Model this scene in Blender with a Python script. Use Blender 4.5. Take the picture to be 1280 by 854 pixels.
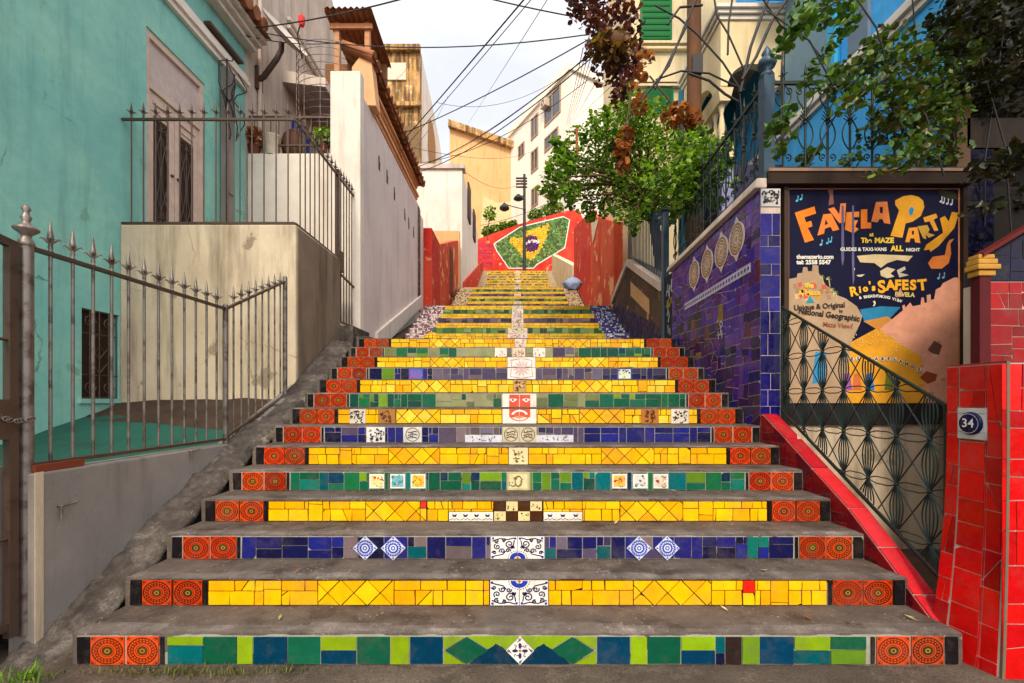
import bpy, bmesh, math, random
from mathutils import Vector, Matrix, noise

for o in list(bpy.data.objects):
    bpy.data.objects.remove(o)
S = bpy.context.scene
COL = S.collection
R = math.radians
# ------------------------------------------------------------------ camera
F, CX, CY, ZE = 552.0, 647.0, 500.0, 1.317      # focal length in photo pixels, principal point, eye height
cam = bpy.data.cameras.new("camera")
cam.sensor_width = 36.0
cam.lens = 36.0 * F / 1280.0
cam.shift_x = (640.0 - CX) / 1280.0
cam.shift_y = (CY - 427.0) / 1280.0
cam.clip_start = 0.02
cam.clip_end = 2000.0
camo = bpy.data.objects.new("camera", cam)
COL.objects.link(camo)
camo.location = (0, 0, ZE)
camo.rotation_euler = (R(90), 0, 0)
S.camera = camo
# ------------------------------------------------------------------ world, sun, exposure
SUN_EL, SUN_AZ = 42.0, 183.0                     # azimuth clockwise from +Y: almost straight behind the camera
w = bpy.data.worlds.new("World")
S.world = w
w.use_nodes = True
nt = w.node_tree
nt.nodes.clear()
wo = nt.nodes.new("ShaderNodeOutputWorld")
bg = nt.nodes.new("ShaderNodeBackground")
sky = nt.nodes.new("ShaderNodeTexSky")
sky.sky_type = 'NISHITA'
sky.sun_disc = False
sky.sun_elevation = R(SUN_EL)
sky.sun_rotation = R(SUN_AZ)
sky.air_density = 1.0
sky.dust_density = 4.0
sky.ozone_density = 1.0
tc = nt.nodes.new("ShaderNodeTexCoord")
mp = nt.nodes.new("ShaderNodeMapping")
mp.inputs['Scale'].default_value = (1.0, 1.0, 2.4)
nz = nt.nodes.new("ShaderNodeTexNoise")
nz.inputs['Scale'].default_value = 2.6
nz.inputs['Detail'].default_value = 7.0
nz.inputs['Roughness'].default_value = 0.55
cr = nt.nodes.new("ShaderNodeValToRGB")
cr.color_ramp.elements[0].position = 0.36
cr.color_ramp.elements[0].color = (0.72, 0.72, 0.72, 1)
cr.color_ramp.elements[1].position = 0.62
cr.color_ramp.elements[1].color = (0.97, 0.97, 0.97, 1)
mx = nt.nodes.new("ShaderNodeMix")
mx.data_type = 'RGBA'
mx.inputs[7].default_value = (8.2, 8.1, 8.3, 1)   # thin white cloud over the whole sky
nt.links.new(tc.outputs['Generated'], mp.inputs['Vector'])
nt.links.new(mp.outputs[0], nz.inputs['Vector'])
nt.links.new(nz.outputs[0], cr.inputs[0])
nt.links.new(cr.outputs[0], mx.inputs[0])
nt.links.new(sky.outputs[0], mx.inputs[6])
sp = nt.nodes.new("ShaderNodeSeparateXYZ")               # thin overcast: brighter on the sun's side, greyer opposite it
nt.links.new(tc.outputs['Generated'], sp.inputs[0])
mr = nt.nodes.new("ShaderNodeMapRange")
mr.inputs['From Min'].default_value = -0.5; mr.inputs['From Max'].default_value = 0.75
mr.inputs['To Min'].default_value = 0.0; mr.inputs['To Max'].default_value = 1.0
nt.links.new(sp.outputs['Y'], mr.inputs['Value'])
cm = nt.nodes.new("ShaderNodeMix"); cm.data_type = 'RGBA'
cm.inputs[6].default_value = (9.2, 8.9, 8.6, 1); cm.inputs[7].default_value = (4.75, 4.75, 4.95, 1)
nt.links.new(mr.outputs[0], cm.inputs[0])
nt.links.new(cm.outputs[2], mx.inputs[7])
nt.links.new(mx.outputs[2], bg.inputs[0])
bg.inputs[1].default_value = 0.13
nt.links.new(bg.outputs[0], wo.inputs[0])
sun = bpy.data.lights.new("sun", 'SUN')
sun.energy = 1.5
sun.angle = R(12)
sun.color = (1.0, 0.86, 0.68)
suno = bpy.data.objects.new("sun", sun)
COL.objects.link(suno)
sv = Vector((math.sin(R(SUN_AZ)) * math.cos(R(SUN_EL)), math.cos(R(SUN_AZ)) * math.cos(R(SUN_EL)), math.sin(R(SUN_EL))))
suno.rotation_euler = sv.to_track_quat('Z', 'Y').to_euler()
suno.location = (-10, -10, 30)
S.view_settings.view_transform = 'Standard'
S.view_settings.look = 'None'
S.view_settings.exposure = 0.92
S.view_settings.gamma = 1.0
S.view_settings.use_curve_mapping = False
S.cycles.max_bounces = 6
S.cycles.diffuse_bounces = 3
S.cycles.use_denoising = True

# ------------------------------------------------------------------ helpers
def U(px, py, Y):
    "a point of the photograph at distance Y, in metres"
    return Vector(((px - CX) / F * Y, Y, ZE + (CY - py) / F * Y))
def UX(px, Y): return (px - CX) / F * Y
def UZ(py, Y): return ZE + (CY - py) / F * Y
def YX(px, X): return X * F / (px - CX)

def lin(c):
    c = c / 255.0
    return c / 12.92 if c <= 0.04045 else ((c + 0.055) / 1.055) ** 2.4
def C(r, g, b): return (lin(r), lin(g), lin(b))
def jit(c, rng, a=0.12):
    k = 1 + rng.uniform(-a, a)
    return tuple(max(0.0, min(0.9, x * k * (1 + rng.uniform(-a * .35, a * .35)))) for x in c)

class MB:
    "collects faces; build() links them as ONE mesh object"
    def __init__(s):
        s.v = []; s.f = []; s.c = []; s.m = []; s.s = []
        s.col = (0.5, 0.5, 0.5)
    def face(s, pts, col=None, m=0, sm=False):
        b = len(s.v)
        s.v.extend([tuple(p) for p in pts])
        s.f.append(list(range(b, b + len(pts))))
        s.c.append(col or s.col); s.m.append(m); s.s.append(sm)
    def grid(s, rows, col=None, m=0, sm=True, closed=False):
        b = len(s.v); n = len(rows[0])
        for r_ in rows: s.v.extend([tuple(p) for p in r_])
        for i in range(len(rows) - 1):
            for j in range(n if closed else n - 1):
                k = (j + 1) % n
                s.f.append([b + i * n + j, b + i * n + k, b + (i + 1) * n + k, b + (i + 1) * n + j])
                s.c.append(col or s.col); s.m.append(m); s.s.append(sm)
    def box(s, x0, y0, z0, x1, y1, z1, col=None, m=0):
        p = [(x, y, z) for x in (x0, x1) for y in (y0, y1) for z in (z0, z1)]
        for q in ((0, 1, 3, 2), (4, 6, 7, 5), (0, 4, 5, 1), (2, 3, 7, 6), (0, 2, 6, 4), (1, 5, 7, 3)):
            s.face([p[i] for i in q], col, m)
    def hexa(s, a, b, col=None, m=0):
        "prism between two equal-length loops"
        n = len(a)
        s.face(a[::-1], col, m); s.face(b, col, m)
        for i in range(n):
            j = (i + 1) % n
            s.face([a[i], a[j], b[j], b[i]], col, m)
    def tube(s, pts, r, n=6, col=None, m=0, cap=True):
        pts = [Vector(p) for p in pts]
        rs = r if isinstance(r, (list, tuple)) else [r] * len(pts)
        rows = []; up = None
        for i, p in enumerate(pts):
            d = (pts[min(i + 1, len(pts) - 1)] - pts[max(i - 1, 0)])
            if d.length < 1e-9: d = Vector((0, 0, 1))
            d.normalize()
            if up is None:
                up = Vector((0, 0, 1)) if abs(d.z) < .9 else Vector((1, 0, 0))
            a = d.cross(up)
            if a.length < 1e-6: a = d.orthogonal()
            a.normalize(); b_ = a.cross(d).normalized(); up = b_
            rows.append([p + (a * math.cos(t) + b_ * math.sin(t)) * rs[i] for t in [2 * math.pi * k / n for k in range(n)]])
        s.grid(rows, col, m, n > 4, True)
        if cap:
            s.face(rows[0], col, m); s.face(rows[-1][::-1], col, m)
    def lathe(s, prof, o, n=12, col=None, m=0, sm=True):
        rows = [[(o[0] + r_ * math.cos(2 * math.pi * k / n), o[1] + r_ * math.sin(2 * math.pi * k / n), o[2] + z) for k in range(n)] for r_, z in prof]
        s.grid(rows, col, m, sm, True)
        s.face(rows[-1], col, m); s.face(rows[0][::-1], col, m)
    def ball(s, o, r_, n=10, col=None, m=0, sc=(1, 1, 1)):
        rows = [[(o[0] + sc[0] * r_ * math.sin(math.pi * i / n) * math.cos(2 * math.pi * k / n), o[1] + sc[1] * r_ * math.sin(math.pi * i / n) * math.sin(2 * math.pi * k / n), o[2] - sc[2] * r_ * math.cos(math.pi * i / n)) for k in range(n)] for i in range(n + 1)]
        s.grid(rows, col, m, True, True)
    def layer(s, fr, poly, d0, d1, col=None, m=0):
        "flat piece on a plane frame, raised from d0 to d1: front and sides"
        a = [fr(p[0], p[1], d0) for p in poly]; b = [fr(p[0], p[1], d1) for p in poly]
        s.face(b, col, m)
        n = len(a)
        for i in range(n):
            j = (i + 1) % n
            s.face([a[i], a[j], b[j], b[i]], col, m)
    def piece(s, fr, poly, d0, d1, rng, col, tilt=.0011, chip=.07):
        "hand set tile: slightly tilted, sometimes with a chipped corner"
        if rng.random() < chip and len(poly) > 3:
            i = rng.randrange(len(poly)); a, b, c = poly[i - 1], poly[i], poly[(i + 1) % len(poly)]
            t1, t2 = rng.uniform(.06, .3), rng.uniform(.06, .3)
            poly = poly[:i] + [(b[0] + (a[0] - b[0]) * t1, b[1] + (a[1] - b[1]) * t1), (b[0] + (c[0] - b[0]) * t2, b[1] + (c[1] - b[1]) * t2)] + poly[i + 1:]
        xs = [p[0] for p in poly]; ys = [p[1] for p in poly]
        cx, cy = sum(xs) / len(xs), sum(ys) / len(ys); w_ = max(max(xs) - min(xs), max(ys) - min(ys), .01)
        gx, gy = rng.gauss(0, tilt) / w_ * 2, rng.gauss(0, tilt) / w_ * 2; d1 += rng.gauss(0, tilt * .5)
        f_ = lambda p: max(d0 + .0008, d1 + gx * (p[0] - cx) + gy * (p[1] - cy))
        a = [fr(p[0], p[1], d0) for p in poly]; b = [fr(p[0], p[1], f_(p)) for p in poly]
        s.face(b, col)
        for i in range(len(a)):
            j = (i + 1) % len(a); s.face([a[i], a[j], b[j], b[i]], col)
    def ribbon(s, fr, pts, wd, d, col=None, m=0):
        rows = []
        for i, p in enumerate(pts):
            q0 = pts[max(i - 1, 0)]; q1 = pts[min(i + 1, len(pts) - 1)]
            dx, dy = q1[0] - q0[0], q1[1] - q0[1]
            l = math.hypot(dx, dy) or 1
            nx, ny = -dy / l * wd / 2, dx / l * wd / 2
            rows.append([fr(p[0] + nx, p[1] + ny, d), fr(p[0] - nx, p[1] - ny, d)])
        s.grid(rows, col, m, False)
    def rough(s, x0, y0, z0, x1, y1, z1, st, amp, col=None, m=0, seed=0.0, fn=None, topcol=None):
        "a box whose top, front and both ends are finely divided and uneven"
        def dsp(x, y, z):
            v = noise.noise_vector(Vector((x * 3.1 + seed, y * 3.1, z * 3.1))) * amp + noise.noise_vector(Vector((x * 14 + seed, y * 14, z * 14))) * amp * .45
            p = Vector((x, y, z + (fn(x, y) if fn else 0))) + v
            if y - y0 < .035 and z1 - z < .035:
                c_ = max(0, noise.noise(Vector((x * 8 + seed, 3.3, seed))) - .12) * .045 + max(0, noise.noise(Vector((x * 27 + seed, 1.1, seed))) - .1) * .016
                p += Vector((0, c_, -c_ * .8))
            return p
        def lsp(a, b, st_):
            n = max(1, int(round((b - a) / st_)))
            return [a + (b - a) * i / n for i in range(n + 1)]
        xs, ys, zs = lsp(x0, x1, st), lsp(y0, y1, st), lsp(z0, z1, st)
        if topcol:
            for a_, b_ in zip(ys, ys[1:]):
                for c_, d_ in zip(xs, xs[1:]):
                    s.face([dsp(c_, a_, z1), dsp(d_, a_, z1), dsp(d_, b_, z1), dsp(c_, b_, z1)], topcol((c_ + d_) / 2, (a_ + b_) / 2), m, True)
        else: s.grid([[dsp(x, y, z1) for x in xs] for y in ys], col, m)
        s.grid([[dsp(x, y0, z) for x in xs] for z in zs], col, m)
        s.grid([[dsp(x0, y, z) for y in ys[::-1]] for z in zs], col, m)
        s.grid([[dsp(x1, y, z) for y in ys] for z in zs], col, m)
        s.face([dsp(x0, y1, z0), dsp(x1, y1, z0), dsp(x1, y1, z1), dsp(x0, y1, z1)], col, m)
    def build(s, name, mats, parent=None, loc=None, bevel=0.0, weld=False):
        off = origin(parent) if parent is not None else (Vector(loc) if loc is not None else Vector((0, 0, 0)))
        me = bpy.data.meshes.new(name)
        me.from_pydata([tuple(Vector(p) - off) for p in s.v], [], s.f)
        if not isinstance(mats, (list, tuple)): mats = [mats]
        for m_ in mats: me.materials.append(m_)
        me.polygons.foreach_set("material_index", s.m)
        me.polygons.foreach_set("use_smooth", s.s)
        ca = me.color_attributes.new("Col", 'FLOAT_COLOR', 'CORNER')
        buf = []
        for f_, c_ in zip(s.f, s.c):
            buf.extend((c_[0], c_[1], c_[2], 1.0) * len(f_))
        ca.data.foreach_set("color", buf)
        if weld or bevel:
            bm = bmesh.new(); bm.from_mesh(me)
            bmesh.ops.remove_doubles(bm, verts=bm.verts, dist=1e-5)
            bmesh.ops.recalc_face_normals(bm, faces=bm.faces)
            if bevel:
                ed = [e for e in bm.edges if len(e.link_faces) == 2 and e.calc_face_angle(0) > .6]
                bmesh.ops.bevel(bm, geom=ed, offset=bevel, segments=2, profile=.6, affect='EDGES', clamp_overlap=True)
            bm.to_mesh(me); bm.free()
        me.update()
        o = bpy.data.objects.new(name, me)
        COL.objects.link(o)
        if parent is not None: o.parent = parent
        elif loc is not None: o.location = loc
        return o

def origin(o):
    v = Vector((0, 0, 0))
    while o is not None:
        v = v + o.location; o = o.parent
    return v
def tag(o, label, cat, group=None):
    o['label'] = label; o['category'] = cat
    if group: o['group'] = group
    return o
def thing(name, label, cat, loc, group=None):
    o = bpy.data.objects.new(name, None)
    o.empty_display_size = .1
    COL.objects.link(o); o.location = loc
    return tag(o, label, cat, group)
def struct(o, kind='structure'):
    o['kind'] = kind; return o
def copy_part(o, delta, parent=None):
    c = o.copy(); COL.objects.link(c)
    c.location = o.location + Vector(delta)
    if parent is not None: c.parent = parent
    return c
def frame(o, u, v):
    o, u, v = Vector(o), Vector(u).normalized(), Vector(v).normalized()
    n = u.cross(v)
    return lambda a, b, d=0.0: o + u * a + v * b + n * d
def front(Y, X=0.0, Z=0.0): return frame((X, Y, Z), (1, 0, 0), (0, 0, 1))          # faces the camera
def facing_left(X): return frame((X, 0, 0), (0, -1, 0), (0, 0, 1))                 # a = -Y
def facing_right(X): return frame((X, 0, 0), (0, 1, 0), (0, 0, 1))                 # a = Y

# ---- convex polygons in the plane
def halfcut(poly, p, n):
    "keep the side where (x-p).n <= 0"
    out = []
    for i in range(len(poly)):
        a, b = poly[i], poly[(i + 1) % len(poly)]
        da = (a[0] - p[0]) * n[0] + (a[1] - p[1]) * n[1]
        db = (b[0] - p[0]) * n[0] + (b[1] - p[1]) * n[1]
        if da <= 0: out.append(a)
        if da * db < 0:
            t = da / (da - db)
            out.append((a[0] + (b[0] - a[0]) * t, a[1] + (b[1] - a[1]) * t))
    return out
def area(p): return .5 * sum(p[i][0] * p[(i + 1) % len(p)][1] - p[(i + 1) % len(p)][0] * p[i][1] for i in range(len(p)))
def cut(polys, p, n):
    out = []
    for q in polys:
        for sgn in (1, -1):
            h = halfcut(q, p, (n[0] * sgn, n[1] * sgn))
            if len(h) > 2 and abs(area(h)) > 1e-6: out.append(h)
    return out
def inset(poly, g):
    if area(poly) < 0: poly = poly[::-1]
    out = poly
    for i in range(len(poly)):
        a, b = poly[i], poly[(i + 1) % len(poly)]
        dx, dy = b[0] - a[0], b[1] - a[1]
        l = math.hypot(dx, dy)
        if l < 1e-9: continue
        n = (dy / l, -dx / l)
        out = halfcut(out, (a[0] - n[0] * g, a[1] - n[1] * g), n)
        if len(out) < 3: return []
    return out
def clip(poly, conv):
    if area(conv) < 0: conv = conv[::-1]
    out = poly
    for i in range(len(conv)):
        a, b = conv[i], conv[(i + 1) % len(conv)]
        out = halfcut(out, a, (b[1] - a[1], a[0] - b[0]))
        if len(out) < 3: return []
    return out
def rect(x0, y0, x1, y1): return [(x0, y0), (x1, y0), (x1, y1), (x0, y1)]
def shatter(poly, amax, rng, skew=.07, diag=.08):
    "split a convex polygon into irregular near-rectangular tile pieces"
    todo, out = [poly], []
    while todo:
        q = todo.pop()
        a = abs(area(q))
        if a < amax * rng.uniform(.55, 1.5): out.append(q); continue
        xs = [p[0] for p in q]; ys = [p[1] for p in q]
        wx, wy = max(xs) - min(xs), max(ys) - min(ys)
        t = rng.uniform(.36, .64)
        ang = rng.uniform(-skew, skew)
        if rng.random() < diag: ang = rng.uniform(-.6, .6)
        if wx * rng.uniform(.7, 1.3) > wy: n = (math.cos(ang), math.sin(ang))
        else: n = (math.sin(ang), math.cos(ang))
        p = (min(xs) + wx * t, min(ys) + wy * t)
        h = cut([q], p, n)
        if len(h) < 2: out.append(q)
        else: todo.extend(h)
    return out
def lay(mb, fr, polys, pick, rng, gap=.0025, d0=0.0, th=.006, tilt=.0012, ja=.1):
    for q in polys:
        q = inset(q, gap)
        if len(q) < 3 or abs(area(q)) < 2e-5: continue
        c = pick(q) if callable(pick) else rng.choice(pick)
        mb.piece(fr, q, d0, d0 + th, rng, jit(c, rng, ja), tilt * .7)

# ------------------------------------------------------------------ materials
def newmat(name):
    m = bpy.data.materials.new(name); m.use_nodes = True
    n = m.node_tree.nodes; b = n.get('Principled BSDF')
    return m, m.node_tree, b
def node(t, typ, **kw):
    n = t.nodes.new(typ)
    for k, v in kw.items(): setattr(n, k, v)
    return n
def noise_n(t, scale, detail=5, rough=.55, vec=None, sc=None):
    n = node(t, 'ShaderNodeTexNoise')
    n.inputs['Scale'].default_value = scale
    n.inputs['Detail'].default_value = detail
    n.inputs['Roughness'].default_value = rough
    g = node(t, 'ShaderNodeNewGeometry')
    src = g.outputs['Position']
    if sc:
        mpp = node(t, 'ShaderNodeMapping'); mpp.inputs['Scale'].default_value = sc
        t.links.new(src, mpp.inputs['Vector']); src = mpp.outputs[0]
    t.links.new(src, n.inputs['Vector'])
    return n
def ramp(t, src, p0, p1, c0=(0, 0, 0), c1=(1, 1, 1)):
    r_ = node(t, 'ShaderNodeValToRGB')
    r_.color_ramp.elements[0].position = p0; r_.color_ramp.elements[1].position = p1
    r_.color_ramp.elements[0].color = (*c0, 1); r_.color_ramp.elements[1].color = (*c1, 1)
    t.links.new(src, r_.inputs[0]); return r_.outputs[0]
def mix(t, fac, a, b, bt='MIX'):
    m = node(t, 'ShaderNodeMix', data_type='RGBA', blend_type=bt)
    for i, x in ((0, fac), (6, a), (7, b)):
        if hasattr(x, 'links'): t.links.new(x, m.inputs[i])
        elif i == 0: m.inputs[0].default_value = x
        else: m.inputs[i].default_value = (*x, 1)
    return m.outputs[2]
def bump(t, b, src, st, dist=.01):
    bn = node(t, 'ShaderNodeBump'); bn.inputs['Strength'].default_value = st; bn.inputs['Distance'].default_value = dist
    t.links.new(src, bn.inputs['Height']); t.links.new(bn.outputs[0], b.inputs['Normal'])

def plaster(name, c0, c1, stain=(.10, .08, .06), st_amt=.5, st_lo=.52, st_hi=.75, rough=.85, bumpy=.35, patch=None, patch_lo=.6, crack=0.0, big=1.1, attr=False, chunky=0.0, grit=0.0):
    m, t, b = newmat(name)
    n1 = noise_n(t, big, 8, .6)
    col = mix(t, ramp(t, n1.outputs[0], .36, .66), c0, c1)
    n4 = noise_n(t, 9, 6, .65)
    col = mix(t, ramp(t, n4.outputs[0], .38, .72, (0, 0, 0), (.35, .35, .35)), col, tuple(x * .72 for x in c0))
    if patch:
        n3 = noise_n(t, 2.3, 9, .62)
        col = mix(t, ramp(t, n3.outputs[0], patch_lo, patch_lo + .03), col, patch)
    n2 = noise_n(t, 3.0, 7, .65, sc=(1.6, 1.6, .16))
    col = mix(t, ramp(t, n2.outputs[0], st_lo, st_hi, (0, 0, 0), (st_amt,) * 3), col, stain)
    nf = noise_n(t, 60, 4, .7)
    nm = noise_n(t, 5, 8, .65)
    h = mix(t, .35, nm.outputs[0], nf.outputs[0])
    if crack:
        vo = node(t, 'ShaderNodeTexVoronoi', feature='DISTANCE_TO_EDGE')
        vo.inputs['Scale'].default_value = .9
        nd = noise_n(t, 2.5, 5, .6)
        g = node(t, 'ShaderNodeNewGeometry')
        t.links.new(mix(t, .25, g.outputs['Position'], nd.outputs[1]), vo.inputs['Vector'])
        nk = noise_n(t, 1.3, 3)
        ck = ramp(t, vo.outputs[0], .0, .006, (crack,) * 3, (0, 0, 0))
        ckm = mix(t, 1.0, ck, ramp(t, nk.outputs[0], .55, .62), 'MULTIPLY')
        col = mix(t, ckm, col, tuple(x * .25 for x in c0))
    if attr:
        a_ = node(t, 'ShaderNodeAttribute', attribute_name='Col')
        col = mix(t, 1.0, col, a_.outputs['Color'], 'MULTIPLY')
    if grit:
        ng = noise_n(t, 95, 3, .7)
        col = mix(t, ramp(t, ng.outputs[0], .48, .66, (0, 0, 0), (grit,) * 3), col, tuple(x * .30 for x in c1))
        ng2 = noise_n(t, 44, 2, .6)
        col = mix(t, ramp(t, ng2.outputs[0], .66, .71, (0, 0, 0), (grit,) * 3), col, tuple(min(.8, x * 1.5) for x in c0))
        nc = noise_n(t, 2.2, 9, .72)
        col = mix(t, ramp(t, nc.outputs[0], .492, .500, (0, 0, 0), (grit * .8,) * 3), col, tuple(x * .8 for x in c1))
    if chunky:
        vo2 = node(t, 'ShaderNodeTexVoronoi', feature='F1'); vo2.inputs['Scale'].default_value = 17
        nd2 = noise_n(t, 6, 4, .6); g2 = node(t, 'ShaderNodeNewGeometry')
        t.links.new(mix(t, .12, g2.outputs['Position'], nd2.outputs[1]), vo2.inputs['Vector'])
        h = mix(t, chunky, h, vo2.outputs[0])
        col = mix(t, ramp(t, vo2.outputs[0], .35, .75, (0, 0, 0), (chunky,) * 3), col, tuple(x * .45 for x in c1))
    t.links.new(col, b.inputs['Base Color'])
    b.inputs['Roughness'].default_value = rough
    b.inputs['Specular IOR Level'].default_value = .25
    bump(t, b, h, bumpy, .02)
    return m

def tile_mat(name, rough=.16, dirt=.35, dirtcol=(.11, .085, .07)):
    m, t, b = newmat(name)
    a = node(t, 'ShaderNodeAttribute', attribute_name='Col')
    n1 = noise_n(t, 14, 6, .65)
    col = mix(t, ramp(t, n1.outputs[0], .35, .7, (0, 0, 0), (.55, .55, .55)), a.outputs['Color'], mix(t, 1.0, a.outputs['Color'], (.62, .58, .54), 'MULTIPLY'))
    n2 = noise_n(t, 5.5, 9, .7)
    d = ramp(t, n2.outputs[0], .50, .72, (0, 0, 0), (dirt,) * 3)
    col = mix(t, d, col, dirtcol)
    n5 = noise_n(t, 240, 2, .5)
    col = mix(t, ramp(t, n5.outputs[0], .70, .78, (0, 0, 0), (.5, .5, .5)), col, dirtcol)
    t.links.new(col, b.inputs['Base Color'])
    n3 = noise_n(t, 22, 4, .6)
    b.inputs['Specular IOR Level'].default_value = .15
    t.links.new(ramp(t, n3.outputs[0], .3, .75, (rough * .7,) * 3, (rough * 2.6,) * 3), b.inputs['Roughness'])
    n4 = noise_n(t, 26, 3, .5)
    bump(t, b, n4.outputs[0], .12, .006)
    return m
def attr_mat(name, rough=.7, var=.25, bs=.2, bscale=40, metal=0.0):
    m, t, b = newmat(name)
    a = node(t, 'ShaderNodeAttribute', attribute_name='Col')
    n1 = noise_n(t, 7, 7, .65)
    col = mix(t, ramp(t, n1.outputs[0], .35, .7, (0, 0, 0), (var,) * 3), a.outputs['Color'], mix(t, 1.0, a.outputs['Color'], (.55, .5, .46), 'MULTIPLY'))
    t.links.new(col, b.inputs['Base Color'])
    b.inputs['Roughness'].default_value = rough
    b.inputs['Metallic'].default_value = metal
    b.inputs['Specular IOR Level'].default_value = .2
    n2 = noise_n(t, bscale, 5, .6)
    bump(t, b, n2.outputs[0], bs, .01)
    return m
def metal_mat(name, c, rust=(.09, .045, .03), amt=.5, lo=.52, rough=.45, metallic=.3):
    m, t, b = newmat(name)
    n1 = noise_n(t, 11, 7, .65)
    col = mix(t, ramp(t, n1.outputs[0], lo, lo + .14, (0, 0, 0), (amt,) * 3), c, rust)
    t.links.new(col, b.inputs['Base Color'])
    b.inputs['Roughness'].default_value = rough
    b.inputs['Metallic'].default_value = metallic
    n2 = noise_n(t, 70, 3)
    bump(t, b, n2.outputs[0], .15, .004)
    return m
def leaf_mat(name, rough=.45, trans=.35):
    m, t, b = newmat(name)
    a = node(t, 'ShaderNodeAttribute', attribute_name='Col')
    t.links.new(a.outputs['Color'], b.inputs['Base Color'])
    b.inputs['Roughness'].default_value = rough
    tr = node(t, 'ShaderNodeBsdfTranslucent')
    t.links.new(mix(t, 1.0, a.outputs['Color'], (1.5, 1.7, .7), 'MULTIPLY'), tr.inputs['Color'])
    ms = node(t, 'ShaderNodeMixShader'); ms.inputs[0].default_value = trans
    out = [n for n in t.nodes if n.type == 'OUTPUT_MATERIAL'][0]
    t.links.new(b.outputs[0], ms.inputs[1]); t.links.new(tr.outputs[0], ms.inputs[2])
    t.links.new(ms.outputs[0], out.inputs['Surface'])
    return m
def glass_mat(name, c=(.03, .04, .05)):
    m, t, b = newmat(name)
    n1 = noise_n(t, 3, 4)
    t.links.new(mix(t, n1.outputs[0], c, tuple(x * 2.5 for x in c)), b.inputs['Base Color'])
    b.inputs['Roughness'].default_value = .08
    return m

M = {}
M['tile'] = tile_mat('glazed tile')
M['tile_clean'] = tile_mat('clean glazed tile', .14, .10)
M['raw_shaded'] = plaster('raw brown render', C(146, 128, 108), C(116, 100, 84), stain=C(62, 50, 40), st_amt=.8, st_lo=.46, bumpy=.6)  # unpainted brown render, darkened further to stand in for shade on the side
M['tile_old'] = tile_mat('weathered glazed tile', .3, .6)
M['paint'] = attr_mat('painted surface', .65, .25, .15)
M['paint_weather'] = attr_mat('weathered painted surface', .75, .5, .3, 25)
M['step'] = plaster('worn step cement', C(150, 139, 131), C(112, 101, 94), stain=C(54, 42, 36), st_amt=.75, st_lo=.44, st_hi=.66, bumpy=.8, big=2.4, patch=C(136, 126, 118), patch_lo=.66, attr=True, chunky=.25, grit=.55)
M['kerb'] = plaster('broken kerb cement', C(122, 112, 104), C(78, 70, 64), stain=C(44, 37, 33), st_amt=.85, st_lo=.45, st_hi=.62, bumpy=1.0, big=3.0, patch=C(150, 138, 124), patch_lo=.60, chunky=.5, grit=.6)
M['ground'] = plaster('rough ground cement', C(112, 98, 86), C(76, 66, 58), stain=C(40, 32, 26), st_amt=.7, bumpy=1.0, big=2.0, grit=.6)
M['teal'] = plaster('teal plaster', C(120, 184, 178), C(146, 202, 186), stain=C(88, 126, 124), st_amt=.5, crack=.8, bumpy=.5, patch=C(120, 168, 150), patch_lo=.64)
M['beige'] = plaster('stained beige plaster', C(210, 192, 166), C(186, 166, 140), stain=C(90, 76, 60), st_amt=.85, st_lo=.46, patch=C(150, 134, 112), patch_lo=.63, crack=.6, bumpy=.5)
M['grey_wall'] = plaster('grey cement wall', C(146, 138, 132), C(120, 114, 109), stain=C(82, 74, 68), st_amt=.7, bumpy=.4)
M['grey_house'] = plaster('grey render', C(214, 198, 184), C(186, 170, 156), stain=C(104, 92, 82), st_amt=.6, st_lo=.46)
M['white'] = plaster('white limewash', C(232, 222, 210), C(216, 204, 192), stain=C(140, 122, 104), st_amt=.5, st_lo=.56, patch=C(200, 184, 168), patch_lo=.68)
M['lilac'] = plaster('lilac white plaster', C(228, 212, 208), C(214, 198, 198), stain=C(150, 136, 136), st_amt=.4, bumpy=.3)
M['peach'] = plaster('peach plaster', C(232, 176, 130), C(222, 160, 116), stain=C(130, 88, 58), st_amt=.6)
M['ochre'] = plaster('ochre stucco', C(226, 176, 122), C(212, 160, 108), stain=C(150, 110, 62), st_amt=.6, big=.4)
M['weather'] = plaster('peeling yellow wall', C(214, 168, 104), C(156, 116, 70), stain=C(62, 44, 30), st_amt=.85, st_lo=.42, st_hi=.6, patch=C(214, 190, 150), patch_lo=.58)
M['white_far'] = plaster('white block render', C(240, 230, 214), C(232, 220, 204), stain=C(190, 170, 150), st_amt=.5, big=.3)
M['redwall'] = plaster('red painted wall', C(196, 40, 32), C(214, 76, 52), stain=C(110, 20, 16), st_amt=.5, patch=C(226, 150, 110), patch_lo=.60)
M['orangewall'] = plaster('orange streaked wall', C(214, 92, 52), C(196, 60, 36), stain=C(120, 36, 20), st_amt=.6, patch=C(232, 170, 110), patch_lo=.57)
M['brownrender'] = plaster('brown old render', C(98, 74, 58), C(66, 50, 42), stain=C(30, 22, 20), st_amt=.7, patch=C(190, 150, 108), patch_lo=.6)
M['cream'] = plaster('cream house paint', C(232, 212, 170), C(220, 196, 150), stain=C(150, 124, 84), st_amt=.5)
M['blue'] = plaster('sky blue house paint', C(62, 162, 232), C(84, 180, 238), stain=C(60, 120, 170), st_amt=.4, bumpy=.2)
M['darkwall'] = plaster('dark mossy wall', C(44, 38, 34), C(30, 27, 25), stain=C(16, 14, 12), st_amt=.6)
M['greenfloor'] = plaster('green painted cement', C(36, 92, 78), C(30, 76, 66), stain=C(40, 46, 40), st_amt=.6, bumpy=.4)
M['dirt'] = plaster('bare earth', C(74, 56, 44), C(50, 40, 33), stain=C(40, 30, 24), st_amt=.6, bumpy=1.0, big=3)
M['capstone'] = plaster('pale cap cement', C(214, 194, 180), C(190, 168, 152), stain=C(120, 98, 84), st_amt=.5)
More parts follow.
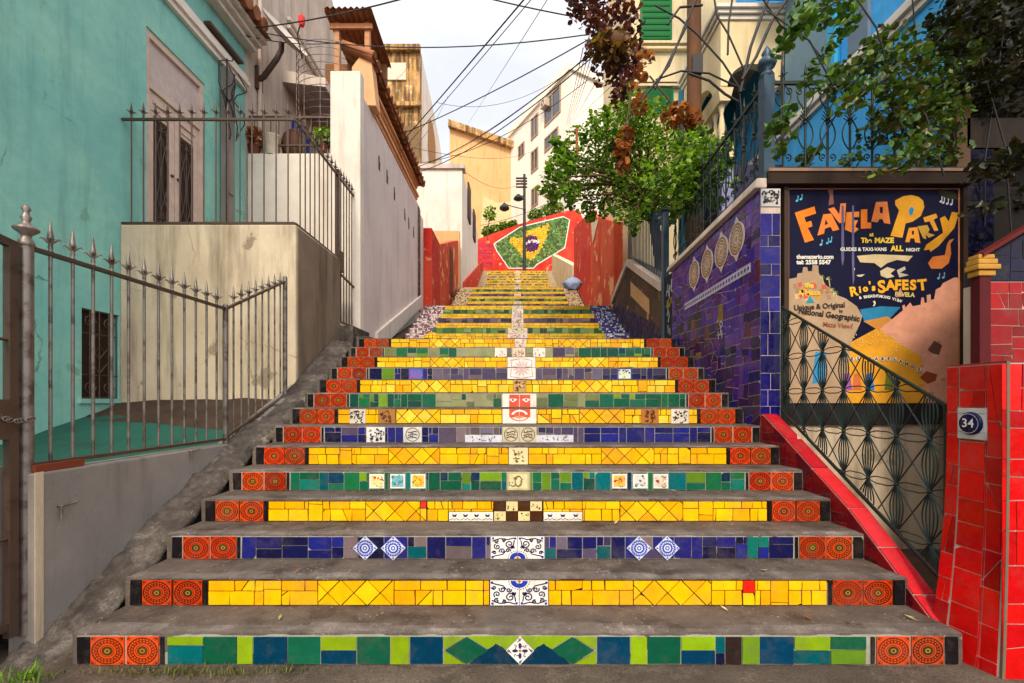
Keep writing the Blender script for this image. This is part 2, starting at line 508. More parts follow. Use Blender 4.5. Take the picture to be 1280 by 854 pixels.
M['ironwhite'] = metal_mat('weathered silver paint', C(128, 118, 112), C(62, 42, 34), .75, .48, .42, .5)
M['ironbrown'] = metal_mat('brown iron', C(84, 66, 56), C(52, 34, 26), .6)
M['ironblack'] = metal_mat('dark green iron', C(24, 42, 38), C(40, 26, 20), .5)
M['ironblue'] = metal_mat('blue grey iron', C(46, 72, 92), C(48, 52, 56), .5)
M['wood'] = plaster('brown timber', C(116, 78, 52), C(84, 54, 36), stain=C(50, 30, 20), st_amt=.6)
M['wire'] = metal_mat('black cable', C(30, 26, 26), C(22, 18, 18), .4, .5, .6, 0)
M['leaf'] = leaf_mat('leaf')
M['leafdark'] = leaf_mat('dark leaf', .4, .2)
M['bark'] = plaster('bark', C(116, 88, 66), C(78, 58, 44), stain=C(44, 32, 24), st_amt=.6, bumpy=1.0, big=4)
M['glass'] = glass_mat('window glass')
M['rooftile'] = plaster('old clay roof tile', C(168, 108, 72), C(126, 80, 54), stain=C(50, 34, 26), st_amt=.6, big=4)

# ------------------------------------------------------------------ text
def text(mb, s, fr, u, v, size, col, d, bold=0.0, align='CENTER', rot=0.0, sx=1.0):
    cu = bpy.data.curves.new("lettering", 'FONT')
    cu.body = s; cu.size = size; cu.align_x = align; cu.align_y = 'CENTER'; cu.offset = bold; cu.resolution_u = 3
    ob = bpy.data.objects.new("lettering", cu); COL.objects.link(ob)
    dg = bpy.context.evaluated_depsgraph_get()
    me = bpy.data.meshes.new_from_object(ob.evaluated_get(dg))
    ca, sa = math.cos(rot), math.sin(rot)
    for p in me.polygons:
        pts = []
        for i in p.vertices:
            q = me.vertices[i].co; x, y = q.x * sx, q.y
            pts.append(fr(u + x * ca - y * sa, v + x * sa + y * ca, d))
        mb.face(pts, col)
    bpy.data.objects.remove(ob); bpy.data.curves.remove(cu); bpy.data.meshes.remove(me)

# ================================================================== GROUND
RISE, RUN, Y1, HW = 0.155, 0.30, 2.20, 2.19
g = MB()
g.rough(-9, -6, -.5, 9, 2.6, -.005, .12, .018)
struct(g.build('street', M['ground']))
g = MB()
n_ = 24
def hill_z(x, y):
    if y < 4.2: return 2.2 if x > 0 else -.3
    return min(9.3, 2.2 + (y - 6.1) * .335) - .35 if y > 6.1 else 1.6
rowsL, rowsR = [], []
ys = [4.25, 5, 6.1, 8, 10.5, 13, 17, 21, 28, 29.5, 36, 60, 200, 900]
for y in ys:
    z = min(9.2, 1.9 + max(0, y - 6.1) * .338) - .3
    zl = z if y > 7 else (.3 if y < 6 else 1.0)
    rowsL.append([(-900 if y > 30 else -60, y, zl + (8 if y > 30 else 0)), (-20, y, zl + (1 if y > 7 else 0)), (-2.35, y, zl)])
    rowsR.append([(2.35, y, z + (1.2 if y < 10 else 0)), (20, y, z + 2), (900 if y > 30 else 60, y, z + (8 if y > 30 else 0))])
g.grid(rowsL, None, 0, False); g.grid(rowsR, None, 0, False)
g.grid([[(-2.36, y, 9.15) for y in (28.2, 40)], [(2.36, y, 9.15) for y in (28.2, 40)]], None, 0, False)
g.grid([[(-900, -900, -.06), (900, -900, -.06)], [(-900, 4.3, -.06), (900, 4.3, -.06)], [(-900, 30, 6), (900, 30, 6)]], None, 0, False)
struct(g.build('hillside', M['dirt']))

# ================================================================== TILED STAIRCASES
YEL = [C(254, 184, 4), C(248, 174, 2), C(254, 192, 14), C(242, 166, 6), C(252, 180, 0)]
YEL2 = YEL + [C(240, 206, 60), C(236, 190, 40)]
NAVY = [C(26, 26, 92), C(22, 24, 78), C(34, 34, 112), C(20, 20, 58), C(30, 36, 120)]
DUSK = [C(86, 74, 100), C(104, 92, 112), C(70, 60, 92), C(118, 100, 104), C(96, 82, 86), C(58, 50, 84)]
GRN = [C(14, 84, 60), C(18, 96, 70), C(24, 104, 62), C(10, 72, 58)]
LIME = [C(128, 160, 20), C(110, 148, 26), C(92, 130, 28)]
TEAL = [C(0, 98, 102), C(0, 82, 92), C(14, 112, 100)]
NTEAL = [C(0, 54, 84), C(4, 46, 72)]
OLIVE = [C(110, 118, 70), C(134, 138, 96), C(96, 104, 66), C(150, 148, 110)]
BLACK = C(26, 23, 26)
ORANGE = C(208, 62, 18)
WHITE = C(232, 228, 222)
INK = C(40, 34, 84)
INKB = C(38, 58, 168)
BROWN = C(70, 40, 20)

def disc(mb, fr, cx, cy, r0, r1, d, col, n=22, sx=1.0, sy=1.0, a0=0.0, a1=2 * math.pi):
    for k in range(n):
        t0 = a0 + (a1 - a0) * k / n; t1 = a0 + (a1 - a0) * (k + 1) / n
        q = [(r1, t0), (r1, t1), (r0, t1), (r0, t0)] if r0 > 0 else [(r1, t0), (r1, t1), (0, 0)]
        mb.face([fr(cx + r_ * math.cos(t) * sx, cy + r_ * math.sin(t) * sy, d) for r_, t in q], col)
def dot(mb, fr, x, y, r_, d, col, n=6):
    mb.face([fr(x + r_ * math.cos(2 * math.pi * k / n), y + r_ * math.sin(2 * math.pi * k / n), d) for k in range(n)], col)
T0, T1 = .003, .010                                   # tile back and face, in front of the cement

def deco_orange(mb, fr, cx, cy, hw, hh, rng):
    base = jit(rng.choice([ORANGE, ORANGE, C(198, 54, 18), C(194, 70, 30), C(216, 72, 22)]), rng, .22); ink = jit(rng.choice([C(66, 30, 14), C(84, 38, 18), C(50, 26, 14)]), rng, .3); grn = jit(rng.choice([C(52, 66, 18), C(70, 56, 20), C(40, 56, 20)]), rng, .3)
    cx += rng.uniform(-.002, .002); cy += rng.uniform(-.0015, .0015); hw -= rng.uniform(0, .004)
    mb.layer(fr, rect(cx - hw, cy - hh, cx + hw, cy + hh), T0, T1, base)
    d = T1 + .0005; s = hw; ky = hh / hw
    for r0, r1 in ((.88, .96), (.73, .78), (.55, .61)):
        disc(mb, fr, cx, cy, s * r0, s * r1, d, ink, 26, 1, ky)
    for k in range(20):
        t = 2 * math.pi * k / 20
        dot(mb, fr, cx + s * .67 * math.cos(t), cy + s * .67 * math.sin(t) * ky, s * .058, d, ink, 5)
    for k in range(26):
        t = 2 * math.pi * (k + .5) / 26
        dot(mb, fr, cx + s * .84 * math.cos(t), cy + s * .84 * math.sin(t) * ky, s * .042, d, ink, 4)
    disc(mb, fr, cx, cy, 0, s * .34, d, grn, 16, 1, ky)
    disc(mb, fr, cx, cy, s * .40, s * .44, d, ink, 18, 1, ky)
    disc(mb, fr, cx, cy, s * .10, s * .17, d + .0005, C(190, 120, 60), 10, 1, ky)
    for sx in (-1, 1):
        for sy in (-1, 1):
            a = math.atan2(-sy, -sx)
            for r0, r1 in ((.16, .21), (.28, .31)):
                disc(mb, fr, cx + sx * hw * .98, cy + sy * hh * .98, s * r0, s * r1, d, ink, 6, 1, ky, a - .75, a + .75)
            dot(mb, fr, cx + sx * hw * .9, cy + sy * hh * .9, s * .07, d, grn, 5)
def spiral(cx, cy, r_, turns, a0, sgn, n=26):
    return [(cx + r_ * (1 - .88 * i / n) * math.cos(a0 + sgn * turns * 2 * math.pi * i / n), cy + r_ * (1 - .88 * i / n) * math.sin(a0 + sgn * turns * 2 * math.pi * i / n)) for i in range(n + 1)]
def deco_scroll(mb, fr, cx, cy, hw, hh, sx, sy):
    mb.layer(fr, rect(cx - hw, cy - hh, cx + hw, cy + hh), T0, T1, WHITE)
    d = T1 + .0005
    def P_(x, y): return (cx + sx * x * hw, cy + sy * y * hh)
    for x, y, r_, a0, sg in ((.62, -.05, .16, .9, -1), (-.75, .45, .17, 3.0, 1), (-.05, -.72, .17, 2.0, -1), (.42, -.35, .34, 1.2, 1), (-.52, -.1, .26, 4.2, -1), (-.15, .3, .24, 2.6, 1), (.3, .25, .2, .4, -1), (-.55, -.62, .2, 1.0, 1)):
        sp = spiral(0, 0, r_, 1.35, a0, sg)
        mb.ribbon(fr, [P_(x + p[0], y + p[1]) for p in sp], hw * .095, d, INK)
    for pts in ([(-.9, .82), (-.6, .72), (-.1, .6), (.12, .3)], [(-.9, -.6), (-.3, -.85), (.3, -.75), (.75, -.9)], [(.55, .1), (.72, -.3), (.78, -.7)]):
        mb.ribbon(fr, [P_(*p) for p in pts], hw * .09, d, INK)
    for x, y in ((-.88, .85), (-.84, -.86), (.84, -.84)):
        disc(mb, fr, *P_(x, y), 0, hw * .1, d, INKB, 7)
    a = math.atan2(-sy, -sx)
    c = P_(1, 1)
    disc(mb, fr, c[0], c[1], hw * .22, hw * .58, d, INKB, 7, 1, hh / hw, a - .78, a + .78)
    disc(mb, fr, c[0], c[1], 0, hw * .15, d, C(222, 130, 60), 4, 1, hh / hw, a - .78, a + .78)
    for k in range(6):
        t = a - .66 + 1.32 * k / 5
        dot(mb, fr, c[0] + hw * .7 * math.cos(t), c[1] + hh * .7 * math.sin(t), hw * .05, d, INK, 5)
def deco_diamond(mb, fr, cx, cy, h):
    mb.layer(fr, [(cx - h, cy), (cx, cy - h), (cx + h, cy), (cx, cy + h)], T0, T1 + .001, WHITE)
    d = T1 + .0016
    for k in range(4):
        a = math.pi / 2 * k
        ca, sa = math.cos(a), math.sin(a)
        q = [(.1, 0), (.25, .1), (.45, .12), (.6, 0), (.45, -.12), (.25, -.1)]
        mb.face([fr(cx + h * (x * ca - y * sa), cy + h * (x * sa + y * ca), d) for x, y in q], INK)
        mb.ribbon(fr, [(cx + h * (x * ca - y * sa), cy + h * (x * sa + y * ca)) for x, y in ((.1, .3), (.28, .36), (.3, .24), (.42, .3), (.4, .42))], h * .06, d, INK)
        mb.ribbon(fr, [(cx + h * (x * ca - y * sa), cy + h * (x * sa + y * ca)) for x, y in ((.62, .18), (.72, .06), (.8, .1))], h * .06, d, INK)
        disc(mb, fr, cx + h * .82 * ca, cy + h * .82 * sa, h * .03, h * .1, d, INK, 7)
    disc(mb, fr, cx, cy, h * .03, h * .09, d, C(120, 60, 60), 8)
def deco_medal(mb, fr, cx, cy, h):
    mb.layer(fr, [(cx - h, cy), (cx, cy - h), (cx + h, cy), (cx, cy + h)], T0, T1 + .001, C(206, 214, 236))
    d = T1 + .0016
    for r0, r1 in ((.54, .68), (.30, .42), (.10, .18)):
        disc(mb, fr, cx, cy, h * r0, h * r1, d, INKB, 22)
    for k in range(18):
        t = 2 * math.pi * k / 18
        mb.ribbon(fr, [(cx + h * .42 * math.cos(t), cy + h * .42 * math.sin(t)), (cx + h * .54 * math.cos(t), cy + h * .54 * math.sin(t))], h * .045, d, INKB)
        dot(mb, fr, cx + h * .61 * math.cos(t), cy + h * .61 * math.sin(t), h * .035, d + .0005, WHITE, 5)
    for k in range(4):
        t = math.pi / 2 * k
        disc(mb, fr, cx + h * .82 * math.cos(t), cy + h * .82 * math.sin(t), h * .03, h * .09, d, INKB, 6)
def deco_busy(mb, fr, x0, y0, x1, y1, base, inks, n, rng, border=None):
    mb.layer(fr, rect(x0, y0, x1, y1), T0, T1, base)
    d = T1 + .0005
    w_, h_ = x1 - x0, y1 - y0
    if border:
        b = min(w_, h_) * .1
        for q in (rect(x0, y0, x1, y0 + b), rect(x0, y1 - b, x1, y1), rect(x0, y0 + b, x0 + b, y1 - b), rect(x1 - b, y0 + b, x1, y1 - b)):
            mb.face([fr(p[0], p[1], d) for p in q], border)
    for i in range(n):
        r_ = min(w_, h_) * rng.uniform(.06, .15)
        x, y = rng.uniform(x0 + w_ * .14, x1 - w_ * .14), rng.uniform(y0 + h_ * .14, y1 - h_ * .14)
        a = rng.uniform(0, 6.3)
        if rng.random() < .5:
            mb.ribbon(fr, [(x + r_ * math.cos(a + t * .9), y + r_ * math.sin(a + t * .9)) for t in range(4)], r_ * .5, d + .00012 * i, rng.choice(inks))
        else:
            k = rng.choice((3, 4, 5))
            mb.face([fr(x + r_ * .8 * math.cos(a + 6.283 * t / k), y + r_ * .8 * math.sin(a + 6.283 * t / k), d + .00012 * i) for t in range(k)], rng.choice(inks))
def deco_round(mb, fr, x0, y0, x1, y1, base, ink, rng):
    mb.layer(fr, rect(x0, y0, x1, y1), T0, T1, base)
    cx, cy, r_ = (x0 + x1) / 2, (y0 + y1) / 2, min(x1 - x0, y1 - y0) / 2
    d = T1 + .0005
    disc(mb, fr, cx, cy, r_ * .82, r_ * .92, d, ink, 22)
    for k in range(3):
        mb.ribbon(fr, [(cx + r_ * x, cy + r_ * (.35 - .35 * k + .1 * math.sin(5 * x + k))) for x in (-.6, -.3, 0, .3, .6)], r_ * .14, d, ink)
    for i in range(9):
        dot(mb, fr, cx + r_ * rng.uniform(-.55, .55), cy + r_ * rng.uniform(-.5, .5), r_ * .09, d + .0004, ink, 5)

def yellow_rects(x0, x1, v0, v1, rng):
    out = []; h = v1 - v0
    vs = v0 + h * rng.uniform(.56, .66)
    for a, b in ((v0, vs), (vs, v1)):
        x = x0
        while x < x1 - .001:
            w_ = rng.choice((.055, .075, .1, .115, .12, .14, .15))
            if x + w_ > x1 - .04: w_ = x1 - x
            sk = rng.uniform(-.004, .004)
            q = [(x, a), (min(x1, x + w_), a), (min(x1, x + w_ + sk), b), (x, b)]
            if rng.random() < .13 and w_ > .07:
                p = (x + w_ * rng.uniform(.3, .7), (a + b) / 2); t = rng.uniform(-1.1, 1.1)
                out += cut([q], p, (math.cos(t), math.sin(t)))
            else: out.append(q)
            x += w_
    if rng.random() < .8:                      # a few full height pieces
        xa = rng.uniform(x0, x1 - .15); R_ = rect(xa, v0, xa + .1, v1)
        new = []
        for q in out:
            ins = clip(q, R_)
            if len(ins) > 2 and abs(area(ins)) > 1e-6:
                for s_ in (-1, 1):
                    h_ = halfcut(q, (xa if s_ < 0 else xa + .1, 0), (1, 0) if s_ < 0 else (-1, 0))
                    if len(h_) > 2 and abs(area(h_)) > 1e-6: new.append(h_)
            else: new.append(q)
        out = new + cut([R_], (0, v0 + (v1 - v0) * rng.uniform(.35, .6)), (0.03, 1))
    return out
def diamonds(x0, x1, v0, v1, sp=.105):
    out = [rect(x0, v0, x1, v1)]
    L = x1 - x0 + 1
    s = sp * math.sqrt(2)
    for sg in (1, -1):
        x = x0 - L
        while x < x1 + L:
            out = cut(out, (x, (v0 + v1) / 2 + (0.0 if sg > 0 else 0)), (math.sqrt(.5), math.sqrt(.5) * sg))
            x += s
    return out
def blocks(x0, x1, v0, v1, rng, pals, split=.5):
    out = []; x = x0
    while x < x1 - .001:
        w_ = rng.choice((.07, .09, .12, .15, .165))
        if x + w_ > x1 - .05: w_ = x1 - x
        if rng.random() < split:
            t = v0 + (v1 - v0) * rng.uniform(.35, .68)
            out.append((rect(x, v0, x + w_, t), rng.choice(pals[0])))
            if rng.random() < .3:
                xm = x + w_ * rng.uniform(.3, .7)
                out += [(rect(x, t, xm, v1), rng.choice(pals[1])), (rect(xm, t, x + w_, v1), rng.choice(pals[0]))]
            else: out.append((rect(x, t, x + w_, v1), rng.choice(pals[1])))
        else: out.append((rect(x, v0, x + w_, v1), rng.choice(pals[0] if rng.random() < .6 else pals[1])))
        x += w_
    return out
def holes(items, hs):
    "take the rectangles hs out of the tile pieces"
    for (a, b, c, d) in hs:
        new = []
        for q, col in items:
            rest = q
            for p, n in (((a, 0), (-1, 0)), ((c, 0), (1, 0)), ((0, b), (0, -1)), ((0, d), (0, 1))):
                o_ = halfcut(rest, p, (-n[0], -n[1]))
                if len(o_) > 2 and abs(area(o_)) > 1e-6: new.append((o_, col))
                rest = halfcut(rest, p, n)
                if len(rest) < 3: break
        items = new
    return items

PX = lambda px, Y: (px - 644.5) / F * Y
# ---- orange corner tile: one mesh, copied
def put(items, mb, fr, rng, gap=.0022, ja=.1):
    for q, c in items:
        q = inset(q, gap)
        if len(q) < 3 or abs(area(q)) < 2e-5: continue
        mb.piece(fr, q, T0, T1, rng, jit(c, rng, ja), .0012, .09 if abs(area(q)) > .002 else .0)

flight = thing('tiled_staircase', 'lowest wide flight of mosaic steps with orange patterned tiles at both ends', 'staircase', (0, Y1, 0), 'tiled flights of the stairway')
def grout_for(k): return C(52, 32, 16) if k % 2 else C(160, 158, 146)
protoO = None
for k in range(14):
    rng = random.Random(100 + k)
    Y = Y1 + RUN * k; z0, z1 = RISE * k, RISE * (k + 1)
    m_ = MB()
    m_.rough(-HW - .03, Y, z0 - .12, HW + .02, Y + RUN + (.06 if k < 13 else 2.0), z1, .026 if k < 8 else .08, .007 if k < 6 else .004, C(205, 200, 196), seed=k * 3.3, topcol=(lambda x, y, Y=Y: tuple(c * (1.0 + .25 * noise.noise(Vector((x * 11, y * 11, k)))) for c in (C(236, 236, 240) if y - Y < .085 + .05 * noise.noise(Vector((x * 1.7, k, 0))) else C(190, 180, 172)))) if k < 9 else None)
    st = m_.build('step', M['step'], flight)
    fr = front(Y)
    v0, v1 = z0 + .004, z1 - .013
    rz = MB()
    rz.layer(fr, rect(-HW, v0 - .002, HW, v1 + .001), -.012, T0, grout_for(k))
    items = []; hs = []; dec = []
    xe = 1.745
    for s in (-1, 1):
        a, b = sorted((s * 2.188, s * 2.122)); items.append((rect(a, v0, b, v1), BLACK))
        a, b = sorted((s * 1.776, s * 1.752)); items.append((rect(a, v0, b, v1), BLACK))
    vm = (v0 + v1) / 2; hh = (v1 - v0) / 2
    def P0(px): return PX(px, Y)
    def special(fn):
        q = MB(); fn(q); q.build('patterned_tile', M['tile'], st)
    if k == 0:
        spec = [(208, 252, ((.68, TEAL[0]), (1, LIME[0]))), (253, 294, ((1, GRN[0]),)), (295, 314, ((1, LIME[0]),)), (315, 357, ((1, NTEAL[0]),)), (358, 398, ((1, GRN[1]),)),
                (399, 443, ((.5, NTEAL[0]), (1, LIME[0]))), (444, 485, ((1, GRN[0]),)), (486, 509, ((1, LIME[0]),)), (510, 551, ((1, NTEAL[0]),)),
                (743, 784, ((1, NTEAL[0]),)), (785, 805, ((1, LIME[0]),)), (806, 847, ((1, GRN[0]),)), (848, 890, ((.5, NTEAL[0]), (1, LIME[0]))), (891, 902, ((.4, NAVY[3]), (1, TEAL[1]))),
                (903, 923, ((1, C(44, 32, 30)),)), (924, 945, ((1, LIME[1]),)), (946, 988, ((1, NTEAL[0]),)), (989, 1033, ((.5, TEAL[1]), (1, LIME[0]))), (1034, 1078, ((.52, LIME[2]), (1, GRN[0])))]
        for a, b, cs in spec:
            t = v0
            for f_, c_ in cs:
                n_v = v0 + (v1 - v0) * f_
                items.append((rect(P0(a), t, P0(b + 1), n_v), c_)); t = n_v
        xl, xr = P0(552), P0(743); xc = (xl + xr) / 2
        dh = hh; dgl, dgr = P0(581), P0(713)
        xs_ = (P0(590) - xl)
        for cx_ in (dgl, dgr):
            w_ = .112
            items.append(([(cx_ - w_, vm), (cx_, v0), (cx_ + w_, vm), (cx_, v1)], GRN[0]))
        wq = .112
        items += [([(xl, v0), (dgl, v0), (xl, vm)], LIME[0]), ([(xl, vm), (dgl, v1), (xl, v1)], LIME[0]), ([(xr, v0), (xr, vm), (dgr, v0)], LIME[0]), ([(xr, vm), (xr, v1), (dgr, v1)], LIME[0])]
        m1, m2 = (dgl + xc) / 2 + .012, (dgr + xc) / 2 - .012
        items += [([(dgl + .005, v0), (xc, v0), (m1 + .035, v0 + .09), (m1, v0 + .102), (m1 - .03, v0 + .085)], NTEAL[1]), ([(xc, v0), (dgr - .005, v0), (m2 + .03, v0 + .085), (m2, v0 + .102), (m2 - .035, v0 + .09)], NTEAL[1])]
        for q_ in ([(dgl + .006, v1), (dgl + wq + .004, vm + .004), (m1, v0 + .106), (xc - hh - .004, vm + .003), (xc - .006, v1)], [(xc + .006, v1), (xc + hh + .004, vm + .003), (m2, v0 + .106), (dgr - wq - .004, vm + .004), (dgr - .006, v1)]):
            rz.layer(fr, q_, T0, T1 - .0012, LIME[0])
        special(lambda q: deco_diamond(q, fr, xc, vm, hh))
    elif k in (2, 6, 10):
        if k == 2:
            items += blocks(-xe, -1.1, v0, v1, rng, (NAVY, NAVY + [LIME[2]]), .6) + blocks(-1.1, 1.1, v0, v1, rng, (NAVY[:4] + DUSK + TEAL[1:2], DUSK + NAVY), .55) + blocks(1.1, xe, v0, v1, rng, (NAVY, NAVY + TEAL), .55)
            hs = [(x - .094, v0 - .01, x + .094, v1 + .01) for x in (P0(455), P0(490), P0(795.5), P0(830.5))] + [(P0(610.5), v0 - .01, P0(678), v1 + .01)]
            hs = hs[4:]
            for x in (P0(455), P0(490), P0(795.5), P0(830.5)):
                special(lambda q, x=x: deco_medal(q, frame((0, Y - .0085, 0), (1, 0, 0), (0, 0, 1)), x, vm, hh + .008))
            w_ = (P0(678) - P0(611)) / 4
            for s in (-1, 1):
                special(lambda q, s=s: deco_scroll(q, fr, P0(644.5) + s * w_, vm, w_ - .002, hh, -s, -1))
        elif k == 6:
            items += blocks(-xe, -.55, v0, v1, rng, (NAVY, NAVY + DUSK[:1]), .5) + blocks(-.55, .6, v0, v1, rng, (DUSK, DUSK), .5) + blocks(.6, xe, v0, v1, rng, (NAVY + DUSK[5:], NAVY + TEAL[1:2]), .55)  # middle tiles greyed: sun glare is put into their colour
            hs = [(P0(456), v0 - .01, P0(479), v1 + .01), (P0(502), v0 - .01, P0(525), v1 + .01), (P0(579), v0 - .01, P0(625), vm), (P0(625.5), v0 - .01, P0(668), v1 + .01), (P0(668), v0 - .01, P0(714), vm)]
            special(lambda q: deco_busy(q, fr, P0(456), v0, P0(479), v1, C(222, 220, 216), [C(60, 56, 80), C(90, 90, 104), C(40, 40, 60)], 22, rng))
            special(lambda q: deco_round(q, fr, P0(502), v0, P0(525), v1, C(206, 202, 196), C(70, 66, 76), rng))
            for a, b in ((579, 625), (668, 714)):
                special(lambda q, a=a, b=b: deco_busy(q, fr, P0(a), v0, P0(b), vm - .004, C(206, 204, 216), [INK], 26, rng))
            for a, b in ((626, 646.5), (647, 668)):
                special(lambda q, a=a, b=b: deco_round(q, fr, P0(a), v0, P0(b), v1, C(198, 188, 160), C(96, 78, 60), rng))
        else:
            items += blocks(-xe, -1.0, v0, v1, rng, (NAVY, NAVY + LIME[2:]), .6) + blocks(-1.0, 1.0, v0, v1, rng, (DUSK, DUSK), .55) + blocks(1.0, xe, v0, v1, rng, (NAVY, DUSK[5:] + LIME[2:]), .55)  # greyish centre again imitates glare by tile colour
            hs = [(P0(509), v0 - .01, P0(526), v1 + .01), (P0(769), v0 - .01, P0(787), v1 + .01), (P0(632), v0 - .01, P0(667), v1 + .01)]
            special(lambda q: deco_busy(q, fr, P0(509), v0, P0(526), v1, C(80, 110, 200), [C(210, 40, 60), C(200, 50, 90)], 16, rng, C(70, 90, 180)))
            special(lambda q: deco_busy(q, fr, P0(769), v0, P0(787), v1, C(212, 222, 190), [C(40, 50, 140), C(40, 40, 100)], 10, rng, C(50, 60, 150)))
    elif k in (4, 8, 12):
        if k == 4: items += blocks(-xe, xe, v0, v1, rng, (GRN + TEAL, LIME[1:] + GRN + NTEAL), .55)
        elif k == 8: items += blocks(-xe, -.85, v0, v1, rng, (GRN, GRN + LIME), .55) + blocks(-.85, .85, v0, v1, rng, (OLIVE + GRN[:1], OLIVE), .5) + blocks(.85, xe, v0, v1, rng, (GRN, LIME + GRN), .5)  # olive grey middle stands in for glare on the green tiles
        else: items += blocks(-xe, -.8, v0, v1, rng, (LIME[1:] + OLIVE, GRN + NTEAL + LIME), .5) + blocks(-.8, .8, v0, v1, rng, (OLIVE, OLIVE + DUSK), .5) + blocks(.8, xe, v0, v1, rng, (LIME[1:] + GRN, GRN + NTEAL), .5)  # centre colours faded to paint in the glare
        if k == 4:
            hs = [(P0(c) - .06, vm - .058, P0(c) + .06, vm + .058) for c in (469, 495, 520.5, 771.5, 797.5, 823)] + [(P0(631), v0 - .01, P0(660), v1 + .01)]
            inks = [[C(220, 180, 30), C(200, 40, 40), C(40, 60, 120)], [C(60, 140, 150), C(30, 90, 110), C(190, 120, 90)], [C(240, 150, 30), C(60, 120, 60), C(190, 50, 30)], [C(230, 150, 40), C(60, 40, 120), C(190, 60, 40)], [C(60, 60, 60), C(120, 120, 116), C(150, 150, 146)], [C(200, 150, 120), C(130, 70, 60), C(90, 120, 110)]]
            bs = [C(240, 220, 150), C(120, 180, 190), C(240, 190, 70), C(240, 180, 80), C(214, 214, 210), C(226, 206, 190)]
            for c, ik, b_ in zip((469, 495, 520.5, 771.5, 797.5, 823), inks, bs):
                special(lambda q, c=c, ik=ik, b_=b_: deco_busy(q, fr, P0(c) - .056, vm - .055, P0(c) + .056, vm + .055, b_, ik, 12, rng, WHITE))
            special(lambda q: deco_busy(q, fr, P0(632), v0, P0(659), v1, C(214, 204, 160), [C(120, 100, 60), C(160, 140, 90)], 8, rng, C(190, 178, 130)))
            special(lambda q: disc(q, fr, P0(645.5), vm, hh * .42, hh * .56, T1 + .002, C(110, 104, 60), 20, .75, 1.15))
        elif k == 8:
            hs = [(P0(625), v0 - .01, P0(668), v1 + .01)]
            def faceT(q):
                w_ = P0(668) - P0(625.5); x0_ = P0(625.5)
                for i in (0, 1): q.layer(fr, rect(x0_ + i * w_ / 2 + .001, v0, x0_ + (i + 1) * w_ / 2 - .001, v1), T0, T1, C(236, 222, 212))
                red = C(214, 84, 62)
                for i in (0, 1):
                    a_ = x0_ + (.2 if i == 0 else .51) * w_; b_ = x0_ + (.49 if i == 0 else .82) * w_
                    q.face([fr(a_, v0, T1 + .0006), fr(b_, v0, T1 + .0006), fr(b_, v1 - .01, T1 + .0006), fr(a_, v1 - .01, T1 + .0006)], red)
                    ex = x0_ + (.31 if i == 0 else .7) * w_
                    q.face([fr(ex - .045, vm + .008, T1 + .0012), fr(ex, vm - .022, T1 + .0012), fr(ex + .045, vm + .008, T1 + .0012), fr(ex + .02, vm + .018, T1 + .0012), fr(ex - .02, vm + .018, T1 + .0012)], C(240, 232, 226))
                    dot(q, fr, ex, vm + .004, .011, T1 + .0018, C(120, 50, 44), 8)
            special(faceT)
        else:
            hs = [(P0(638), v0 - .01, P0(654), v1 + .01), (P0(616), v0 - .01, P0(631), v1 + .01), (P0(664), v0 - .01, P0(679), v1 + .01)]
            special(lambda q: deco_busy(q, fr, P0(638), v0, P0(654), v1, C(222, 200, 176), [C(120, 90, 80), C(160, 130, 110)], 16, rng))
            special(lambda q: deco_busy(q, fr, P0(616), v0, P0(631), v1, C(232, 222, 208), [C(110, 100, 110)], 6, rng))
            special(lambda q: deco_busy(q, fr, P0(664), v0, P0(679), v1, C(232, 222, 208), [C(170, 90, 90), C(110, 100, 110)], 7, rng))
    else:
        pal = YEL if k < 7 else YEL2
        d1, d2 = (-1.14, -.71), (.64, 1.08)
        sh = rng.uniform(-.08, .08)
        qs = yellow_rects(-xe, d1[0] + sh, v0, v1, rng) + diamonds(d1[0] + sh, d1[1] + sh, v0, v1) + yellow_rects(d1[1] + sh, d2[0] + sh, v0, v1, rng) + diamonds(d2[0] + sh, d2[1] + sh, v0, v1) + yellow_rects(d2[1] + sh, xe, v0, v1, rng)
        items += [(q, rng.choice(pal)) for q in qs]
        if k == 1:
            hs = [(P0(609.5), v0 - .01, P0(683), v1 + .01), (P0(925), vm + .0, P0(940), v1 + .01)]
            items2 = [(rect(P0(925), vm, P0(940), v1), C(220, 30, 18))]
            w_ = (P0(683) - P0(610)) / 4
            for s in (-1, 1):
                special(lambda q, s=s: deco_scroll(q, fr, P0(646.5) + s * w_, vm, w_ - .002, hh, -s, 1))
        elif k == 3:
            hs = [(P0(558), v0 - .01, P0(614.5), vm - .004), (P0(614.5), v0 - .01, P0(675.5), v1 + .01), (P0(675.5), v0 - .01, P0(725), vm - .004), (P0(523), vm + .02, P0(531), v1 + .01)]
            items2 = [(rect(P0(523), vm + .02, P0(531), v1), C(214, 30, 20))]
            w_ = (P0(675) - P0(615)) / 4
            def checker(q):
                for i in range(4):
                    for j in range(2):
                        x0_ = P0(615) + i * w_; y0_ = v0 + j * hh
                        if (i + j) % 2: q.layer(fr, rect(x0_ + .001, y0_ + .001, x0_ + w_ - .001, y0_ + hh - .001), T0, T1, BROWN)
                        else: deco_busy(q, fr, x0_ + .002, y0_ + .002, x0_ + w_ - .002, y0_ + hh - .002, C(226, 206, 150), [C(110, 90, 40), C(60, 50, 30)], 7, rng)
            special(checker)
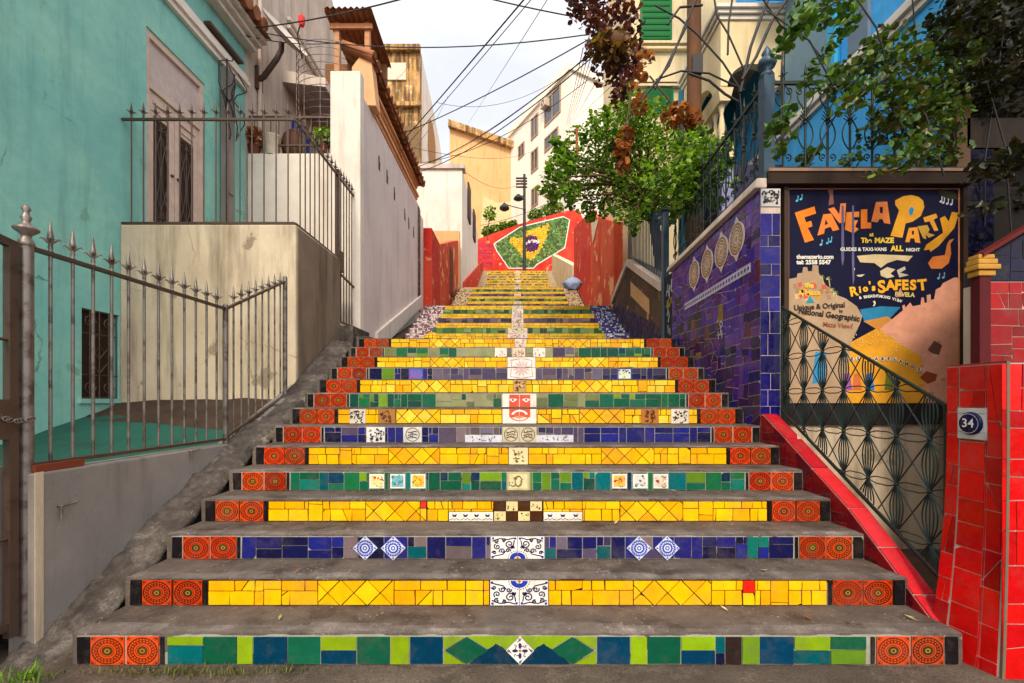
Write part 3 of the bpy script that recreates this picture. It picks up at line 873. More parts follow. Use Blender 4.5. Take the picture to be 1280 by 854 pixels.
            for a, n__ in ((559, 4), (677, 3)):
                def tulips(q, a=a, n__=n__):
                    for i in range(n__):
                        x0_ = P0(a + i * (55 / 4 if n__ == 4 else 48 / 3)); x1_ = P0(a + (i + 1) * (55 / 4 if n__ == 4 else 48 / 3)) - .001
                        q.layer(fr, rect(x0_, v0, x1_, vm - .006), T0, T1, C(232, 226, 214))
                        xm = (x0_ + x1_) / 2
                        q.face([fr(xm - .018, vm - .018, T1 + .0006), fr(xm - .012, vm - .04, T1 + .0006), fr(xm + .012, vm - .04, T1 + .0006), fr(xm + .018, vm - .018, T1 + .0006), fr(xm, vm - .026, T1 + .0006)], C(60, 40, 120))
                        q.ribbon(fr, [(x0_ + .004, v0 + .008), (xm - .01, v0 + .018), (xm, v0 + .008), (xm + .012, v0 + .018), (x1_ - .004, v0 + .008)], .006, T1 + .0006, C(130, 110, 60))
                special(tulips)
        elif k == 5:
            hs = [(P0(633), v0 - .01, P0(658), v1 + .01)]; items2 = []
            special(lambda q: deco_busy(q, fr, P0(633.5), v0, P0(657.5), v1, C(222, 208, 160), [C(120, 100, 60), C(96, 70, 50)], 12, rng))
        elif k == 7:
            hs = [(P0(625), v0 - .01, P0(668), v1 + .01), (P0(435), v0 - .01, P0(455), v1 + .01), (P0(471), v0 - .01, P0(492), v1 + .01), (P0(799), v0 - .01, P0(820), v1 + .01), (P0(836), v0 - .01, P0(858), v1 + .01)]
            items2 = []
            for a, b, bs_, ik in ((435, 455, C(206, 198, 184), [C(36, 30, 30)]), (471, 492, C(168, 116, 60), [C(70, 40, 24), C(96, 60, 34)]), (799, 820, C(170, 110, 54), [C(80, 44, 24)]), (836, 858, C(220, 210, 196), [C(44, 36, 34)])):
                special(lambda q, a=a, b=b, bs_=bs_, ik=ik: deco_busy(q, fr, P0(a), v0, P0(b), v1, bs_, ik, 26, rng))
            def faceB(q):
                w_ = P0(668) - P0(625.5); x0_ = P0(625.5)
                for i in (0, 1): q.layer(fr, rect(x0_ + i * w_ / 2 + .001, v0, x0_ + (i + 1) * w_ / 2 - .001, v1), T0, T1, C(236, 222, 212))
                red = C(214, 84, 62)
                for i in (0, 1):
                    a_ = x0_ + (.2 if i == 0 else .51) * w_; b_ = x0_ + (.49 if i == 0 else .82) * w_
                    q.face([fr(a_, vm - .01, T1 + .0006), fr(b_, vm - .01, T1 + .0006), fr(b_, v1, T1 + .0006), fr(a_, v1, T1 + .0006)], red)
                disc(q, fr, x0_ + .505 * w_, vm + .012, .082, .096, T1 + .0012, C(206, 96, 70), 16, 1, .62, math.pi, 2 * math.pi)
                disc(q, fr, x0_ + .505 * w_, vm + .012, .055, .08, T1 + .0012, C(238, 226, 214), 12, 1, .62, .1, math.pi - .1)
                disc(q, fr, x0_ + .505 * w_, vm + .004, 0, .05, T1 + .0010, C(226, 140, 100), 14, 1, .45, math.pi, 2 * math.pi)
            special(faceB)
        elif k in (9, 11, 13):
            a, b = {9: (639, 655), 11: (632, 667), 13: (641, 655)}[k]
            hs = [(P0(a), v0 - .01, P0(b), v1 + .01)]; items2 = []
            if k == 9: special(lambda q: deco_busy(q, fr, P0(a), v0, P0(b), v1, C(190, 150, 90), [C(70, 46, 30), C(110, 80, 44), C(226, 206, 170)], 22, rng))
            elif k == 13: special(lambda q: deco_busy(q, fr, P0(a), v0, P0(b), v1, C(226, 206, 190), [C(140, 100, 96), C(170, 140, 130)], 18, rng))
        items += items2 if k in (1, 3) else []
    if k in (10, 11):
        for i in (0, 1):
            a_ = P0(632 + 17.5 * i); b_ = P0(632 + 17.5 * (i + 1)) - .002
            def petal(q, a_=a_, b_=b_, i=i):
                q.layer(fr, rect(a_, v0, b_, v1), T0, T1, C(236, 222, 216))
                sx = 1 if i == 0 else -1; sy = 1 if k == 10 else -1
                c0 = (b_ if i == 0 else a_, v1 if k == 10 else v0)
                for t in (.25, .78, 1.3):
                    ca_, sa_ = -sx * math.cos(t), -sy * math.sin(t)
                    L = .11
                    q.face([fr(c0[0], c0[1], T1 + .0006), fr(c0[0] + L * .6 * ca_ - .012 * sa_, c0[1] + L * .6 * sa_ + .012 * ca_, T1 + .0006), fr(c0[0] + L * ca_, c0[1] + L * sa_, T1 + .0006), fr(c0[0] + L * .6 * ca_ + .012 * sa_, c0[1] + L * .6 * sa_ - .012 * ca_, T1 + .0006)], C(206, 170, 168))
                q.ribbon(fr, [(c0[0] - sx * .12, c0[1] - sy * .01), (c0[0] - sx * .13, c0[1] - sy * .1), (c0[0] - sx * .01, c0[1] - sy * .12)], .008, T1 + .0006, C(150, 110, 120))
            special(petal)
    own = items[-1:] if k in (1, 3) else []
    if own: items = items[:-1]
    items = holes(items, hs) + own
    put(items, rz, fr, rng, .0029 if k < 6 else .0034)
    rz.build('tiled_riser', M['tile'], st)
    for s in (-1, 1):
        for c in (2.034, 1.862):
            q = MB(); deco_orange(q, fr, s * c, vm, .083, hh, rng); q.build('patterned_tile', M['tile'], st)

def upper_flight(label, Yb, zb, n, land, xe, endcols, palfn, seed, label_end=None):
    t = thing('tiled_staircase', label, 'staircase', (0, Yb, zb), 'tiled flights of the stairway')
    for j in range(n):
        rng = random.Random(seed + j)
        Y = Yb + RUN * j; z0, z1 = zb + RISE * j, zb + RISE * (j + 1)
        m_ = MB()
        m_.rough(-HW - .03, Y, z0 - .12, HW + .03, Y + RUN + (.06 if j < n - 1 else land), z1, .16, .004, C(205, 200, 196), seed=j * 2.1)
        st = m_.build('step', M['step'], t)
        fr = front(Y); v0, v1 = z0 + .004, z1 - .010
        rz = MB()
        rz.layer(fr, rect(-HW, v0, HW, v1), -.012, T0, C(120, 96, 50))
        pal, mode = palfn(j)
        if mode == 'y':
            qs = []
            x = -xe
            while x < xe - .05:
                x2 = min(xe, x + rng.uniform(.5, .9))
                qs += yellow_rects(x, x2, v0, v1, rng) if rng.random() < .75 else diamonds(x, x2, v0, v1)
                x = x2
            items = [(q, rng.choice(pal)) for q in qs]
        else: items = blocks(-xe, xe, v0, v1, rng, (pal, pal), .4)
        tw = (.13 if j > 3 else .2) if seed == 300 else (.12 if j % 3 == 0 else (.2 if j % 7 == 2 else 0))
        if tw: items = holes(items, [(-tw, v0 - .01, tw, v1 + .01)])
        for s in (-1, 1):
            cols = endcols[0 if s < 0 else 1]
            a, b = sorted((s * xe, s * HW))
            items += [(q, rng.choice(cols)) for q in shatter(rect(a, v0, b, v1), .0016, rng)]
        put(items, rz, fr, rng, .003)
        rz.build('tiled_riser', M['tile'], st)
        if not tw: continue
        q = MB()
        deco_busy(q, fr, -tw + .003, v0, tw - .003, v1, rng.choice([C(232, 222, 206), C(226, 210, 180), C(230, 206, 200)]), [C(110, 96, 90), C(150, 120, 70), C(90, 80, 100)], 24, rng)
        q.build('patterned_tile', M['tile'], st)
    return t
PINKW = [C(232, 216, 216), C(226, 206, 210), C(150, 104, 130), C(120, 80, 110), C(236, 226, 222)]
BLUEW = [C(40, 54, 150), C(60, 76, 176), C(214, 218, 232), C(180, 190, 220), C(30, 40, 120)]
CREAMS = [C(226, 204, 160), C(212, 186, 140), C(120, 80, 54), C(232, 216, 184)]
YDULL = [C(240, 186, 24), C(232, 176, 20), C(226, 190, 50), C(214, 170, 40)]
PURP = [C(84, 64, 96), C(104, 84, 100), C(60, 44, 84), C(130, 106, 100), C(40, 40, 60)]
GREENM = [C(40, 96, 50), C(90, 130, 50), C(120, 150, 90), C(20, 70, 50), C(60, 110, 70)]
f2 = upper_flight('second mosaic flight with pink speckled left edge and blue white right edge', 8.1, 14 * RISE, 9, 2.3, 1.72, (PINKW, BLUEW),
                  lambda j: [(YDULL, 'y'), (GREENM, 'b'), (YDULL, 'y'), (GREENM, 'b'), (YDULL, 'y'), (PURP, 'b'), (YDULL, 'y'), (GREENM, 'b'), (YDULL, 'y')][j], 300)
f3 = upper_flight('third narrow looking mosaic flight beside the blue rubbish bag', 13.1, 23 * RISE, 13, 3.7, 1.70, (CREAMS, CREAMS),
                  lambda j: (YDULL, 'y') if j % 2 == 0 else (PURP if j % 4 == 1 else GREENM, 'b'), 340)
f4 = upper_flight('topmost yellow mosaic flight ending below the flag wall', 20.6, 36 * RISE, 25, 2.6, 1.78, ([C(226, 206, 168), C(214, 190, 150)], [C(226, 206, 168), C(214, 190, 150)]),
                  lambda j: (YDULL, 'y') if j % 2 == 0 else (PURP[:1] + OLIVE + YDULL[2:], 'b'), 400)
# blue and red lettered strip on the second flight
q = MB(); rng = random.Random(5)
fr = front(8.4)
deco_busy(q, fr, -.8, 14 * RISE + RISE + .03, .8, 14 * RISE + 2 * RISE - .02, C(226, 206, 190), [C(130, 50, 40), C(90, 40, 40)], 60, rng)
q.build('patterned_tile', M['tile'], [c for c in f2.children if c.name.startswith('step')][1])

# ================================================================== LEFT SIDE
def stair_z(y): return .155 + (y - Y1) * RISE / RUN
# ---- broken cement kerb beside the steps
k_ = MB()
def kerbfn(x, y): return (.035 + max(-.10, (y - Y1)) * RISE / RUN) + .05 * math.sin(y * 2.3) - (x + 2.36) * .15
ys_ = [1.0 + i * .03 for i in range(172)]
rows = []
for y in ys_:
    wob = noise.noise(Vector((y * 2.2, 3, 0))) * .035 + noise.noise(Vector((y * 7, 9, 0))) * .02
    xa, xb = -2.56 - (.35 if y < 2.1 else 0) * (2.1 - y if y < 2.1 else 0), -2.272 + wob - (.05 if y < 2.3 else 0)
    r_ = []
    for i in range(20):
        t = i / 19; x = xa + (xb - xa) * t
        z = kerbfn(x, y) + noise.noise(Vector((x * 9, y * 9, 1))) * .030 + abs(noise.noise(Vector((x * 16, y * 16, 5)))) * .03 + noise.noise(Vector((x * 38, y * 38, 1))) * .012 - (.05 * max(0, t - .8) / .2)
        r_.append((x, y, z))
    zb_ = kerbfn(xb, y)
    r_ += [(xb - .03 + wob * .5, y, zb_ - .10), (xb - .05, y, zb_ - .3)]
    rows.append(r_)
k_.grid(rows)
tag(k_.build('kerb', M['kerb'], loc=(-2.4, 3.2, 0)), 'crumbling grey cement kerb running up along the left end of the steps', 'kerb')

# ---- cement retaining wall under the lower fence
m_ = MB()
m_.hexa([(-2.64, 2.285, -.1), (-2.50, 2.285, -.1), (-2.50, 3.86, -.1), (-2.64, 3.86, -.1)], [(-2.64, 2.285, .935), (-2.50, 2.285, .935), (-2.50, 3.86, .935), (-2.64, 3.86, .935)])
m_.hexa([(-2.64, 3.862, -.1), (-2.504, 3.862, -.1), (-2.504, 5.13, -.1), (-2.64, 5.13, -.1)], [(-2.64, 3.862, .93), (-2.504, 3.862, .93), (-2.504, 5.13, 1.5), (-2.64, 5.13, 1.5)])
rw = thing('retaining_wall', 'low grey cement wall beneath the pointed silver fence', 'wall', (-2.57, 3.0, 0))
m_.build('wall', M['grey_wall'], rw, bevel=.012)
m_ = MB(); m_.box(-2.499, 2.284, .0, -2.495, 2.325, .94); m_.build('end_plaster', M['beige'], rw)
m_ = MB(); m_.box(-2.655, 2.30, .937, -2.51, 2.56, .975, C(124, 60, 40)); m_.build('loose_brick', M['paint_weather'], rw)
for y, z in ((2.40, .74), (3.36, .93)):
    q = MB(); q.tube([(-2.50, y, z), (-2.478, y, z), (-2.478, y + .085, z + .005)], .006, 6); q.tube([(-2.478, y, z), (-2.478, y, z - .075)], .006, 6)
    tag(q.build('metal_bracket', M['ironwhite'], loc=(-2.49, y, z)), 'thin pale bent rod on the grey wall, ' + ('nearer the fence post' if y < 3 else 'farther up by the kerb'), 'bracket', 'bent rods on the grey wall')

# ---- yard floor between teal house and fence
m_ = MB()
rows = []
for i in range(30):
    y = 1.2 + i * .14
    z = .87 + .10 * max(0, min(1, (y - 3.6) / .8)) + .30 * max(0, min(1, (y - 4.1) / 1.1))
    rows.append([(-4.66 + j * .1, y, z + noise.noise(Vector((j * .1, y, 0))) * .02 - (.05 * max(0, j / 20 - .5) * max(0, (y - 4.0)))) for j in range(21)])
m_.grid(rows, None, 0)
m_.grid([[(-4.66, 1.2, .87), (-2.66, 1.2, .87)], [(-4.66, 1.2, -.1), (-2.66, 1.2, -.1)]])
struct(m_.build('yard_floor', M['greenfloor']))
m_ = MB(); rng = random.Random(8)
m_.grid([[(-4.62 + j * .1, 4.55 + i * .07 - .25 * j / 20, 1.055 + i * .026 + .03 * noise.noise(Vector((j * .3, i * .5, 2))) + (.012 if i else -.06)) for j in range(21)] for i in range(11)])
struct(m_.build('dirt_slope', M['dirt']))

# ---- iron bar helpers
def spear(q, x, y, z, s=1.0, col=None):
    "cast spear head standing at z"
    q.lathe([(.007 * s, 0), (.013 * s, .004 * s), (.013 * s, .012 * s), (.008 * s, .018 * s), (.012 * s, .03 * s), (.009 * s, .045 * s), (.014 * s, .06 * s)], (x, y, z), 8)
    q.lathe([(.008 * s, .055 * s), (.017 * s, .075 * s), (.013 * s, .10 * s), (.006 * s, .15 * s), (.0008, .185 * s)], (x, y, z), 6)
    for k in range(4):
        a = math.pi / 4 + k * math.pi / 2
        q.tube([(x + r_ * s * math.cos(a), y + r_ * s * math.sin(a), z + h * s) for r_, h in ((.006, .055), (.022, .075), (.036, .082), (.042, .072))], [.006 * s, .007 * s, .005 * s, .002 * s], 5)
def vbar(q, x, y, z0, z1, r_=.0085, n=8): q.tube([(x, y, z0), (x, y, z1)], r_, n)

# ---- lower silver fence
fx = -2.56
fence = thing('spear_fence', 'silver iron fence with spear tips on the low grey wall', 'fence', (fx, 2.3, .95))
q = MB()
q.tube([(fx, 2.30, .10), (fx, 2.30, 2.12)], .030, 14)
q.lathe([(.031, 0), (.036, .01), (.03, .03), (.02, .045), (.022, .06), (.05, .085), (.052, .095), (.02, .115), (.016, .13), (.024, .15), (.016, .165), (.012, .18), (.02, .195), (.014, .21), (.004, .222)], (fx, 2.30, 2.115), 14)
q.build('post', M['ironwhite'], fence)
for y, z0, z1, r_ in ((3.87, .95, 2.14, .022), (4.86, 1.36, 2.66, .024)):
    q = MB(); q.tube([(fx, y, z0 - .02), (fx, y, z1)], r_, 12); q.ball((fx, y, z1), r_ * .98, 8); q.build('post', M['ironwhite'], fence)
def rail(pa, pb, w_=.016, h_=.010, par=None, mat='ironbrown', name='rail'):
    q = MB(); a, b = Vector(pa), Vector(pb)
    q.hexa([a + Vector((-w_, 0, -h_)), a + Vector((w_, 0, -h_)), a + Vector((w_, 0, h_)), a + Vector((-w_, 0, h_))], [b + Vector((-w_, 0, -h_)), b + Vector((w_, 0, -h_)), b + Vector((w_, 0, h_)), b + Vector((-w_, 0, h_))])
    return q.build(name, M[mat], par)
rail((fx, 2.3, 2.115), (fx, 3.87, 2.115), par=fence); rail((fx, 2.3, .975), (fx, 3.87, .975), par=fence)
rail((fx, 3.87, 2.115), (fx, 4.86, 2.62), par=fence); rail((fx, 3.87, .99), (fx, 4.86, 1.37), par=fence)
proto = None
for i in range(12):
    y = 2.42 + i * .1215
    if proto is None:
        q = MB(); vbar(q, fx, y, .97, 2.118); spear(q, fx, y, 2.12, 1.0); proto = q.build('bar', M['ironwhite'], fence); py_ = y
    else: copy_part(proto, (0, y - py_, 0), fence)
proto = None
for i in range(8):
    y = 3.98 + i * .112; t = (y - 3.87) / .99
    if proto is None:
        q = MB(); vbar(q, fx, y, .99 + t * .38, 2.118 + t * .505); spear(q, fx, y, 2.12 + t * .505, .95); proto = q.build('bar', M['ironwhite'], fence); py_ = y
    else: copy_part(proto, (0, y - py_, (y - py_) * .45), fence)
# ---- gate leaf to the left of the post
gate = thing('metal_gate', 'brown and grey barred gate with lock plate at the left edge', 'gate', (fx, 2.1, .1))
q = MB()
q.box(fx - .02, 2.212, .12, fx + .018, 2.252, 2.10); q.box(fx - .02, 1.2, .12, fx + .018, 1.24, 2.28)
q.box(fx - .012, 1.2, 1.27, fx + .012, 2.211, 1.31)
q.hexa([Vector((fx - .015, 1.2, 2.28)), Vector((fx + .015, 1.2, 2.28)), Vector((fx + .015, 1.2, 2.32)), Vector((fx - .015, 1.2, 2.32))], [Vector((fx - .015, 2.252, 2.08)), Vector((fx + .015, 2.252, 2.08)), Vector((fx + .015, 2.252, 2.12)), Vector((fx - .015, 2.252, 2.12))])
q.box(fx - .012, 1.2, .16, fx + .012, 2.211, .20)
q.tube([(fx, 1.2, .62), (fx, 2.23, .62)], .009, 6); q.tube([(fx, 1.2, 1.62), (fx, 2.23, 1.62)], .009, 6)
q.build('gate_frame', M['ironbrown'], gate)
q = MB(); q.box(fx - .022, 2.0, 1.12, fx + .022, 2.211, 1.32); q.build('lock_plate', M['ironbrown'], gate)
q = MB(); q.box(fx - .06, 1.2, .18, fx - .045, 2.25, .98); q.build('panel', M['grey_wall'], gate)
q = MB()
for i in range(9):
    t = i / 8; c = Vector((fx + .03 + .012 * (i % 2), 2.10 + .2 * t, 1.27 - .03 * math.sin(t * 3.1) - .05 * t))
    q.tube([c + Vector((0, .017 * math.cos(a), .011 * math.sin(a))) for a in [k * math.pi / 4 for k in range(9)]], .0035, 5)
q.build('chain', M['ironwhite'], gate)

# ---- raised beige terrace block
bl = thing('terrace_block', 'tall beige plastered terrace base with stained front under the upper railing', 'wall', (-3.6, 5.8, 1.3))
q = MB(); q.box(-4.639, 5.15, .9, -2.585, 6.42, 3.365); q.build('wall', M['beige'], bl, bevel=.02)
q = MB(); q.box(-2.584, 5.19, 1.0, -2.578, 6.42, 3.34); q.build('shaded_side_render', M['raw_shaded'], bl)  # panel over the side face; its dark tone includes painted shade
q = MB(); q.box(-4.639, 6.422, .9, -2.62, 7.3, 2.42); q.build('inner_wall', M['beige'], bl)
q = MB(); q.box(-2.619, 6.43, 2.0, -2.40, 7.15, 2.40); q.box(-2.42, 6.55, 2.0, -2.2, 7.1, 2.26); q.build('threshold', M['kerb'], bl)
# ---- upper railing
ur = thing('spear_fence', 'brown iron railing with spear tips on top of the beige terrace', 'fence', (-3.6, 5.17, 3.4))
yR = 5.17
def xrail(xa, xb, y, z, par, mat='ironbrown', h_=.012):
    q = MB(); q.box(xa, y - .014, z - h_, xb, y + .014, z + h_); q.build('rail', M[mat], par)
xrail(-4.63, -2.61, yR, 4.60, ur); xrail(-4.63, -2.61, yR, 3.385, ur)
rail((-2.61, yR, 4.60), (-2.61, 7.12, 4.56), par=ur); rail((-2.61, yR, 3.385), (-2.61, 6.40, 3.375), par=ur); rail((-2.61, 6.40, 2.47), (-2.61, 7.12, 2.47), par=ur)
rail((-2.61, 6.42, 3.18), (-2.61, 7.12, 3.10), par=ur)
proto = None
for i in range(14):
    x = -4.52 + i * .141
    if proto is None:
        q = MB(); vbar(q, x, yR, 3.39, 4.6, .008); spear(q, x, yR, 4.61, 1.05); proto = q.build('bar', M['ironbrown'], ur); p0 = x
    else: copy_part(proto, (x - p0, 0, 0), ur)
proto = None
for i in range(9):
    y = 5.30 + i * .128
    if proto is None:
        q = MB(); vbar(q, -2.61, y, 3.39, 4.59, .008); spear(q, -2.61, y, 4.6, 1.0); proto = q.build('bar', M['ironbrown'], ur); p0 = y
    else: copy_part(proto, (0, y - p0, -.018 * (y - p0)), ur)
proto = None
for i in range(6):
    y = 6.52 + i * .108
    if proto is None:
        q = MB(); vbar(q, -2.61, y, 2.47, 4.57, .009); spear(q, -2.61, y, 4.57, 1.0); proto = q.build('bar', M['ironbrown'], ur); p0 = y
    else: copy_part(proto, (0, y - p0, -.01 * (y - p0)), ur)
q = MB(); q.box(-2.64, 6.385, 2.4, -2.585, 6.43, 4.66); q.build('post', M['ironbrown'], ur)
q = MB(); q.box(-2.63, 7.10, 2.4, -2.59, 7.135, 4.60); q.build('post', M['ironbrown'], ur)
q = MB(); q.box(-2.645, 6.44, 3.2, -2.58, 6.56, 3.5); q.build('lock_plate', M['ironbrown'], ur)

# ---- teal house
TX = -4.64
th = thing('teal_house', 'teal plastered house at the left with double door and pale cornice', 'house', (TX - 2, 3, 0))
DY0, DY1, DZ0, DZ1 = 5.52, 6.55, 3.37, 6.0
WY0, WY1, WZ0, WZ1 = 4.70, 5.14, 1.33, 2.30
q = MB()
def wall_holes(q, X, thk, y0, y1, z0, z1, hs, col=None, sgn=1):
    "wall in the plane X facing +X (sgn 1) or -X with rectangular openings"
    yc = sorted({y0, y1, *[h[0] for h in hs], *[h[1] for h in hs]}); zc = sorted({z0, z1, *[h[2] for h in hs], *[h[3] for h in hs]})
    for a, b in zip(yc, yc[1:]):
        for c, d in zip(zc, zc[1:]):
            if any(h[0] <= a and b <= h[1] and h[2] <= c and d <= h[3] for h in hs): continue
            p = [(X, a, c), (X, b, c), (X, b, d), (X, a, d)]
            q.face(p if sgn > 0 else p[::-1], col)
    for h in hs:
        a, b, c, d = h; i = X - thk * sgn
        q.face([(X, a, c), (X, a, d), (i, a, d), (i, a, c)], col); q.face([(X, b, c), (i, b, c), (i, b, d), (X, b, d)], col)
        q.face([(X, a, c), (i, a, c), (i, b, c), (X, b, c)], col); q.face([(X, a, d), (X, b, d), (i, b, d), (i, a, d)], col)
wall_holes(q, TX, .10, -4, 7.52, -.1, 7.3, [(DY0, DY1, DZ0, DZ1), (WY0, WY1, WZ0, WZ1)])
q.face([(TX, 7.52, -.1), (TX - 6, 7.52, -.1), (TX - 6, 7.52, 7.3), (TX, 7.52, 7.3)])
q.face([(TX, -4, -.1), (TX, -4, 7.3), (TX - 6, -4, 7.3), (TX - 6, -4, -.1)])
q.face([(TX - 6, -4, -.1), (TX - 6, -4, 7.3), (TX - 6, 7.52, 7.3), (TX - 6, 7.52, -.1)])
q.build('wall', M['teal'], th)
q = MB()
for a, b, c, d in ((0, .06, 6.55, 6.63), (0, .10, 6.63, 6.70), (0, .07, 6.70, 6.78), (0, .03, 6.78, 6.84)):
    q.box(TX + a - .01, -4, c, TX + b, 7.5 - a * .01, d)
q.build('cornice', M['white'], th)
q = MB()
q.box(TX - .2, -4, 7.28, TX + .16, 7.58, 7.36); q.box(TX - .2, -4, 7.36, TX + .24, 7.6, 7.43); q.box(TX - .2, -4, 7.43, TX + .32, 7.62, 7.50)
q.build('eaves', M['white'], th)
rf = MB(); rng = random.Random(2)
for i in range(56):
    y = -4 + i * .21
    if y > 7.5: break
    rf.tube([(TX + .44, y, 7.56 + rng.uniform(-.01, .01)), (TX - 3, y, 8.4)], [.10, .085], 8)
rf.face([(TX + .40, -4, 7.52), (TX + .40, 7.62, 7.52), (TX - 3, 7.62, 8.38), (TX - 3, -4, 8.38)])
rf.face([(TX - 3, -4, 8.38), (TX - 3, 7.62, 8.38), (TX - 6.3, 7.62, 7.52), (TX - 6.3, -4, 7.52)])
rf.build('roof', M['rooftile'], th)
# door of the teal house
PINK = C(206, 184, 172)
q = MB()
for a, b, c, d in ((DY0, DY0 + .07, DZ0, DZ1), (DY1 - .07, DY1, DZ0, DZ1), (DY0 + .072, DY1 - .072, DZ1 - .09, DZ1), (DY0 + .072, DY1 - .072, 5.28, 5.36)):
    q.box(TX - .095, a, c, TX - .02, b, d, PINK)
dr = q.build('door_frame', M['paint_weather'], th)
q = MB(); q.box(TX - .094, DY0 + .072, 5.362, TX - .06, DY1 - .072, DZ1 - .092, C(196, 180, 176)); q.build('transom_panel', M['paint_weather'], dr)
ym = (DY0 + DY1) / 2
for s in (0, 1):
    a, b = (DY0 + .072, ym - .004) if s == 0 else (ym + .004, DY1 - .072)
    q = MB()
    for e in (rect(a, DZ0 + .02, a + .09, 5.27), rect(b - .09, DZ0 + .02, b, 5.27), rect(a + .092, 4.98, b - .092, 5.27), rect(a + .092, DZ0 + .02, b - .092, 3.62)):
        q.box(TX - .085, e[0][0], e[0][1], TX - .05, e[2][0], e[2][1], PINK)
    q.box(TX - .094, a + .01, DZ0 + .03, TX - .088, b - .01, 5.26, C(70, 56, 52))
    q.box(TX - .049, a + .11, 5.03, TX - .035, b - .11, 5.10, PINK); q.box(TX - .049, a + .08, 5.13, TX - .025, b - .08, 5.17, PINK)
    door = q.build('door', M['paint_weather'], th)
    q = MB(); fr = facing_right(TX - .055); c = (a + b) / 2; hw = (b - a) / 2 - .10
    def tb(pts, r_=.007): q.tube([fr(p[0], p[1], 0) for p in pts], r_, 5)
    tb([(c - hw, 3.64), (c - hw, 4.96)]); tb([(c + hw, 3.64), (c + hw, 4.96)]); tb([(c - hw, 3.66), (c + hw, 3.66)]); tb([(c - hw, 4.94), (c + hw, 4.94)])
    for sg in (-1, 1):
        tb([(c + sg * hw * .9 * math.sin(t * math.pi), 3.8 + 1.0 * t) for t in [i / 12 for i in range(13)]])
        tb([(c + sg * (hw - hw * .9 * math.sin(t * math.pi)), 3.8 + 1.0 * t) for t in [i / 12 for i in range(13)]])
        for z in (3.73, 4.87): tb(spiral(c + sg * hw * .5, z, .055, 1.4, 1.5, sg, 14), .006)
    tb([(c, 3.66), (c, 4.94)])
    q.build('door_grille', M['ironbrown'], door)
    q = MB(); q.ball((TX - .035, b - .05 if s == 0 else a + .05, 4.35), .022, 8); q.build('handle', M['ironbrown'], door)
# basement window with scroll grille
q = MB(); q.box(TX - .098, WY0 + .001, WZ0, TX - .07, WY1 - .001, WZ1, C(58, 40, 32)); wf = q.build('window', M['paint_weather'], th)
q = MB(); fr = facing_right(TX - .02)
def tb(pts, r_=.007): q.tube([fr(p[0], p[1], 0) for p in pts], r_, 5)
for y in (WY0 + .012, WY0 + .11, WY1 - .11, WY1 - .012, (WY0 + WY1) / 2): tb([(y, WZ0), (y, WZ1)])
for z in (WZ0 + .012, WZ1 - .012, WZ0 + .26, WZ1 - .26): tb([(WY0, z), (WY1, z)], .006)
for y in (WY0 + .11, WY1 - .11):
    for z in (WZ0 + .13, WZ1 - .13): tb(spiral(y, z, .075, 1.5, 0, 1 if z > 1.8 else -1, 16), .006)
cym = (WY0 + WY1) / 2
for dz in (0, .16):
    tb([(cym, WZ0 + .28 + dz), (cym + .12, WZ0 + .43 + dz), (cym, WZ0 + .58 + dz), (cym - .12, WZ0 + .43 + dz), (cym, WZ0 + .28 + dz)])
q.build('window_grille', M['ironbrown'], wf)
q = MB(); q.box(TX - .01, WY0 - .04, WZ0 - .05, TX + .03, 5.145, WZ0 - .002); q.build('sill', M['teal'], wf)
# conduit board and cables at the far corner of the teal house
cd = thing('cable_conduit', 'grey vertical conduit board with looping cables at the teal house corner', 'conduit', (TX + .08, 6.95, 3.4))
q = MB(); q.box(TX + .03, 6.86, 3.375, TX + .12, 7.06, 6.5); q.box(TX + .015, 6.9, 4.55, TX + .14, 7.02, 4.63); q.build('conduit', M['grey_wall'], cd)
q = MB(); rng = random.Random(4)
for i in range(5):
    pts = []; y, z = 6.96 + rng.uniform(-.2, .2), 6.6 + rng.uniform(-.3, .4)
    for k in range(10):
        a = k * .7 + i
        pts.append((TX + .16 + .03 * math.sin(a * 1.7), y + .16 * math.sin(a + i) + rng.uniform(-.04, .04), z - k * (.06 + .02 * i) + .12 * math.cos(a)))
    q.tube(pts, .009, 5)
q.tube([(TX + .14, 6.84, 6.6), (TX + .15, 6.82, 5.5), (TX + .13, 6.85, 4.4), (TX + .13, 6.84, 3.5)], .011, 5)
q.build('cable', M['wire'], cd)
q = MB(); q.box(TX + .02, 6.5, 6.86, TX + .12, 7.3, 6.90); q.build('bracket', M['ironbrown'], cd)

# ---- grey house behind with terrace wall
gh = thing('grey_house', 'tall grey rendered house behind the teal one, with slanting upper edge', 'house', (-6, 10, 1))
q = MB()
GX = -4.66
pts = [(7.56, 1.0), (12.6, 1.0), (12.45, 10.1), (10.96, 11.5), (7.56, 13.0)]
q.hexa([(GX - 5, y, z) for y, z in pts], [(GX, y, z) for y, z in pts])
q.build('wall', M['grey_house'], gh)
q = MB(); q.box(GX + .003, 9.1, 5.0, GX + .03, 9.95, 7.15, C(40, 70, 190)); q.build('door', M['paint_weather'], gh)
q = MB()
q.hexa([(GX + .002, 8.75, 7.62), (GX + .85, 8.75, 7.52), (GX + .85, 8.75, 7.70), (GX + .002, 8.75, 7.86)], [(GX + .002, 10.6, 7.62), (GX + .85, 10.6, 7.52), (GX + .85, 10.6, 7.70), (GX + .002, 10.6, 7.86)])
q.build('awning', M['grey_house'], gh)
for dz in (0, .16):
    q = MB(); q.tube([(GX + .05, 8.9, 8.85 + dz), (GX + .05, 12.3, 8.75 + dz)], .04, 8); q.build('pipe', M['white'], gh)
q = MB(); q.tube([(GX + .05, 7.9, 13), (GX + .05, 7.9, 5)], .035, 8); q.build('pipe', M['grey_house'], gh)
tw = thing('terrace_wall', 'white limewashed parapet with dark stain behind the upper railing', 'wall', (-3.7, 7.62, 3.4))
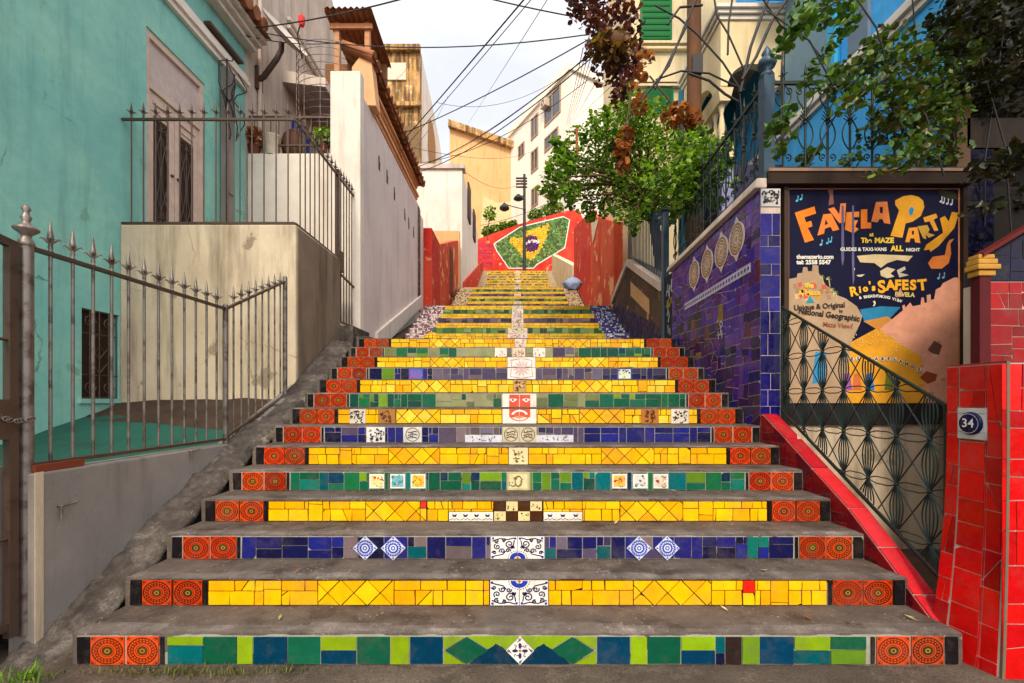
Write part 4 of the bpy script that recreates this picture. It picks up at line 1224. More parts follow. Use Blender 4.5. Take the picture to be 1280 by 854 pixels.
q = MB(); q.box(-4.64, 7.58, 2.0, -2.72, 7.74, 5.55); q.build('wall', M['white'], tw, bevel=.015)
q = MB(); q.box(-4.6, 7.3, 2.2, -2.7, 7.579, 3.36); q.build('ledge', M['white'], tw)
q = MB(); rng = random.Random(9)
q.box(-4.64, 7.62, 6.18, -2.72, 7.66, 6.22); q.box(-4.64, 7.62, 5.7, -2.72, 7.65, 5.73)
for i in range(14): vbar(q, -4.55 + i * .14, 7.64, 5.55, 6.2, .01)
q.build('rail', M['ironbrown'], tw)
# wire cage hoops
cg = thing('wire_cage', 'rounded wire cage of thin hoops above the white parapet', 'cage', (-3.3, 8.1, 5.6))
q = MB()
for i in range(15):
    z = 5.75 + i * .13
    q.tube([(-3.42 + .62 * math.cos(a), 8.15 + .5 * math.sin(a), z) for a in [math.pi * k / 12 - math.pi for k in range(13)]], .0055, 5)
for k in range(0, 7):
    a = math.pi * k / 6 - math.pi
    x, y = -3.42 + .62 * math.cos(a), 8.15 + .5 * math.sin(a)
    q.tube([(x, y, 5.6), (x, y, 7.6)], .0055, 5)
q.build('wire', M['ironwhite'], cg)
for nm, lab, cat, x, z, c in (('bag', 'brown sack leaning on the terrace behind the upper railing', 'bag', -4.0, 5.85, C(92, 60, 46)), ('blue_cloth', 'lilac cloth hung over the terrace rail', 'cloth', -3.05, 5.9, C(130, 120, 200)), ('bucket', 'pale bucket standing on the terrace parapet', 'bucket', -4.25, 5.72, C(210, 196, 180))):
    q = MB()
    if nm == 'blue_cloth': q.grid([[(x + .05 * math.sin(j * 1.3 + i * .3), 7.60 - .03 * math.sin(i), 6.22 - i * .09 + .02 * math.sin(j * 2)) if False else (x - .12 + j * .06 + .01 * math.sin(i * 2), 7.60 + .02 * math.sin(j * 2 + i), 6.2 - i * .09) for j in range(5)] for i in range(7)], c)
    elif nm == 'bag': q.ball((x, 7.9, z), .22, 10, c, 0, (1, .8, 1.4))
    else: q.lathe([(.10, -.17), (.14, .15), (.15, .16), (.12, .12)], (x, 7.66, z), 14, c)
    tag(q.build(nm, M['paint_weather'], loc=(x, 7.66, z)), lab, cat)
# satellite dish
sd = thing('satellite_dish', 'white satellite dish on a bent pipe arm on the grey house', 'satellite dish', (-4.6, 8.0, 6.7))
q = MB(); q.tube([U(321, 102, 7.9), U(330, 96, 7.85), U(346, 74, 7.8), U(352, 62, 7.8), U(352, 54, 7.8)], .045, 10); q.build('arm', M['ironbrown'], sd)
q = MB(); q.box(-4.66, 7.82, 6.85, -4.6, 7.98, 7.25); q.build('mount', M['ironbrown'], sd)
q = MB(); c = U(353, 47, 7.8); ax = Vector((.75, -.25, .62)).normalized(); e1 = ax.orthogonal().normalized(); e2 = ax.cross(e1)
rows = []
for r_, dd in ((.42, .10), (.40, .09), (.3, .05), (.18, .02), (.02, 0), (.02, -.015), (.18, .0), (.3, .03), (.42, .085)):
    rows.append([c + e1 * r_ * math.cos(2 * math.pi * k / 24) + e2 * r_ * math.sin(2 * math.pi * k / 24) + ax * dd for k in range(24)])
q.grid(rows, C(196, 184, 176), 0, True, True); q.build('dish', M['paint'], sd)
q = MB(); tip = U(377, 26, 7.6); q.tube([c - e2 * .38, (c + tip) / 2 - e2 * .1, tip], .012, 6, C(90, 74, 66)); q.build('feed_arm', M['paint'], sd)
q = MB(); q.lathe([(.04, -.09), (.055, -.04), (.055, .06), (.03, .09)], tip, 10, C(206, 50, 46)); q.build('receiver', M['paint'], sd)

# ---- lilac wall house with peach upper storey
lh = thing('peach_house', 'peach house with long lilac white side wall and clay tile eaves', 'house', (-3.2, 9.4, 2))
LX = -2.56
q = MB(); q.box(LX - .3, 7.21, 1.9, LX, 11.62, 6.36); wl = q.build('side_wall', M['lilac'], lh, bevel=.015)
q = MB(); fr = facing_right(LX)
for px, py in ((474, 205), (484, 222), (493, 243), (506, 269), (511, 280), (517, 291)):
    Y = YX(px, LX); z = UZ(py, Y)
    q.layer(fr, [(Y - .05, z - .12), (Y + .05, z - .12), (Y + .05, z + .05), (Y + .02, z + .05), (Y + .02, z + .14), (Y - .05, z + .14)], .001, .004, C(60, 50, 48))
q.build('vent_hole', M['paint'], wl)
q = MB(); q.box(LX - .42, 7.02, 1.9, LX + .06, 7.205, 6.55); q.build('pillar', M['white'], lh, bevel=.015)
q = MB()
q.hexa([(LX - .45, 7.85, 6.3), (LX - .40, 11.6, 6.3), (LX - .40, 11.6, 6.97), (LX - .45, 7.85, 7.15)], [(LX - .12, 7.85, 6.3), (LX - .12, 11.6, 6.3), (LX - .12, 11.6, 6.97), (LX - .12, 7.85, 7.15)])
q.build('upper_wall', M['peach'], lh)
q = MB()
for z, o_ in ((6.56, .05), (6.63, .09), (6.86, .05), (6.92, .10)):
    q.box(LX - .119, 7.8, z, LX - .12 + o_, 11.6, z + .06)
q.build('moulding', M['peach'], lh)
q = MB()
a = [U(439, 130, 7.6), U(470, 132, 7.6), U(463, 66, 7.6), U(452, 68, 7.6), U(440, 84, 7.6)]
q.hexa([p + Vector((0, .25, 0)) for p in a], a); q.build('gable', M['peach'], lh)
q = MB(); rng = random.Random(3)
for i in range(21):
    y = 7.6 + i * .2
    for dz in (0,):
        q.tube([(LX + .10 - dz, y + rng.uniform(-.02, .02), 7.20 - .05 * (y - 7.6) + dz + rng.uniform(-.02, .02)), (LX - .45, y, 7.42 - .05 * (y - 7.6) + dz)], [.095, .08], 8)
q.face([(LX + .12, 7.5, 7.17), (LX + .12, 11.7, 6.97), (LX - .47, 11.7, 7.18), (LX - .47, 7.5, 7.38)])
q.build('roof', M['rooftile'], lh)
q = MB(); q.box(LX - .1, 11.625, 1.9, LX - .001, 12.0, 6.2); q.build('end_wall', M['white'], lh)
q = MB(); rng = random.Random(31); fr = facing_right(LX + .003)
lay(q, fr, shatter(rect(11.3, 3.6, 11.61, 6.3), .004, rng), [C(70, 56, 50), C(110, 90, 76), C(150, 130, 110), C(50, 40, 40)], rng, .006)
q.build('pebble_strip', M['tile_old'], lh)
q = MB()
p = [(7.9, 14 * RISE + .0), (11.6, 14 * RISE + 9 * RISE + .2), (11.6, 14 * RISE + 9 * RISE + .5), (7.9, 14 * RISE + .35)]
q.hexa([(LX + .001, y, z) for y, z in p], [(LX + .06, y, z) for y, z in p]); q.build('white_skirting', M['white'], lh)
# rooftop shelter behind
sh = thing('rooftop_shelter', 'open rooftop shelter with orange posts and corrugated brown roof', 'shelter', (-3.4, 9.4, 7.8))
q = MB()
rows = [[(-3.95 + .06 * i, y, 9.5 - .10 * (y - 9.0) + .02 * math.sin(i * math.pi)) if False else (-3.9 + .06 * i, y, 9.22 - .09 * (y - 9.0) + (.025 if i % 2 else -.025)) for i in range(17)] for y in (8.9, 10.3)]
q.grid(rows, None, 0, False); q.grid([[(p_[0], p_[1], p_[2] - .05) for p_ in r_] for r_ in rows], None, 0, False)
q.build('roof', M['rooftile'], sh)
for x in (-3.75, -3.12):
    q = MB(); q.box(x - .05, 9.15, 7.9, x + .05, 9.25, 9.16, C(196, 144, 104)); q.build('post', M['paint_weather'], sh)
q = MB(); q.box(-3.88, 9.1, 8.98, -3.0, 9.148, 9.08, C(190, 130, 90)); q.build('beam', M['paint_weather'], sh)
q = MB(); q.box(-4.4, 10.1, 7.6, -3.0, 10.2, 9.0, C(140, 98, 64)); q.build('back_panel', M['paint_weather'], sh)

# ---- weathered tower house, behind the white house
wt = thing('weathered_house', 'peeling yellow house block with white rounded side and red drainpipe', 'house', (-8, 28, 8))
WF, WX = 26.0, -5.75
q = MB(); q.box(-11, WF, 6, WX, WF + .5, UZ(62, WF)); q.build('front_wall', M['weather'], wt)
q = MB(); q.box(UX(480, WF), WF - .1, UZ(101, WF), UX(508, WF), WF - .002, UZ(80, WF), C(226, 206, 186)); q.build('panel', M['paint_weather'], wt)
q = MB(); q.box(-11, WF - .25, UZ(66, WF), WX + .05, WF - .003, UZ(59, WF)); q.build('cornice', M['weather'], wt)
q = MB(); q.box(-9.5, WF - .3, UZ(136, WF), WX + .1, WF - .003, UZ(131, WF)); q.build('ledge', M['weather'], wt)
q = MB(); q.box(UX(500, WF), WF - .03, UZ(205, WF), UX(524, WF), WF - .003, UZ(158, WF), C(120, 96, 66)); q.build('shutter', M['paint_weather'], wt)
q = MB()
prof = [(WF + .502, UZ(62, WF)), (28, 21.6), (30.5, 21.0), (32.8, 20.2), (34.5, 18.6), (36.4, 17.2), (37.5, 15.5), (37.5, 6), (WF + .502, 6)]
q.hexa([(-10.5, y, z) for y, z in prof][::-1], [(WX, y, z) for y, z in prof][::-1]); q.build('side_wall', M['white'], wt)
fr = facing_right(WX)
q = MB(); q.layer(fr, [(28.2, 17.6)] + [(29.6 + 1.3 * math.cos(a), 18.6 + 1.3 * math.sin(a)) for a in [math.pi - k * math.pi / 10 for k in range(11)]] + [(30.8, 16.4), (29.0, 15.6)], .004, .02, C(168, 126, 84)); q.build('peeling_patch', M['paint_weather'], wt)
q = MB(); q.layer(fr, [(30.5, 7), (30.5, 12.6)] + [(32 + 1.5 * math.cos(a), 13 + 1.5 * math.sin(a)) for a in [math.pi - k * math.pi / 8 for k in range(9)]] + [(33.5, 7)], .004, .04, C(120, 104, 98)); q.build('arched_recess', M['paint_weather'], wt)
q = MB(); q.tube([(WX + .2, 36.6, 20.2), (WX + .2, 36.6, 7)], .19, 8, C(190, 56, 48)); q.build('drainpipe', M['paint'], wt)

# ---- white house on the left of the upper flights
wh = thing('white_house', 'plain white house with flat top left of the topmost flight', 'house', (-3.5, 20, 5))
q = MB(); q.box(-6.2, 18.2, 4.5, -2.28, 25.3, UZ(211, 18.2)); q.build('wall', M['white'], wh, bevel=.03)
q = MB(); q.box(-6.2, 18.1, UZ(211, 18.2) - .02, -2.18, 18.6, UZ(208, 18.2) + .06); q.build('coping', M['grey_house'], wh)
q = MB(); q.box(-2.279, 20, 9.6, -2.2, 20.9, 11.2, C(70, 56, 50)); q.box(-2.279, 22.4, 9.6, -2.2, 23.3, 11.0, C(70, 56, 50)); q.build('window', M['paint'], wh)

# ---- red and orange boundary walls on the left
rb = thing('boundary_wall', 'red gate pier and orange streaked wall left of the third flight', 'wall', (-2.4, 15, 3))
q = MB(); q.box(-2.6, 12.01, 3, -2.33, 13.3, 6.0); q.build('red_pier', M['redwall'], rb, bevel=.02)
q = MB(); q.hexa([(-2.6, 13.301, 3), (-2.345, 13.301, 3), (-2.345, 17.4, 3), (-2.6, 17.4, 3)], [(-2.6, 13.301, 6.0), (-2.345, 13.301, 6.0), (-2.345, 17.4, 7.6), (-2.6, 17.4, 7.6)]); q.build('wall', M['orangewall'], rb)
q = MB(); q.box(-3.4, 17.45, 4, -2.3, 17.7, 8.0); q.build('end_pier', M['ochre'], rb)
q = MB(); q.box(-2.345, 15.2, 5.0, -2.32, 15.9, 6.6, C(110, 60, 40)); q.build('door', M['paint_weather'], rb)
rk = thing('boundary_wall', 'thin red kerb wall climbing beside the white house', 'wall', (-2.3, 22, 6))
q = MB(); q.hexa([(-2.275, 18.3, 4.5), (-2.2, 18.3, 4.5), (-2.2, 28.2, 8.8), (-2.275, 28.2, 8.8)], [(-2.275, 18.3, 6.2), (-2.2, 18.3, 6.2), (-2.2, 28.2, 10.2), (-2.275, 28.2, 10.2)]); q.build('wall', M['redwall'], rk)

# yellow tiled lump and white lump at the landing edge
for nm, lab, px0, px1, py, cols in (('mosaic_planter', 'small rounded yellow tiled planter on the landing edge', 527, 553, 415, YEL), ('mosaic_planter', 'low white tiled lump beside the yellow planter', 505, 527, 421, [C(226, 216, 206), C(206, 196, 190), C(150, 120, 130)])):
    t = thing(nm, lab, 'planter', (UX((px0 + px1) / 2, 6.5), 6.5, 14 * RISE))
    rng = random.Random(px0); q = MB()
    cx_ = UX((px0 + px1) / 2, 6.5); rx = UX(px1, 6.5) - UX((px0 + px1) / 2, 6.5); hz = UZ(py, 6.5) - 14 * RISE
    q.ball((cx_, 6.55, 14 * RISE), 1.0, 14, C(120, 90, 40), 0, (rx * .96, .17, hz * .96)); q.build('core', M['paint_weather'], t)
    q = MB()
    for i in range(2, 7):
        for k in range(14):
            a0, a1 = 2 * math.pi * k / 14 + .04, 2 * math.pi * (k + 1) / 14 - .04
            p0, p1 = math.pi / 2 * (i - 2) / 5.2 + .03, math.pi / 2 * (i - 1) / 5.2 - .02
            q.face([(cx_ + rx * math.cos(p) * math.cos(a), 6.55 + .18 * math.cos(p) * math.sin(a), 14 * RISE + hz * math.sin(p)) for a, p in ((a0, p0), (a1, p0), (a1, p1), (a0, p1))], jit(rng.choice(cols), rng, .12))
    q.build('tile_skin', M['tile'], t)

# ================================================================== RIGHT SIDE
# ---- red tiled sloping parapet beside the steps
rng = random.Random(21)
pp = thing('sloping_parapet', 'red tiled sloping parapet along the right end of the lower steps', 'parapet', (2.27, 3.2, 0))
PA = [(2.26, .085), (2.46, .235), (2.70, .42), (2.94, .60), (3.30, .81), (3.62, 1.0), (3.95, 1.185), (3.99, 1.19)]
q = MB()
for (y0, z0), (y1, z1) in zip(PA, PA[1:]):
    q.hexa([(2.203, y0, -.1), (2.325, y0, -.1), (2.325, y1, -.1), (2.203, y1, -.1)], [(2.203, y0, z0 - .006), (2.325, y0, z0 - .006), (2.325, y1, z1 - .006), (2.203, y1, z1 - .006)])
q.build('core', M['capstone'], pp)
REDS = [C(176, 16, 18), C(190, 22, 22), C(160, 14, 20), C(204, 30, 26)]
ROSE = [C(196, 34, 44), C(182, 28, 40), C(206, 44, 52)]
q = MB()
for (y0, z0), (y1, z1) in zip(PA, PA[1:]):
    n_ = max(1, int((y1 - y0) / .19))
    for i in range(n_):
        a, b = i / n_, (i + 1) / n_
        L = math.hypot(y1 - y0, z1 - z0)
        fr = frame((2.204, y0, z0 - .006), (0, -1, 0), (0, 0, 1))
        top = frame((2.2, y0, z0 - .005), (1, 0, 0), (0, (y1 - y0), (z1 - z0)))
        qq = rect(.002, L * a + .002, .124, L * b - .003)
        if rng.random() < .4: qs = cut([qq], (.06 + rng.uniform(-.03, .03), L * (a + b) / 2), (math.cos(.3), math.sin(rng.uniform(-.5, .5))))
        else: qs = [qq]
        lay(q, top, qs, ROSE, rng, .0015, 0, .007, .001)
q.build('top_tiles', M['tile'], pp)
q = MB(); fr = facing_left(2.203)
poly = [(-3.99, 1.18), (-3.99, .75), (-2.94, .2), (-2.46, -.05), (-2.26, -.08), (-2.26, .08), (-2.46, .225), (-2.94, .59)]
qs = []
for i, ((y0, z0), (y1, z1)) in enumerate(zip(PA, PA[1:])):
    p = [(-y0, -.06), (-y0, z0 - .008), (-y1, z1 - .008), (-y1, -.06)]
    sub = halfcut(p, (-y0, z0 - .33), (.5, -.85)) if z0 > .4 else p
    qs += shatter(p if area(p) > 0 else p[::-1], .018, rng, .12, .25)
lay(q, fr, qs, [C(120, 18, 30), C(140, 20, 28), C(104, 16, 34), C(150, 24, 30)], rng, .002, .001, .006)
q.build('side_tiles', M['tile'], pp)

# ---- red tiled pier with the house number
pr = thing('tiled_pier', 'bright red tiled pier at the right edge carrying a round number plaque', 'pier', (2.6, 2.2, 0))
yA, yB = 2.078, 2.37
XT = 2.30
def lean(a, b, d=0.0):
    "left face, flaring out towards the foot"
    far = ((-a) - yA) / (yB - yA)
    t = max(0, (1.2 - b) / 1.2)
    return Vector((XT + .006 - (.072 * far + .022) * t * t * 1.05 - d, -a, b))
q = MB()
q.grid([[lean(-yB + (yB - yA - .008) * i / 6, -.1 + 1.595 * j / 16, -.002) for i in range(7)] for j in range(17)], None, 0, False)
for y_, sg_ in ((yA + .008, 1), (yB, -1)):
    rows = [[lean(-y_, -.1 + 1.595 * j / 16, -.002), Vector((5.2, y_, -.1 + 1.595 * j / 16))] for j in range(17)]
    q.grid(rows, None, 0, False)
q.face([lean(-yB, 1.495, -.002), lean(-yA - .008, 1.495, -.002), (5.2, yA + .008, 1.495), (5.2, yB, 1.495)])
q.build('core', M['capstone'], pr)
BR = [C(206, 10, 14), C(190, 8, 14), C(214, 18, 16), C(170, 8, 14), C(200, 14, 12)]
q = MB()
PL0, PL1 = (-2.305, 1.118), (-2.165, 1.277)        # plaque tile, a = -Y
base = rect(-yB, -.05, -yA, 1.495)
qs = []
for a, b in ((-yB, -2.30), (-2.30, -2.175), (-2.175, -yA - .018)):
    z = -.05
    while z < 1.49:
        h_ = rng.uniform(.10, .21)
        if z + h_ > 1.42: h_ = 1.49 - z
        qs.append([(a, z), (b, z + .0), (b, z + h_), (a, z + h_)])
        z += h_
qs2 = []
for p in qs:
    if rng.random() < .3: qs2 += cut([p], ((p[0][0] + p[1][0]) / 2, (p[0][1] + p[2][1]) / 2), (math.cos(rng.uniform(-.7, .7)), math.sin(rng.uniform(-.7, .7))))
    else: qs2.append(p)
it = holes([(p, rng.choice(BR)) for p in qs2], [(PL0[0], PL0[1], PL1[0], PL1[1])])
for p, c in it:
    p = inset(p, .0026)
    if len(p) > 2: q.piece(lean, p, .001, .0045, rng, jit(c, rng, .16), .0008, .12)
q.build('side_tiles', M['tile'], pr)
q = MB(); ff = front(yA + .006)
lay(q, ff, [halfcut(p_, (XT - .02, 0), (-1, 0)) for p_ in shatter(rect(XT - .06, -.05, 5.19, 1.49), .03, rng, .05, .06)], BR, rng, .0028, .001, .0035, .0006)
lay(q, frame((XT, yA, 1.496), (1, 0, 0), (0, 1, 0)), shatter(rect(.0, .0, 2.88, yB - yA), .02, rng), BR, rng, .002, 0, .005)
q.build('front_tiles', M['tile'], pr)
q = MB(); q.grid([[lean(-yA, -.06 + 1.56 * j / 16, .004) + Vector((dx, dy, 0)) for dx, dy in ((0, .012), (0, -.001), (.014, -.001))] for j in range(17)], C(108, 98, 82), 0, False); q.build('corner_grout', M['paint_weather'], pr)
pq = thing('number_plaque', 'round dark blue enamel plaque reading 34 on a white tile', 'number plaque', (XT, -((PL0[0] + PL1[0]) / 2), 1.198))
q = MB(); q.layer(lean, rect(PL0[0] + .001, PL0[1] + .001, PL1[0] - .001, PL1[1] - .001), .001, .010, C(206, 204, 206))
for z in (1.152, 1.247): q.layer(lean, rect(PL0[0] + .003, z, PL1[0] - .003, z + .0022), .010, .0103, C(70, 66, 66))
q.build('backing_tile', M['tile'], pq)
pc = ((PL0[0] + PL1[0]) / 2, 1.198)
q = MB()
fp = frame(lean(pc[0], pc[1], .0105), (0, -1, 0), (0, 0, 1))
rows = [[fp(r_ * math.cos(2 * math.pi * k / 32), r_ * math.sin(2 * math.pi * k / 32), d) for k in range(32)] for r_, d in ((.058, 0), (.058, .006), (.053, .012), (.046, .015), (.0005, .017))]
q.grid(rows, C(20, 20, 64), 0, True, True)
ds = q.build('disc', M['tile'], pq)
q = MB(); disc(q, fp, 0, 0, .0475, .0495, .0162, C(226, 226, 230), 36); q.build('ring', M['paint'], pq)
q = MB(); text(q, "34", fp, 0, 0, .062, C(232, 232, 236), .0182, .0006); q.build('numerals', M['paint'], pq)

# ---- alcove: wall with painted sign behind the sloping iron gate
YS = 4.08
sw = thing('sign_wall', 'beige lower wall with dark band under the painted party sign', 'wall', (3.3, YS, 0))
q = MB(); q.box(2.39, YS + .002, -.1, 4.7, YS + .3, 1.09); q.build('lower_wall', M['beige'], sw)
q = MB(); q.box(2.39, YS - .03, 1.092, 4.3, YS + .3, 1.275, C(34, 32, 34)); q.build('dark_band', M['paint_weather'], sw)
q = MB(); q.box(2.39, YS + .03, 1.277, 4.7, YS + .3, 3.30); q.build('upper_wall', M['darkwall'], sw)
SX0, SX1, SZ0, SZ1 = UX(983, YS), UX(1198, YS), UZ(504, YS), UZ(236, YS)
sg = thing('painted_sign', 'hand painted favela party sign with orange letters on navy night sky', 'sign', ((SX0 + SX1) / 2, YS, SZ0))
q = MB()
q.box(2.262, 3.985, SZ1 + .004, UX(1203, YS), YS + .03, UZ(222, YS), C(50, 36, 30))
q.box(SX1 + .003, YS - .045, SZ0, SX1 + .045, YS + .03, SZ1 + .003, C(58, 38, 30)); q.box(SX0 - .045, YS - .045, SZ0, SX0 - .003, YS + .03, SZ1 + .003, C(66, 52, 44))
q.build('frame', M['paint_weather'], sg)
q = MB(); q.box(2.262, 3.975, UZ(221, YS), UX(1200, YS), YS + .05, UZ(219, YS) + .012, C(150, 120, 100)); q.build('top_strip', M['paint_weather'], sg)
fs = front(YS)
_d = [.012]
def art(q, pts, col, step=True):
    "flat painted shape; pts are photograph pixels on the sign"
    if step: _d[0] += .00005
    q.face([fs(UX(x, YS), UZ(y, YS), _d[0]) for x, y in pts][::-1], col)
def zz(pts): return [(980 + x / 5.022, 230 + y / 5.022) for x, y in pts]
q = MB()
q.layer(fs, rect(SX0, SZ0, SX1, SZ1), -.01, .012, C(8, 9, 46))
pnl = q.build('panel', M['paint_weather'], sg)
q = MB()
OR = C(236, 142, 36)
for e in (rect(SX0, SZ0, SX0 + .018, SZ1), rect(SX1 - .014, SZ0, SX1, SZ1)): q.layer(fs, e, .0122, .0128, C(214, 140, 96))
q.layer(fs, rect(SX0 + .018, SZ1 - .012, SX1 - .014, SZ1), .0122, .0126, C(190, 120, 90))
art(q, [(1040, 504), (1040, 440), (1100, 408), (1120, 400), (1150, 440), (1160, 504)], C(226, 160, 40))
art(q, zz([(470, 790), (600, 770), (725, 775), (650, 855), (500, 870)]), C(40, 128, 170))
art(q, [(1078, 402), (1108, 396), (1120, 404), (1098, 414)], C(206, 140, 60))
hl = zz([(22, 600), (75, 590), (80, 565), (110, 560), (115, 525), (140, 525), (145, 550), (170, 550), (175, 510), (210, 515), (212, 560), (235, 600), (265, 650), (300, 690), (380, 720), (450, 770), (485, 830), (470, 880)]) + [(1062, 430), (1056, 504), (984.5, 504)]
art(q, hl, C(176, 148, 118))
hr = zz([(740, 795), (735, 765), (750, 760), (755, 780), (785, 745), (800, 770), (850, 760), (855, 715), (870, 715), (875, 750), (890, 745), (888, 700), (912, 695), (915, 730), (935, 725), (945, 665), (975, 650), (990, 625), (1060, 590), (1080, 590), (1100, 620)]) + [(1196, 504), (1158, 504), (1150, 446), (1098, 412)]
art(q, hr, C(226, 160, 132))
for k in range(26):
    rr = random.Random(k); x, y = rr.uniform(1140, 1192), rr.uniform(372, 500)
    w_, h_ = rr.uniform(2, 7), rr.uniform(2, 6)
    art(q, [(x, y), (x + w_, y), (x + w_, y + h_), (x, y + h_)], jit(rr.choice([C(216, 160, 136), C(192, 130, 108), C(222, 172, 150)]), rr, .06), k % 4 == 0)
for k in range(22):
    rr = random.Random(90 + k); x, y = rr.uniform(986, 1034), rr.uniform(352, 372)
    art(q, [(x, y), (x + 5, y - 1), (x + 6, y + 5), (x + 1, y + 6)], rr.choice([C(196, 150, 60), C(160, 130, 100), C(206, 90, 70), C(210, 186, 140)]), k % 4 == 0)
art(q, [(1006, 380), (1011, 370), (1017, 379)], C(40, 140, 150))
art(q, [(1014, 480), (1018, 440), (1032, 441), (1030, 478)], C(50, 140, 190))
for a, c in ((1052, C(150, 90, 160)), (1080, C(60, 120, 190)), (1104, C(110, 120, 30)), (1064, C(206, 110, 60))):
    art(q, [(a, 488), (a + 2, 468), (a + 9, 466), (a + 12, 488)], c)
art(q, [(1148, 472), (1156, 464), (1170, 468), (1168, 476), (1158, 480)], C(150, 70, 40))
art(q, [(1158, 438), (1166, 426), (1176, 432), (1172, 444), (1164, 442)], C(110, 70, 60))
art(q, [(1118, 372), (1124, 360), (1128, 371)], C(206, 140, 140))
for x, y in zz([(235, 590), (275, 600), (300, 670), (320, 690)]):
    for a in range(6):
        t = a * math.pi / 5 - .2
        art(q, [(x, y), (x + 3.6 * math.cos(t), y - 3.4 * math.sin(t)), (x + 3.0 * math.cos(t + .25), y - 3.4 * math.sin(t + .25) + 1)], C(190, 200, 120), a == 0)
    art(q, [(x - .6, y), (x + .6, y), (x + 2, y + 9), (x + .8, y + 9)], C(190, 180, 130))
# big letters
LET = [[(62, 185), (185, 145), (195, 190), (122, 213), (132, 245), (165, 235), (172, 270), (143, 280), (182, 355), (125, 372)],
       [(240, 195), (290, 190), (340, 290), (300, 300), (285, 272), (250, 285), (245, 315), (203, 328)],
       [(270, 160), (308, 150), (340, 196), (347, 128), (382, 125), (376, 245), (340, 250)],
       [(385, 182), (465, 178), (464, 212), (425, 212), (430, 232), (458, 232), (445, 258), (440, 272), (462, 288), (430, 314), (375, 290)],
       [(475, 165), (515, 162), (515, 245), (540, 248), (540, 282), (475, 285)],
       [(570, 118), (640, 115), (660, 255), (620, 250), (610, 225), (590, 225), (580, 245), (540, 240)],
       [(690, 108), (740, 82), (790, 74), (835, 85), (865, 110), (872, 150), (850, 205), (800, 240), (755, 252), (735, 342), (660, 330), (715, 170), (690, 135)],
       [(775, 280), (830, 275), (848, 375), (815, 370), (810, 345), (785, 345), (780, 370), (752, 368)],
       [(830, 270), (890, 262), (905, 290), (895, 310), (938, 325), (900, 342), (880, 320), (885, 350), (865, 345)],
       [(865, 215), (945, 190), (955, 215), (930, 228), (960, 295), (935, 300), (905, 238), (875, 245)],
       [(970, 220), (1000, 205), (1025, 240), (1045, 180), (1090, 185), (1060, 280), (960, 395), (910, 430), (905, 415), (868, 420), (885, 385), (990, 310)],
       [(895, 500), (925, 460), (1000, 450), (1015, 380), (1030, 355), (1060, 345), (1035, 380), (1040, 440), (1025, 500), (980, 535), (915, 535)]]
LC = [C(240, 130, 34), C(238, 128, 50), C(232, 130, 60), C(236, 136, 54), C(226, 120, 36), C(222, 126, 60), C(224, 160, 40), C(230, 150, 40), C(206, 160, 60), C(226, 156, 44), C(222, 154, 30), C(216, 120, 50)]
def tri_face(q, pts, col):
    from mathutils.geometry import tessellate_polygon
    _d[0] += .00005
    for t in tessellate_polygon([[Vector((x, y, 0)) for x, y in pts]]):
        q.face([fs(UX(pts[i][0], YS), UZ(pts[i][1], YS), _d[0]) for i in t], col)
for pts, c in zip(LET, LC):
    tri_face(q, zz(pts), c)
NV = C(8, 9, 46)
for h_ in ([(255, 225), (270, 255), (248, 262)], [(592, 150), (612, 148), (612, 188), (596, 188)], [(795, 298), (808, 298), (806, 322), (794, 322)]): art(q, zz(h_), NV)
art(q, zz([(775, 165), (795, 145), (808, 165), (798, 195), (785, 205), (778, 190)]), C(40, 140, 190))
art(q, zz([(450, 455), (560, 445), (700, 450), (800, 455), (770, 490), (700, 480), (640, 500), (600, 530), (560, 500), (470, 495)]), C(206, 186, 140))
art(q, zz([(595, 550), (640, 525), (690, 540), (660, 565), (685, 585), (640, 595), (600, 580)]), C(206, 186, 150))
art(q, zz([(700, 545), (750, 520), (755, 540), (720, 560), (775, 575), (715, 590)]), C(186, 176, 160))
art(q, zz([(445, 575), (500, 570), (480, 585), (460, 585)]), C(206, 190, 170)); art(q, zz([(420, 545), (438, 530), (436, 545), (425, 552)]), C(216, 206, 196))
for x, y, s in ((360, 395, 1), (425, 340, .9)): art(q, zz([(x - 6 * s, 140), (x + 8 * s, 140), (x + 10 * s, 480 if s == 1 else 600), (x, 520 if s == 1 else 640), (x - 8 * s, 480)]), C(96, 92, 130))
art(q, zz([(265, 35), (305, 32), (300, 60), (306, 130), (272, 140), (280, 80)]), C(130, 84, 74))
for x, y, c in ((75, 110, C(90, 190, 220)), (100, 100, C(90, 190, 220)), (225, 385, C(120, 190, 220)), (265, 375, C(90, 170, 210)), (285, 365, C(90, 170, 210)), (975, 115, C(200, 196, 206)), (990, 122, C(200, 196, 206)), (1015, 128, C(200, 196, 206)), (1040, 132, C(200, 196, 206)), (960, 595, C(120, 160, 190)), (990, 590, C(120, 160, 190))):
    art(q, zz([(x - 9, y), (x - 3, y - 7), (x + 4, y - 5), (x + 4, y - 34), (x + 16, y - 24), (x + 9, y - 26), (x + 8, y + 1), (x, y + 8), (x - 7, y + 6)]), c)
art(q, zz([(550, 740), (562, 735), (568, 750), (560, 768), (548, 770), (558, 755)]), C(226, 220, 190))
art(q, zz([(960, 35), (1060, 60), (1088, 85), (1080, 105), (1000, 90), (960, 65)]), C(44, 46, 22))
q.build('painting', M['paint_weather'], sg)
q = MB(); _d[0] += .0008
def lt(s, zx, zy, size, col, bold=.0, rot=0.0, sx=1.0, al='CENTER'):
    px, py = 980 + zx / 5.022, 230 + zy / 5.022
    k = YS / F / 5.022
    text(q, s, fs, UX(px, YS), UZ(py, YS), size * k, col, _d[0], bold * k, al, rot, sx); _d[0] += .00003
YC, WC = C(226, 190, 60), C(222, 218, 206)
